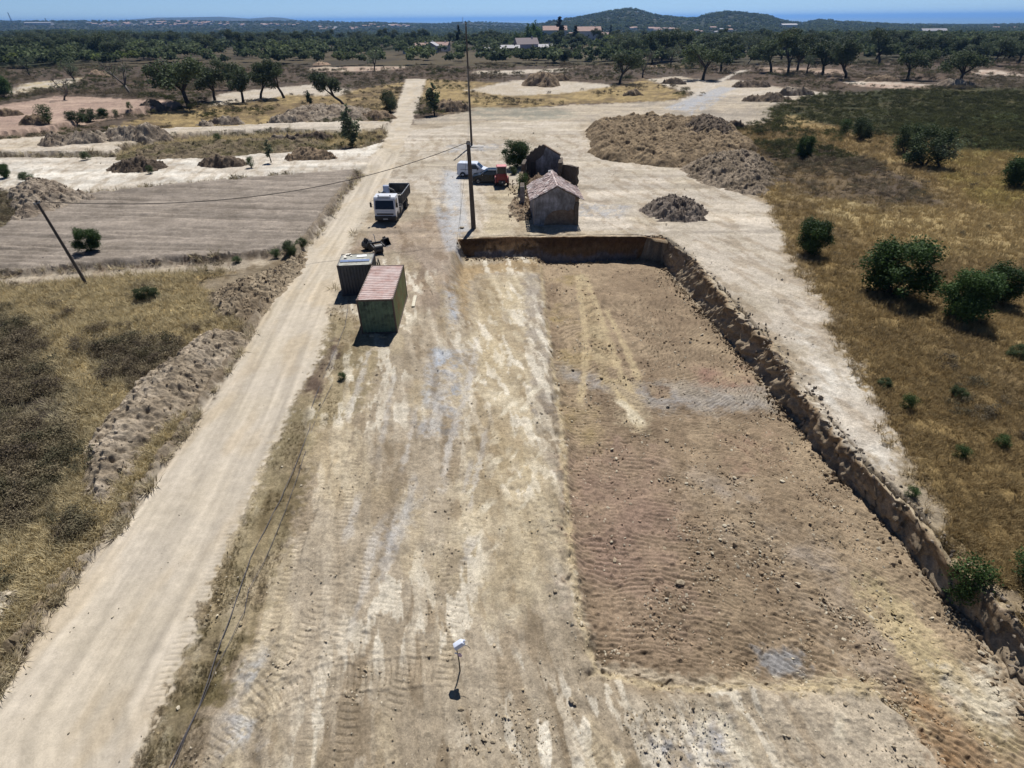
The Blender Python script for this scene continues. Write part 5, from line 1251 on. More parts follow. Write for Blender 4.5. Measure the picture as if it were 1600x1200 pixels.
M_VANW = mat_simple('van_white', (.60, .64, .72), .3, 0, .05, 1.5)
M_BLACK = mat_simple('black_plastic', (.014, .014, .016), .5, 0, .3, 4)
M_TYRE = mat_simple('tyre_rubber', (.016, .015, .015), .85, 0, .3, 6, (.09, .075, .055), .2)
M_STEEL = mat_simple('grey_steel', (.22, .23, .25), .45, .4, .2, 3)
M_BED = mat_simple('dark_bed', (.045, .047, .052), .6, .1, .3, 2, (.16, .14, .11), .25)
M_LBLUE = mat_simple('pale_blue_paint', (.22, .26, .36), .45, 0, .2, 2, (.1, .1, .1), .2)
M_GLASS, nt, b = new_mat('vehicle_glass'); b.inputs['Base Color'].default_value = (.012, .016, .024, 1); b.inputs['Roughness'].default_value = .18; b.inputs['Specular IOR Level'].default_value = .5
M_SUV = mat_simple('dark_green_paint', (.005, .008, .009), .22, 0, .1, 1.5, spec=.35)
M_REDP = mat_simple('red_paint', (.21, .012, .014), .45, 0, .2, 2, (.12, .04, .03), .2)
M_REDTOP = mat_simple('faded_red_top', (.46, .15, .15), .6, 0, .15, 2)
M_LIGHT = mat_simple('lamp_glass', (.55, .55, .52), .2, 0, .1, 3)
M_PLASTER = mat_simple('weathered_plaster', (.36, .35, .37), .9, 0, .35, 1.3, (.13, .12, .115), .55, bump=.3)
M_ADOBE = mat_simple('bare_earth_wall', (.16, .11, .075), .95, 0, .3, 2.5, (.27, .2, .14), .3, bump=.7)
M_DARKIN = mat_simple('dark_stone_wall', (.10, .078, .06), .95, 0, .3, 3, bump=.6)
M_TILE = mat_simple('old_roof_tile', (.42, .30, .26), .9, 0, .35, 1.6, (.50, .46, .42), .55, bump=.3)
M_WOOD = mat_simple('old_pole_wood', (.085, .068, .055), .9, 0, .3, 2.5)
M_CONC = mat_simple('concrete', (.40, .38, .35), .9, 0, .15, 3)
M_CABLE = mat_simple('black_cable', (.02, .02, .022), .6, 0, .1, 3)
M_HOSE = mat_simple('dusty_hose', (.055, .05, .058), .7, 0, .2, 3)
M_PLAST = mat_simple('white_plastic', (.62, .66, .76), .35, 0, .08, 5)
M_PINKTAPE = mat_simple('pink_tape', (.6, .45, .52), .6, 0, .1, 5)

# ------------------------------------------------------------------ containers
def corrugated(a, b_, z0, z1, n, depth, nrm, mat, name, parent, vertical=True):
    """a ribbed steel sheet from a to b_ (plan points), ribs upright"""
    a, b_ = Vector((*a, 0)), Vector((*b_, 0)); nv = Vector((*nrm, 0)); mb = MB(); pts = []
    for i in range(n):
        for f, d in ((0, 0), (.30, 0), (.42, -depth), (.88, -depth)):
            t = (i + f) / n; pts.append(a.lerp(b_, t) + nv * d)
    pts.append(b_ + nv * 0)
    lo = [mb.bm.verts.new(p + Vector((0, 0, z0))) for p in pts]; hi = [mb.bm.verts.new(p + Vector((0, 0, z1))) for p in pts]
    for i in range(len(pts) - 1): mb.bm.faces.new((lo[i], lo[i + 1], hi[i + 1], hi[i]))
    return mb.build(name, mat, parent)
def container(loc, rz, w, l, h, label, end_mat, side_mat, roof_mat, group=None):
    o = thing('shipping_container', label, 'container', loc, rz, group)
    f = MB(); t = .11
    for x in (-w / 2 + t / 2, w / 2 - t / 2):
        for y in (t / 2, l - t / 2): f.box((x, y, h / 2), (t, t, h - .02), bevel=.012)
    f.build('corner_post', M_RUST if end_mat is M_GREEN_D else M_NAVY, o)
    r = MB()
    for z in (h - .06, .08):
        r.box((0, t / 2, z), (w - 2 * t, t * .8, .12)); r.box((0, l - t / 2, z), (w - 2 * t, t * .8, .12))
        r.box((-w / 2 + t / 2, l / 2, z), (t * .8, l - 2 * t, .12)); r.box((w / 2 - t / 2, l / 2, z), (t * .8, l - 2 * t, .12))
    r.build('frame_rail', M_RUST if end_mat is M_GREEN_D else M_NAVY, o)
    for x in (-w / 2, w / 2):
        for y in (0, l):
            for z in (.07, h - .05):
                c = MB(); c.box((x - math.copysign(.075, x), y + (.075 if y == 0 else -.075), z), (.17, .17, .13), bevel=.01); c.build('corner_casting', M_RUST, o)
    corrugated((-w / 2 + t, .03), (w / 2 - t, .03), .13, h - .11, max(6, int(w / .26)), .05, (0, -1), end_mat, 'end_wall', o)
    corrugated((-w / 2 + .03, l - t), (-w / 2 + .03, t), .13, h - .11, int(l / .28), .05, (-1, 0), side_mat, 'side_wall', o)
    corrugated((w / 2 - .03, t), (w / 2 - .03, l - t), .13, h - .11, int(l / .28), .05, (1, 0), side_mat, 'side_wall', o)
    # roof: ribs run across
    m = MB(); n = int(l / .30) if l > 4 else int(l / .24); ys = []
    for i in range(n):
        for ff, d in ((0, 0), (.35, 0), (.5, -.035), (.85, -.035)): ys.append((.06 + (l - .12) * (i + ff) / n, h + .005 + d))
    ys.append((l - .06, h + .005))
    lo = [m.bm.verts.new((-w / 2 + .05, y, z)) for y, z in ys]; hi = [m.bm.verts.new((w / 2 - .05, y, z)) for y, z in ys]
    for i in range(len(ys) - 1): m.bm.faces.new((lo[i], hi[i], hi[i + 1], lo[i + 1]))
    m.build('roof', roof_mat, o)
    # doors at the far end with locking bars
    for s in (-1, 1):
        d = MB(); d.box((s * (w / 4 - .03), l - .02, h / 2), (w / 2 - .14, .05, h - .3), bevel=.01); dd = d.build('door', side_mat, o)
        q = MB(); q.tube([(s * w / 4, l + .03, .15), (s * w / 4, l + .03, h - .15)], .018, 6); q.build('locking_bar', M_STEEL, dd)
    return o
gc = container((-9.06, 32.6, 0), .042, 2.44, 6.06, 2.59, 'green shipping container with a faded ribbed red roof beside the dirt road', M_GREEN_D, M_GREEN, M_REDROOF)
for i, (x, s_) in enumerate(((-9.5, .26), (-8.9, .2), (-8.6, .16))):
    o = link_mesh('stone', SM[i]); o.location = (x, 32.25 - .1 * i, .06); o.scale = (s_ * 1.6, s_ * 1.3, s_ * 1.3); o['label'] = ['largest rounded stone in the shade at the foot of the green container', 'middle stone in the shade at the foot of the green container', 'smallest stone in the shade at the foot of the green container'][i]; o['category'] = 'stone'
o = thing('timber_beam', 'pale timber beam lying along the right foot of the green container', 'beam', (-7.42, 37.6, .08), .05)
MB().box((0, 0, 0), (.24, 1.9, .14), bevel=.02).build('beam', mat_simple('pale_timber', (.5, .46, .36), .8), o)
dc = container((-11.93, 38.93, 0), .1, 2.6, 2.44, 2.5, 'small dark blue container with a pale cluttered roof behind the green one', M_NAVY, M_NAVY, M_PALEROOF)
for mt, zs in ((M_PLASTER, .75),):
    nt = mt.node_tree; tcn = [q for q in nt.nodes if q.type == 'TEX_COORD'][0]; mp = nt.nodes.new('ShaderNodeMapping'); mp.inputs['Scale'].default_value = (1.5, 1, zs)
    for l in list(nt.links):
        if l.from_node == tcn: nt.links.new(mp.outputs[0], l.to_socket)
    nt.links.new(tcn.outputs['Object'], mp.inputs['Vector'])
nt = M_TILE.node_tree; rmp = [q for q in nt.nodes if q.type == 'VALTORGB']
vo = nt.nodes.new('ShaderNodeTexVoronoi'); vo.inputs['Scale'].default_value = 2.3; tcn = [q for q in nt.nodes if q.type == 'TEX_COORD'][0]; nt.links.new(tcn.outputs['Object'], vo.inputs['Vector'])
rv = nt.nodes.new('ShaderNodeValToRGB'); rv.color_ramp.elements[0].color = (.20, .13, .11, 1); rv.color_ramp.elements[1].color = (.74, .68, .64, 1); e_ = rv.color_ramp.elements.new(.45); e_.color = (.48, .36, .33, 1)
nt.links.new(vo.outputs['Color'], rv.inputs['Fac']); mxn = nt.nodes.new('ShaderNodeMixRGB'); mxn.inputs['Fac'].default_value = .8
bsdf = nt.nodes['Principled BSDF']; src = bsdf.inputs['Base Color'].links[0].from_socket; nt.links.new(src, mxn.inputs['Color1']); nt.links.new(rv.outputs['Color'], mxn.inputs['Color2']); nt.links.new(mxn.outputs['Color'], bsdf.inputs['Base Color'])
o = thing('roof_panel', 'long blue panel lying on the roof of the dark container', 'panel', (-12.05, 39.75, 2.53), .1)
MB().box((0, 0, .02), (2.2, .42, .04), bevel=.008).build('panel', M_BLUEPANEL, o)
q = MB(); [q.box((-.92 + i * .46, 0, .043), (.02, .38, .008)) for i in range(5)]; q.build('panel_joint', M_STEEL, o)
o = thing('white_sheet', 'white sheet lying on the roof of the dark container', 'sheet', (-11.75, 40.75, 2.53), .15)
MB().box((0, 0, .015), (.75, .4, .03), bevel=.008).build('sheet', mat_simple('sheet_white', (.8, .8, .78), .6), o)
o = thing('cardboard_scrap', 'crumpled pale scraps heaped at the left of the dark container roof', 'scrap', (-12.95, 40.7, 2.53), .3)
m = MB(); rr = random.Random(3)
for i in range(9): m.box((rr.uniform(-.3, .4), rr.uniform(-.4, .4), .03 + .02 * rr.random()), (rr.uniform(.1, .3), rr.uniform(.08, .2), .03), (rr.uniform(-.2, .2), rr.uniform(-.2, .2), rr.uniform(0, 3)))
m.build('scrap', mat_simple('scrap_pale', (.62, .58, .5), .8), o)
o = thing('steel_trestle', 'dark steel trestle leaning at the right side of the dark container', 'trestle', (-10.35, 40.0, 0), .1)
m = MB()
for y in (0, .7): m.tube([(-.1, y, 2.3), (.25, y - .1, 0)], .03, 6); m.tube([(-.1, y + .2, 2.3), (.25, y + .35, 0)], .03, 6)
m.tube([(-.1, 0, 2.25), (-.1, .9, 2.25)], .03, 6); m.tube([(.1, -.05, 1.0), (.1, 1.0, 1.0)], .025, 6); m.build('frame', M_BED, o)

# ------------------------------------------------------------------ black machine attachments behind the containers
def digger_bucket(loc, rz, s, label):
    o = thing('excavator_bucket', label, 'bucket', loc, rz, None, s)
    prof = [(0, 0), (.55, -.02), (.95, .12), (1.1, .42), (1.02, .72), (.7, .92), (.45, .95)]
    m = MB()
    for w0, w1 in ((-.5, -.46), (.46, .5)): m.prism(prof + [(.3, .5)], 'x', w0, w1)
    pts = prof
    for i in range(len(pts) - 1):
        (a, b0), (c, d) = pts[i], pts[i + 1]
        m._add([(-.46, a, b0), (.46, a, b0), (.46, c, d), (-.46, c, d), (-.46, a, b0 + .03), (.46, a, b0 + .03), (.46, c - .03, d + .01), (-.46, c - .03, d + .01)], [(0, 1, 2, 3), (4, 5, 6, 7), (0, 1, 5, 4), (2, 3, 7, 6), (1, 2, 6, 5), (3, 0, 4, 7)])
    m.build('shell', M_BLACK, o)
    for i in range(5):
        t = MB(); t.prism([(-.18, -.02), (.08, -.03), (.08, .05)], 'x', -.46 + i * .2, -.36 + i * .2); t.build('tooth', M_BED, o)
    e = MB()
    for x in (-.16, .12): e.prism([(.6, .9), (.95, .82), (.9, 1.15), (.72, 1.2)], 'x', x, x + .05)
    e.tube([(-.25, .82, 1.05), (.25, .82, 1.05)], .035, 8); e.build('lug', M_BED, o); return o
p = at(600, 386); digger_bucket((p[0] - .9, p[1] - .2, .0), 2.4, .95, 'bigger black digger bucket lying behind the small dark container')
p = at(594, 396); o = thing('compactor_drum', 'black rounded roller beside the bigger digger bucket', 'roller', (p[0] - .1, p[1], 0), .5)
MB().cyl((0, 0, .45), .42, .7, 'x', 22).build('drum', M_BLACK, o, True); m = MB(); m.box((-.5, .1, .75), (.08, 1.2, .14)); m.box((.5, .1, .75), (.08, 1.2, .14)); m.box((0, .7, .8), (1.1, .1, .2)); m.build('yoke', M_BED, o)
m = MB(); m.tube([(0, .7, .9), (.1, 1.2, 1.3), (.1, 1.5, 1.35)], .04, 6); m.build('handle', M_BED, o)
p = at(613, 383); digger_bucket((p[0] - .3, p[1] - .2, 0), .9, .7, 'smaller black digger bucket lying apart toward the yard')
p = at(722, 357); o = link_mesh('stone', SM[2]); o.location = (p[0], p[1], .1); o.scale = (.5, .4, .4); tag(o, 'dark lump lying on the pale track left of the nearest pole', 'stone')

# ------------------------------------------------------------------ wheels
def wheel(parent, x, y, r, w, axis='x', dual=False):
    m = MB(); m.ring((0, 0, 0), r, r * .58, w, axis, 26)
    o = m.build('wheel', M_TYRE, parent, True); o.location = (x, y, r)
    m = MB(); m.cyl((0, 0, 0), r * .58, w * .55, axis, 20)
    for k in range(6):
        a = k * math.pi / 3; v = (w * .3, math.cos(a) * r * .3, math.sin(a) * r * .3) if axis == 'x' else (math.cos(a) * r * .3, w * .3, math.sin(a) * r * .3)
        m.cyl(v, r * .07, w * .06, axis, 8); v2 = (-v[0], v[1], v[2]) if axis == 'x' else (v[0], -v[1], v[2]); m.cyl(v2, r * .07, w * .06, axis, 8)
    m.build('rim', M_STEEL, o); return o

# ------------------------------------------------------------------ white tipper lorry with loading crane (front faces -y)
tk = thing('tipper_truck', 'white cab tipper lorry with a folded loading crane parked facing the camera', 'truck', (-13.2, 57.0, 0), .0)
tk.rotation_euler.z = -.035
CW = 2.25
m = MB(); prof = [(0, .55), (-.02, 1.05), (.0, 1.45), (.28, 2.45), (.42, 2.62), (1.75, 2.66), (1.8, .75), (1.55, .62), (1.35, .62), (1.2, .95), (.85, 1.1), (.5, .95), (.35, .6)]
m.prism(prof, 'x', -CW / 2, CW / 2, .03); cab = m.build('cab', M_WHITE, tk, True)
m = MB(); m._add([(-1.0, -.015, 1.46), (1.0, -.015, 1.46), (.94, .262, 2.38), (-.94, .262, 2.38), (-1.0, .02, 1.46), (1.0, .02, 1.46), (.94, .30, 2.38), (-.94, .30, 2.38)], [(0, 1, 2, 3), (4, 5, 6, 7), (0, 1, 5, 4), (1, 2, 6, 5), (2, 3, 7, 6), (3, 0, 4, 7)]); ws = m.build('windscreen', M_GLASS, tk)
m = MB(); m.tube([(-.7, -.04, 1.5), (-.1, .03, 1.72)], .012, 4); m.tube([(.1, -.04, 1.5), (.7, .03, 1.72)], .012, 4); m.build('wiper', M_BLACK, ws)
for s in (-1, 1):
    m = MB(); m.prism([(.22, 1.55), (.42, 2.32), (1.15, 2.36), (1.15, 1.5)], 'x', s * (CW / 2 + .002) - .008, s * (CW / 2 + .002) + .008); m.build('side_window', M_GLASS, tk)
    m = MB(); m.box((s * (CW / 2 + .006), 1.2, 1.55), (.012, .012, 1.5)); m.build('door_gap', M_BLACK, tk)
    m = MB(); m.tube([(s * 1.1, .1, 2.35), (s * 1.35, -.08, 2.3), (s * 1.35, -.08, 1.75)], .02, 6); m.box((s * 1.37, -.1, 1.95), (.2, .09, .5), bevel=.02); m.build('mirror', M_BLACK, tk)
    m = MB(); m.box((s * .85, -.06, .72), (.36, .08, .2), bevel=.02); m.build('headlight', M_LIGHT, tk)
    m = MB(); m.cyl((s * .62, .5, 2.72), .07, .12, 'z', 10); m.build('roof_beacon', M_BLACK, tk)
m = MB(); m.box((0, -.07, .98), (1.75, .05, .13), bevel=.01); m.build('grille_slot', M_BLACK, tk)
m = MB(); m.box((0, -.045, 1.18), (2.05, .03, .16), bevel=.008); m.build('grille_panel', M_WHITE, tk)
m = MB(); m.box((0, -.02, .55), (CW + .02, .3, .48), bevel=.05); bp_ = m.build('bumper', M_BLACK, tk, True)
m = MB(); m.box((0, -.185, .5), (.5, .015, .12)); m.build('number_plate', M_LIGHT, bp_)
m = MB(); m.box((0, .32, 2.71), (1.1, .35, .035), bevel=.01); m.build('roof_hatch', M_STEEL, tk)
m = MB(); [m.box((s * .42, 4.3, .78), (.12, 7.0, .24)) for s in (-1, 1)]; m.box((0, 2.0, .78), (.9, .12, .2)); m.box((0, 6.5, .78), (.9, .12, .2)); m.build('chassis', M_BLACK, tk)
for s in (-1, 1):
    wheel(tk, s * .98, .85, .5, .3); wheel(tk, s * 1.0, 5.6, .5, .34)
    m = MB(); m.box((s * .95, 3.0, .75), (.35, 1.1, .5), bevel=.06); m.build('fuel_tank', M_STEEL, tk, True)
    m = MB(); pts = [(s * 1.0, 5.6 + math.cos(a) * .66, .5 + math.sin(a) * .62) for a in np.linspace(.15, math.pi - .15, 9)]
    for i in range(8):
        m._add([(pts[i][0] - .18, pts[i][1], pts[i][2]), (pts[i][0] + .18, pts[i][1], pts[i][2]), (pts[i + 1][0] + .18, pts[i + 1][1], pts[i + 1][2]), (pts[i + 1][0] - .18, pts[i + 1][1], pts[i + 1][2]),
                (pts[i][0] - .18, pts[i][1], pts[i][2] + .02), (pts[i][0] + .18, pts[i][1], pts[i][2] + .02), (pts[i + 1][0] + .18, pts[i + 1][1], pts[i + 1][2] + .02), (pts[i + 1][0] - .18, pts[i + 1][1], pts[i + 1][2] + .02)],
               [(0, 1, 2, 3), (4, 5, 6, 7), (0, 3, 7, 4), (1, 2, 6, 5)])
    m.build('mudguard', M_BLACK, tk)
# tipper body
m = MB(); m.box((0, 5.55, 1.1), (2.3, 4.7, .1)); m.build('bed_floor', mat_simple('dusty_floor', (.28, .27, .25), .8, 0, .2, 2), tk)
for s in (-1, 1):
    for k in range(2):
        m = MB(); y0 = 3.22 + k * 2.36; m.box((s * 1.16, y0 + 1.15, 1.62), (.05, 2.24, .92), bevel=.01)
        for j in range(5): m.box((s * 1.2, y0 + .25 + j * .45, 1.62), (.04, .06, .86))
        m.build('side_board', M_BED, tk)
    m = MB(); m.box((s * 1.17, 5.57, 1.65), (.08, .1, 1.05)); m.box((s * 1.17, 7.86, 1.65), (.08, .1, 1.05)); m.box((s * 1.17, 3.22, 1.65), (.08, .1, 1.05)); m.build('stake_post', M_BED, tk)
    m = MB(); m.box((s * 1.175, 5.55, 2.12), (.07, 4.7, .06), bevel=.01); m.build('top_rail', M_STEEL, tk)
m = MB(); m.box((0, 7.9, 1.66), (2.3, .06, 1.0), bevel=.01); m.build('tailboard', M_BED, tk)
m = MB(); m.box((0, 7.9, 2.19), (2.36, .09, .07), bevel=.01); m.build('tail_rail', M_STEEL, tk)
m = MB(); m.box((0, 3.18, 1.62), (2.3, .06, .9), bevel=.01); m.build('headboard', M_BED, tk)
# folded crane between the cab and the body
m = MB(); m.box((-.1, 2.45, 1.35), (.7, .6, 1.1), bevel=.04); m.cyl((-.1, 2.45, 2.1), .2, .8, 'z', 14); m.build('crane_base', M_LBLUE, tk)
m = MB(); m.prism([(2.2, 2.35), (2.75, 2.3), (2.85, 3.0), (2.6, 3.32), (2.3, 3.25)], 'x', -.5, .1, .03); m.build('crane_column', M_LBLUE, tk)
m = MB(); m.tube([(-.2, 2.5, 3.1), (.55, 2.6, 2.75), (.95, 2.7, 1.9)], .1, 8); m.tube([(.2, 2.8, 2.95), (.75, 2.85, 2.3), (.8, 2.9, 1.5)], .07, 8); m.build('crane_arm', M_BED, tk)
m = MB(); m.box((-.95, 2.2, 2.45), (.08, .08, .65)); m.box((-.6, 2.2, 2.62), (.7, .06, .06)); m.box((-.6, 2.2, 2.42), (.7, .06, .06)); m.box((-.75, 2.25, 1.95), (.08, .08, .9)); m.build('crane_control', M_BED, tk)
m = MB(); [m.tube([(.5 + i * .1, 2.5 + i * .1, 2.6), (.9 + i * .05, 3.2, 2.3 - i * .1), (.7, 3.9, 2.05)], .022, 5) for i in range(4)]; m.build('hydraulic_hose', M_BLACK, tk)
for s in (-1, 1): MB().box((s * 1.0, 2.45, .75), (.3, .35, .7), bevel=.03).build('stabiliser', M_BED, tk)

# ------------------------------------------------------------------ cars (length along +x, nose at +x)
def car(name, label, loc, rz, prof, glass, L_, w, mat, cat, r, wx, extra=None):
    o = thing(name, label, cat, loc, rz)
    m = MB(); m.prism(prof, 'y', -w / 2, w / 2, .05)
    for v in m.bm.verts:      # tumblehome
        if v.co.z > .95: v.co.y *= 1 - (v.co.z - .95) * .13
        if v.co.x > L_ * .93 or v.co.x < L_ * .03: v.co.y *= .95
    m.build('body', mat, o, True)
    for s in (-1, 1):
        for g in glass:
            m = MB(); vs = []
            for x, z in g: vs.append((x, s * (w / 2 * (1 - max(0, z - .95) * .13) + .006), z))
            n = len(vs); vs2 = [(a, b_ - s * .02, c) for a, b_, c in vs]
            m._add(vs + vs2, [tuple(range(n)), tuple(range(n, 2 * n))] + [(i, (i + 1) % n, n + (i + 1) % n, n + i) for i in range(n)]); m.build('side_window', M_GLASS, o)
        for x in wx:
            wheel(o, x, s * (w / 2 - .1), r, .21, 'y')
            m = MB(); m.tube([(x + math.cos(a) * r * 1.13, s * (w / 2 - .0), r + math.sin(a) * r * 1.13) for a in np.linspace(-.15, math.pi + .15, 14)], .035, 5); m.build('wheel_arch', M_BLACK, o)
        m = MB(); m.box((L_ * .66, s * (w / 2 + .08), 1.08), (.13, .18, .14), bevel=.03); m.build('mirror', M_BLACK, o)
        m = MB(); m.box((L_ - .12, s * (w / 2 - .25), .74), (.16, .3, .17), bevel=.03); m.build('headlight', M_LIGHT, o)
        m = MB(); m.box((.03, s * (w / 2 - .14), .95), (.06, .14, .3), bevel=.02); m.build('tail_light', M_REDP, o)
        m = MB(); m.box((L_ * .5, s * (w / 2 + .004), .98), (.2, .02, .035)); m.build('door_handle', M_BLACK, o)
        m = MB()
        for x in (L_ * .40, L_ * .64): m.box((x, s * (w / 2 + .003), .8), (.015, .008, .8))
        m.build('door_gap', M_BLACK, o)
        m = MB(); m.box((L_ * .5, s * (w / 2 - .02), .33), (L_ * .46, .08, .14), bevel=.02); m.build('sill', M_BLACK, o)
    m = MB(); m.box((L_ - .02, 0, .45), (.14, w * .9, .24), bevel=.04); m.box((.02, 0, .45), (.14, w * .9, .24), bevel=.04); m.build('bumper', M_BLACK, o)
    return o
def slab(o, name, a, b_, w0, w1, mat, lift=.012):
    (x0, z0), (x1, z1) = a, b_; n = Vector((-(z1 - z0), 0, x1 - x0)).normalized() * lift
    if n.z < 0: n = -n
    m = MB(); v = [Vector((x0, -w0, z0)) + n, Vector((x0, w0, z0)) + n, Vector((x1, w1, z1)) + n, Vector((x1, -w1, z1)) + n]
    m._add([tuple(q) for q in v] + [tuple(q - n * 2) for q in v], [(0, 1, 2, 3), (7, 6, 5, 4), (0, 1, 5, 4), (1, 2, 6, 5), (2, 3, 7, 6), (3, 0, 4, 7)]); return m.build(name, mat, o)
van = car('small_van', 'small white panel van parked beyond the dark car by the near pole', (-7.15, 77.75, 0), -.13,
          [(0, .35), (0, 1.2), (.06, 1.72), (.22, 1.82), (2.55, 1.82), (2.72, 1.74), (3.4, 1.12), (4.1, .96), (4.32, .72), (4.34, .38), (4.0, .28), (.3, .28)],
          [[(2.05, 1.1), (2.05, 1.62), (2.62, 1.62), (3.1, 1.1)]], 4.34, 1.76, M_VANW, 'van', .32, (.78, 3.5))
slab(van, 'windscreen', (3.36, 1.15), (2.76, 1.7), .78, .68, M_GLASS)
m = MB(); m.box((1.1, -.885, 1.02), (1.2, .02, .05)); m.box((1.1, .885, 1.02), (1.2, .02, .05)); m.build('slide_rail', M_STEEL, van)
suv = car('dark_car', 'dark green estate car parked between the white van and the red cab vehicle', (-.6, 73.9, 0), math.pi - .02,
          [(0, .4), (0, .95), (.1, 1.25), (.45, 1.62), (.8, 1.68), (2.3, 1.68), (2.55, 1.6), (3.2, 1.12), (4.2, 1.0), (4.46, .8), (4.5, .45), (4.2, .32), (.3, .32)],
          [[(.5, 1.12), (.62, 1.52), (1.35, 1.58), (1.35, 1.12)], [(1.42, 1.12), (1.42, 1.58), (2.35, 1.56), (2.95, 1.14)]], 4.5, 1.82, M_SUV, 'car', .36, (.85, 3.6))
slab(suv, 'windscreen', (3.15, 1.16), (2.6, 1.57), .8, .7, M_GLASS); slab(suv, 'rear_window', (.12, 1.24), (.42, 1.58), .72, .66, M_GLASS)
m = MB(); [m.tube([(.8, s * .7, 1.72), (2.3, s * .7, 1.72)], .02, 6) for s in (-1, 1)]; m.build('roof_rail', M_STEEL, suv)

# red cabbed machine beside the dark car
rt = thing('red_cab_machine', 'small tall red machine with a glazed cab and faded red roof', 'tractor', (-1.08, 71.5, 0), .06)
m = MB(); m.prism([(-.66, .55), (-.7, 1.0), (-.66, 1.62), (.66, 1.62), (.7, 1.0), (.66, .55)], 'y', 0, 1.15, .05); m.build('lower_body', M_REDP, rt, True)
m = MB(); m.prism([(-.4, .32), (-.45, .8), (.45, .8), (.4, .32)], 'y', -.12, 0, .03); lb = m.build('rear_panel', M_BED, rt)
m = MB(); m.cyl((.05, -.14, .62), .09, .05, 'y', 14); m.build('lamp', M_LIGHT, lb)
for sx in (-1, 1):
    for y in (.05, 1.1): m = MB(); m.tube([(sx * .62, y, 1.6), (sx * .56, y + (.04 if y < .5 else -.04), 2.42)], .035, 6); m.build('cab_post', M_LIGHT, rt)
    m = MB(); m._add([(sx * .615, .1, 1.64), (sx * .615, 1.05, 1.64), (sx * .565, 1.02, 2.38), (sx * .565, .12, 2.38), (sx * .6, .1, 1.64), (sx * .6, 1.05, 1.64), (sx * .55, 1.02, 2.38), (sx * .55, .12, 2.38)], [(0, 1, 2, 3), (4, 5, 6, 7), (0, 1, 5, 4), (1, 2, 6, 5), (2, 3, 7, 6), (3, 0, 4, 7)]); m.build('side_window', M_GLASS, rt)
    m = MB(); m.tube([(sx * .8, .75 + math.cos(a) * .62, .55 + math.sin(a) * .62) for a in np.linspace(-.1, math.pi + .1, 12)], .07, 6); m.build('mudguard', M_REDTOP, rt)
    wheel(rt, sx * .8, .75, .55, .3); wheel(rt, sx * .62, 2.3, .36, .2)
m = MB(); m.box((0, .04, 2.0), (1.08, .02, .74)); m.build('rear_window', M_GLASS, rt); m = MB(); m.box((0, 1.1, 2.0), (1.08, .02, .74)); m.build('windscreen', M_GLASS, rt)
m = MB(); m.box((0, .57, 2.47), (1.36, 1.3, .12), taper=.86, bevel=.04); m.build('cab_roof', M_REDTOP, rt, True)
m = MB(); m.box((0, 1.95, .95), (.62, 1.6, .62), taper=.85, bevel=.06); m.build('bonnet', M_REDP, rt, True)
m = MB(); m.tube([(.2, 1.9, 1.2), (.2, 1.9, 1.9)], .03, 6); m.build('exhaust', M_BLACK, rt)

# ------------------------------------------------------------------ the ruined house
def rough_box(mb, c, d, seed, amp=.05, n=5):
    """thick wall with worn, wavy top and faces"""
    bm = mb.bm; x, y, z = d; rs = np.random.RandomState(seed)
    nx, ny, nz = max(1, int(x / .45)), max(1, int(y / .45)), max(1, int(z / .45))
    tmp = bmesh.new(); bmesh.ops.create_cube(tmp, size=1); 
    bmesh.ops.subdivide_edges(tmp, edges=[e for e in tmp.edges], cuts=max(2, min(8, max(nx, ny, nz))), use_grid_fill=True)
    for v in tmp.verts:
        p = Vector((v.co.x * x, v.co.y * y, v.co.z * z)) + Vector(c); nn = (fbm(np.array([p.x + p.z * 1.7]), np.array([p.y - p.z]), seed, 3)[0])
        v.co = p + Vector((nn * amp, nn * amp * .8, nn * amp * 2.0 if v.co.z > .4 else 0))
    vm = {v: bm.verts.new(v.co) for v in tmp.verts}
    for f in tmp.faces: bm.faces.new([vm[v] for v in f.verts])
    tmp.free()
hs = thing('ruined_house', 'front ruined hut with a broken tiled roof and a half fallen plaster gable', 'ruin', (2.40, 55.7, 0), .03)
HW, HL, HE, HA = 4.6, 6.6, 2.8, 3.95
# gable end facing the camera: plaster slab with a large fallen patch showing the earth wall
m = MB(); m.prism([(0, 0), (HW, 0), (HW, HE), (HW / 2, HA), (0, HE)], 'y', .06, .45); m.build('gable_wall', M_ADOBE, hs)
plast = [(.0, -.02), (1.05, -.02), (1.15, .55), (1.45, 1.1), (2.0, 1.5), (2.7, 1.62), (3.3, 1.6), (3.55, 1.45), (3.8, 1.72), (4.1, 1.6), (4.18, HE - .3), (4.2, HE + .12), (HW / 2, HA - .03), (0, HE - .02)]
m = MB(); m.prism(plast, 'y', .0, .058); m.build('plaster', M_PLASTER, hs)
m = MB(); rough_box(m, (4.42, .2, 1.15), (.4, .5, 2.3), 5, .06); m.build('corner_pier', M_DARKIN, hs)
m = MB(); rough_box(m, (.2, HL / 2 + .3, HE / 2), (.4, HL - .5, HE), 7, .04); m.build('side_wall', M_PLASTER, hs)
m = MB(); rough_box(m, (HW - .2, HL / 2 + .3, HE / 2 - .05), (.4, HL - .5, HE), 9, .05); m.build('side_wall', M_ADOBE, hs)
m = MB(); m.prism([(0, 0), (HW, 0), (HW, HE - .1), (HW / 2 + .6, HA - .5), (HW / 2, HA - .1), (0, HE)], 'y', HL - .4, HL); m.build('rear_wall', M_ADOBE, hs)
m = MB(); m.box((HW / 2, HL / 2, HA - .18), (.14, HL - .2, .18)); [m.box((HW / 4 + .05, .8 + i * 1.3, HE + .42), (HW / 2 - .1, .1, .12), (0, -.5, 0)) for i in range(4)]; [m.box((HW * .75 - .05, .8 + i * 1.3, HE + .42), (HW / 2 - .1, .1, .12), (0, .5, 0)) for i in range(4)]
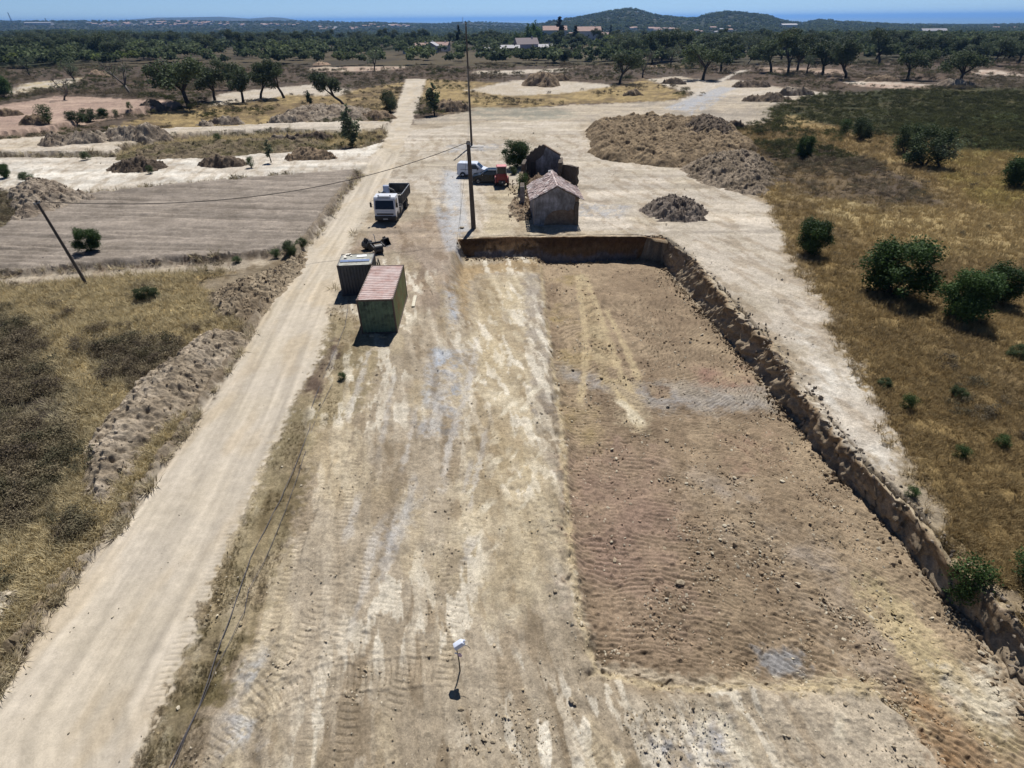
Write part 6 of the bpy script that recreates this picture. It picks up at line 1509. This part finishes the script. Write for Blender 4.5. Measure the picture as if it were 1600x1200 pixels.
m.build('roof_timber', M_WOOD, hs)
# barrel tiles, laid in courses; some missing on the broken rear right part
rr = random.Random(21)
def tiles(side):
    m = MB(); pitch = math.atan2(HA - HE, HW / 2); slope = math.hypot(HW / 2 + .12, (HA - HE) * 1.05); nrow = int(slope / .30); ncol = int((HL + .3) / .225)
    for cidx in range(ncol):
        y = -.18 + cidx * .225
        for rI in range(nrow + 1):
            d0 = rI * .30; jag = .0
            if side > 0 and y > 4.6 and d0 > 1.4 + .5 * math.sin(y * 3): continue
            if side > 0 and y > 5.6 and d0 > .5: continue
            if side < 0 and y > 5.8 + .35 * math.sin(d0 * 4): continue
            if rr.random() < .03: continue
            d1 = d0 + .40; lift = .05 + rr.uniform(-.03, .06); tw = rr.uniform(-.02, .02); sag = -.10 * math.sin(min(1, max(0, y / HL)) * math.pi) * math.sin(min(1, d0 / slope) * math.pi)
            def P(d, off, h): return (HW / 2 + side * (d * math.cos(pitch)), y + off + tw, HA + .03 - d * math.sin(pitch) + h + sag)
            r0, r1 = .10, .085
            a = [P(d0, -r1, lift), P(d0, -r1 * .6, lift + .06), P(d0, r1 * .6, lift + .06), P(d0, r1, lift)]
            b_ = [P(d1, -r0, lift - .01), P(d1, -r0 * .6, lift + .055), P(d1, r0 * .6, lift + .055), P(d1, r0, lift - .01)]
            m._add(a + b_, [(0, 1, 5, 4), (1, 2, 6, 5), (2, 3, 7, 6), (4, 5, 6, 7)])
    o_ = m.build('roof_tiles', M_TILE, hs); o_['kind'] = 'stuff'
    u = MB(); sl = HL - (.3 if side < 0 else 1.6)
    u._add([(HW / 2, -.12, HA), (HW / 2, sl, HA), (HW / 2 + side * (HW / 2 + .08), sl, HE - .06), (HW / 2 + side * (HW / 2 + .08), -.12, HE - .06),
            (HW / 2, -.12, HA - .05), (HW / 2, sl, HA - .05), (HW / 2 + side * (HW / 2 + .08), sl, HE - .11), (HW / 2 + side * (HW / 2 + .08), -.12, HE - .11)], [(0, 1, 2, 3), (4, 5, 6, 7), (0, 1, 5, 4), (1, 2, 6, 5), (2, 3, 7, 6), (3, 0, 4, 7)])
    u.build('roof_deck', M_DARKIN, hs)
tiles(-1); tiles(1)
m = MB()
for i in range(24):
    y = -.15 + i * .28
    if y > 6.0: break
    m.tube([(HW / 2, y, HA + .06), (HW / 2, y + .3, HA + .075)], .11, 8)
o_ = m.build('ridge_tiles', M_TILE, hs); o_['kind'] = 'stuff'
m = MB(); rough_box(m, (2.3, 6.5, 3.55), (.5, .5, 1.1), 14, .06); m.build('chimney_stub', M_PLASTER, hs)

# roofless rear building
rb = thing('ruined_gable', 'roofless rear ruin with a pale plastered gable and torn edge', 'ruin', (2.05, 76.4, 0), -.12)
m = MB(); m.prism([(0, 0), (4.6, 0), (4.6, 2.9), (4.1, 3.2), (2.6, 4.05), (2.3, 4.2), (2.1, 4.0), (1.75, 4.1), (1.6, 3.75), (1.2, 3.7), (1.0, 3.35), (.65, 3.3), (.5, 2.9), (.15, 2.75), (0, 2.2)], 'y', .07, .5); m.build('gable_wall', M_DARKIN, rb)
m = MB(); m.prism([(1.55, 0), (4.58, 0), (4.58, 2.85), (4.1, 3.1), (2.75, 3.9), (2.55, 3.5), (2.4, 3.0), (1.95, 2.5), (1.6, 2.3)], 'y', 0, .068); m.build('plaster', M_PLASTER, rb)
m = MB(); m.prism([(.75, .0), (1.5, 0), (1.5, 2.0), (.75, 2.0)], 'y', .02, .069); m.build('doorway_dark', M_BLACK, rb)  # black sheet on the solid wall, painted shade of the opening
m = MB(); m.prism([(1.42, 0), (1.54, 0), (1.54, 2.25), (1.42, 2.25)], 'y', -.02, .072); m.build('door_jamb', M_PLASTER, rb)
m = MB(); rough_box(m, (.0, -1.3, 1.2), (.45, 2.8, 2.4), 15, .1); m.build('side_wall', M_DARKIN, rb)
m = MB(); rough_box(m, (4.75, -1.2, 1.3), (.45, 3.2, 2.6), 16, .12); m.build('side_wall', M_DARKIN, rb)
m = MB(); m.prism([(2.5, 4.02), (4.7, 2.85), (4.7, 3.0), (2.5, 4.18)], 'y', -.05, .55); m.build('coping', M_ADOBE, rb)
# enclosing walls and rubble between the two
w1 = thing('stone_wall', 'dark tall stone wall running off the right side of the rear ruin', 'wall', (6.55, 74.2, 0), -.85)
m = MB(); rough_box(m, (1.5, 0, 1.15), (3.2, .45, 2.3), 17, .1); m.build('masonry', M_DARKIN, w1)
w2 = thing('stone_wall', 'low broken stone wall left of the rubble between the two ruins', 'wall', (1.35, 63.2, 0), 1.52)
m = MB(); rough_box(m, (1.2, 0, .95), (2.4, .45, 1.9), 18, .12); m.build('masonry', M_DARKIN, w2)
m = MB(); m.box((-.05, 0, 1.0), (.08, .5, 2.2), bevel=.01); m.build('plaster_edge', M_PLASTER, w2)
w3 = thing('stone_wall', 'rubble filled cross wall joining the front hut and the rear ruin', 'wall', (1.4, 68.5, 0), 1.57)
m = MB(); rough_box(m, (1.2, 0, .9), (3.6, .5, 1.9), 19, .15); m.build('masonry', M_ADOBE, w3)
heap('rubble_heap', 'heap of fallen stones and tiles between the two ruins', [(1.6, 62.8), (6.2, 62.6), (6.4, 74), (1.8, 75)], 1.1, None, None, lin(160, 140, 118), lin(112, 92, 76), 901, 1.6, .09, 'rubble', .5, .6)
heap('rubble_heap', 'low scatter of rubble along the left side of the front hut', [(.6, 57.5), (2.2, 57), (2.2, 63.5), (.4, 66), (-.4, 62)], .35, None, None, lin(176, 158, 134), lin(132, 112, 92), 907, 1.5, .08, 'rubble', .5, .4)
n = 420; X = nrs.uniform(-.3, 6.2, n); Y = nrs.uniform(57.0, 75, n); inside_h = (X > 2.3) & (Y < 63); X, Y = X[~inside_h], Y[~inside_h]; n = len(X); s = np.clip(nrs.lognormal(-1.6, .45, n), .1, .55)
zz = np.where(X > 1.6, 1.0, .18) * np.clip(nrs.random(n), .35, 1)
tc_ = lin(170, 150, 128)[None] * nrs.uniform(.45, 1.25, (n, 1))
scatter('rubble_stones', 'fallen wall stones and broken tiles lying around the ruins', 'rubble', np.stack([X, Y, zz], -1), nrs.uniform(0, 6.28, (n, 3)), np.stack([s, s * .75, s * .6], -1), nrs.randint(0, 5, n), tc_, STONES)

# ------------------------------------------------------------------ poles, wires and hoses
def pole(px, py, H_, r0, r1, label, lean=(0, 0), arm=False, base=None):
    p = at(px, py); o = thing('utility_pole', label, 'pole', p)
    m = MB(); m.tube([(0, 0, -.2), (lean[0] * .5, lean[1] * .5, H_ * .5), (lean[0], lean[1], H_)], [r0, (r0 + r1) / 2, r1], 12); m.build('shaft', M_WOOD, o, True)
    m = MB(); m.cyl((lean[0] * .97, lean[1] * .97, H_ * .972), r1 * 1.35, .1, 'z', 12); m.tube([(lean[0], lean[1] - .3, H_ - .25), (lean[0], lean[1] + .3, H_ - .25)], .03, 6); m.build('pole_bracket', M_STEEL, o)
    for s in (-1, 1): m = MB(); m.cyl((lean[0], lean[1] + s * .28, H_ - .17), .05, .14, 'z', 10); m.build('insulator', M_CONC, o)
    return Vector((p[0] + lean[0], p[1] + lean[1], p[2] + H_ - .1))
t1 = pole(740, 356, 8.35, .26, .17, 'nearest thick wooden pole standing at the edge of the cut', (-.12, -.1))
t2 = pole(737, 228, 17.6, .2, .11, 'very tall thin pole standing farther back behind the nearest pole', (-.05, 0))
t3 = pole(137, 446, 6.9, .13, .09, 'leaning thin wooden pole in the golden grass at the left', (-.75, -.05))
def wire(name, a, b_, sag, r, label, cat='cable', grp=None):
    pts = [Vector(a).lerp(Vector(b_), t) - Vector((0, 0, sag * 4 * t * (1 - t))) for t in np.linspace(0, 1, 24)]
    tag(MB().tube(pts, r, 5).build(name, M_CABLE), label, cat, grp)
wire('overhead_cable', t3, t1, 2.0, .028, 'overhead cable sagging from the leaning left pole to the nearest pole')
wire('overhead_cable', t1, t2 - Vector((0, 0, 6)), .5, .012, 'thin wire running from the nearest pole back to the tall pole')
p = at(712, 396); wire('stay_wire', t1, (p[0], p[1], p[2] + .02), .1, .012, 'thin stay wire dropping from the nearest pole into the yard')
o = thing('pole_footing', 'pale concrete slab at the foot of the tall far pole', 'slab', at(742, 229)); MB().box((.4, 0, .04), (2.2, 1.2, .1), bevel=.02).build('slab', M_CONC, o)
def hose(px, label, r=.016):
    P_ = densify([at(a, b_)[:2] for a, b_ in px], .35); n = len(P_)
    P_ = np.array(P_); P_[:, 0] += .05 * fbm(np.arange(n) / 5, np.arange(n) * 0 + r * 90, 33, 3)
    zz = macro(P_[:, 0], P_[:, 1]) + r + .05
    tag(MB().tube([(a, b_, c) for (a, b_), c in zip(P_, zz)], r, 6).build('ground_hose', M_HOSE), label, 'hose')
hose([(545, 470), (540, 510), (520, 560), (498, 610), (487, 640), (484, 670), (470, 710), (440, 780), (428, 803), (393, 873), (360, 967), (333, 1040), (310, 1107), (290, 1147), (267, 1198), (250, 1240)], 'dark hose snaking along the road verge, the thicker one on the left')
hose([(522, 600), (500, 640), (470, 730), (447, 800), (413, 880), (390, 923), (383, 957), (365, 993), (337, 1047), (320, 1093), (300, 1133), (272, 1198), (255, 1240)], 'dark hose running just right of the thicker one, thinner', .011)

# stake with the white can
p = at(719, 1050); p = (p[0], p[1], p[2])
sk = thing('marker_stake', 'dark stake in the yard capped with an upturned white plastic can', 'stake', p)
m = MB(); m.tube([(0, 0, -.1), (.0, .02, .7), (-.03, .03, 1.32)], [.028, .022, .018], 8); m.build('stake', M_BLACK, sk)
m = MB(); m.tube([(-.03, .03, 1.3), (-.08, .08, 1.42), (-.03, .12, 1.5)], .02, 6); m.tube([(.05, .15, 1.5), (.32, .12, 1.42), (.42, .05, 1.38)], .01, 5); m.build('wire_hook', M_BLACK, sk)
m = MB(); m.box((.03, .12, 1.52), (.4, .22, .2), (0, -.45, .35), taper=.8, bevel=.04); cn = m.build('plastic_can', M_PLAST, sk, True)
m = MB(); m.tube([(.17, .16, 1.6), (.24, .19, 1.64)], .035, 10); m.build('cap', M_PLAST, cn)
m = MB(); m.prism([(-.02, 1.12), (.06, 1.2), (.13, 1.05), (.1, .93), (.02, .96)], 'y', .0, .02, .004); m.build('tape_tail', M_PINKTAPE, sk)
m = MB(); m.prism([(-.02, 1.18), (-.1, 1.22), (-.12, 1.16), (-.03, 1.12)], 'y', .0, .02, .003); m.build('tape_knot', M_PLAST, sk)

# ------------------------------------------------------------------ farmhouses and villages far away
M_HW = mat_simple('lime_wash', (.62, .60, .58), .9, 0, .06, .3); M_HP = mat_simple('lilac_wall', (.42, .40, .46), .9, 0, .08, .3); M_TERR = mat_simple('terracotta_roof', (.36, .24, .20), .9, 0, .2, .8)
M_SHUT = mat_simple('dark_window', (.05, .05, .055), .4); M_GREYR = mat_simple('grey_sheet_roof', (.30, .29, .31), .7)
def farmhouse(px, py, w, d, h, label, wall=M_HW, roof=M_TERR, rz=0., pitch=.28, nwin=3, floors=1, pos=None):
    x, y, z = pos if pos else far_hit(px, py); o = thing('farmhouse', label, 'house', (x, y, z - .3), rz)
    MB().box((0, 0, h / 2), (w, d, h)).build('wall', wall, o)
    m = MB(); rh = d * pitch; m.prism([(-d / 2 - .4, h), (d / 2 + .4, h), (0, h + rh)], 'x', -w / 2 - .4, w / 2 + .4); rf = m.build('roof', roof, o)
    MB().box((w * .28, .2, h + rh), (.8, .7, 1.4)).build('chimney', wall, rf)
    for fl in range(floors):
        for i in range(nwin):
            m = MB(); m.box((-w / 2 + w * (i + .5) / nwin, -d / 2 - .02, 1.7 + fl * 2.9), (1.1, .08, 1.3)); m.build('window', M_SHUT, o)
    m = MB(); m.box((w * .04, -d / 2 - .02, 1.05), (1.1, .08, 2.1)); m.build('door', M_SHUT, o); return o
farmhouse(660, 80, 9, 6, 3.6, 'white farm building with a red roof at the left of the farm group', rz=.15)
farmhouse(676, 82, 7, 8, 4.2, 'tall white barn with its pale gable toward us in the farm group', roof=M_GREYR, rz=1.35)
farmhouse(690, 80, 11, 7, 3.8, 'white farmhouse with red roof right of the tall barn', rz=-.2)
farmhouse(640, 84, 8, 4, 2.6, 'low white shed half hidden by oaks left of the farm group', roof=M_GREYR)
farmhouse(766, 83, 18, 4, 2.4, 'long low white stable beyond the tall pole', roof=M_GREYR, nwin=6)
farmhouse(795, 82, 14, 6, 2.8, 'low dark open barn left of the lilac house', wall=M_DARKIN, roof=M_GREYR)
farmhouse(822, 80, 15, 8, 4.4, 'lilac grey house with a steep grey roof in the middle background', wall=M_HP, roof=mat_simple('brown_grey_roof', (.25, .20, .20), .8), pitch=.45, rz=.3)
farmhouse(852, 81, 9, 6, 3.0, 'small pale annexe right of the lilac house', wall=M_HP, roof=M_GREYR)
farmhouse(866, 66, 20, 11, 9, 'tall white villa with a pink tiled roof between cypresses', floors=2, nwin=4)
farmhouse(918, 64, 22, 12, 8, 'wide white villa with a pink tiled roof on the right', floors=2, nwin=5)
farmhouse(944, 62, 12, 8, 6, 'small cream villa wing at the right of the two villas', floors=1, nwin=3, wall=M_CONC)
farmhouse(893, 62, 9, 8, 8, 'villa tower with a reddish roof between the two big villas', nwin=2, floors=2)
farmhouse(1455, 56, 44, 12, 8, 'isolated long white building in the woods on the far right', roof=M_GREYR, nwin=8)
for px, py, h, lab in ((718, 80, 36, 'tall dark cypress at the head of the white lane'), (873, 72, 40, 'tallest cypress left of the villas'), (898, 76, 32, 'dense cypress in front of the villa tower'), (857, 64, 18, 'left small cypress by the tall villa'), (914, 60, 14, 'cypress between the two villas'), (940, 62, 16, 'cypress left of the cream wing'), (953, 64, 22, 'rightmost cypress beside the cream wing')):
    x, y, z = far_hit(px, py); s = 840 / (.827 * y + 10); h_ = h / s
    o = thing('cypress_tree', lab, 'tree', (x, y, z - .3), px * .1, 'cypresses around the farm and villas'); o.scale = (h_ * (1.5 if h > 30 and px > 860 else 1.0),) * 2 + (h_,)
    link_mesh('trunk', CYP[0][0], o); link_mesh('crown', CYP[0][1], o)
for px, py, h, lab in ((825, 74, 34, 'bright green poplar, left one of the pair by the lilac house'), (836, 72, 36, 'bright green poplar, right one of the pair by the lilac house'), (806, 76, 24, 'light green tree left of the poplars')):
    x, y, z = far_hit(px, py); s = 840 / (.827 * y + 10); h_ = h / s
    if px == 825: POP = column_mesh(88, 1500, cols=(lin(80, 112, 52, .65), lin(120, 150, 76, .65)), wide=.3, low=.1, n_cl=14)
    o = thing('poplar_tree', lab, 'tree', (x, y, z - .3), px * .1, None); o.scale = (h_,) * 3
    link_mesh('trunk', POP[0], o); link_mesh('crown', POP[1], o)
# village houses on the far ridges
def hut(wm, rm, w, d, h):
    m = MB(); m.box((0, 0, h / 2), (w, d, h)); a = m.build('wall', wm); me1 = a.data; bpy.data.objects.remove(a)
    m = MB(); m.prism([(-d / 2 - .5, h), (d / 2 + .5, h), (0, h + d * .25)], 'x', -w / 2 - .5, w / 2 + .5); a = m.build('roof', rm); me2 = a.data; bpy.data.objects.remove(a); return me1, me2
HUTS = [hut(M_HW, M_TERR, 16, 11, 7), hut(M_HW, M_TERR, 24, 12, 9), hut(M_HW, M_GREYR, 14, 10, 6)]
rr = random.Random(12); spots = []
for k in range(90): px = rr.triangular(120, 400, 300); spots.append((px, 40 - (px > 200) * 1 + rr.uniform(-3.2, 3.4)))
for k in range(14): spots.append((rr.uniform(400, 470), rr.uniform(40, 43)))
for k in range(16): spots.append((rr.uniform(560, 640), rr.uniform(41, 46)))
for k in range(18): spots.append((rr.uniform(500, 560), rr.uniform(44, 50)))
for k in range(16): spots.append((rr.uniform(985, 1060), rr.uniform(48, 53)))
for k in range(8): spots.append((rr.uniform(1080, 1140), rr.uniform(46, 56)))
for k in range(6): spots.append((rr.uniform(1500, 1590), rr.uniform(46, 49)))
for i, (px, py) in enumerate(spots):
    x, y, z = far_hit(px, py)
    if y > 8000: continue
    w_, r_ = HUTS[rr.choice((0, 0, 1, 2))]
    o = thing('village_house', 'tiny pale house of the distant villages on the wooded ridges', 'house', (x, y, z + 2), rr.uniform(-.6, .6), 'distant village houses'); o.scale = (rr.uniform(.5, 1.0),) * 3 if y > 2500 else (.6,) * 3
    link_mesh('wall', w_, o); link_mesh('roof', r_, o)
for i, (px, py, L_) in enumerate(((62, 40.5, 120), (1230, 47, 40))):
    x, y, z = far_hit(px, py); o = thing('long_shed', ['long pale industrial shed on the far left ridge', 'pale shed on the slope right of the far hill'][i], 'shed', (x, y, z + 2))
    MB().box((0, 0, 5), (L_, 20, 9)).build('wall', M_HW, o); MB().prism([(-11, 9.5), (11, 9.5), (0, 12)], 'x', -L_ / 2, L_ / 2).build('roof', M_GREYR, o)
for i, (px, py, H_) in enumerate(((18, 33, 75), (72, 33, 45), (723, 33, 45))):
    y = 4200; d = ray(px, py); x = y * d[0] / d[1]; z = float(farz(np.array([x]), np.array([y]))[0]); o = thing('lattice_mast', ['tall lattice mast on the skyline at the far left', 'shorter lattice mast on the left skyline', 'slender mast on the middle skyline'][i], 'mast', (x, y, z))
    m = MB(); [m.tube([(sx * 4, sy * 4, 0), (sx * .6, sy * .6, H_)], .8, 4) for sx in (-1, 1) for sy in (-1, 1)]; [m.box((0, 0, H_ * f), (8 * (1 - f) + 1.5, .8, .8)) for f in (.2, .4, .6, .8)]; m.box((0, 0, H_ * .9), (12, 1, 1)); m.build('lattice', M_STEEL, o)

# ------------------------------------------------------------------ the air
mb = MB(); mb._add([(x, y, z) for z in (-64.5, 98) for x, y in ((-60000, -60), (60000, -60), (60000, 112000), (-60000, 112000))], [(3, 2, 1, 0), (4, 5, 6, 7), (0, 1, 5, 4), (1, 2, 6, 5), (2, 3, 7, 6), (3, 0, 4, 7)])
M_HAZE = bpy.data.materials.new('haze'); M_HAZE.use_nodes = True; nt = M_HAZE.node_tree; nt.nodes.clear()
ou = nt.nodes.new('ShaderNodeOutputMaterial'); pv = nt.nodes.new('ShaderNodeVolumePrincipled'); pv.inputs['Color'].default_value = (.26, .53, 1, 1); pv.inputs['Density'].default_value = 7.4e-5; pv.inputs['Anisotropy'].default_value = .45
nt.links.new(pv.outputs[0], ou.inputs['Volume'])
hz = mb.build('haze', M_HAZE); hz['kind'] = 'stuff'
print('STAT objects', len(bpy.data.objects), 'tris', sum(sum(len(p.vertices) - 2 for p in me.polygons) if len(me.polygons) < 200000 else len(me.polygons) * 2 for me in bpy.data.meshes))
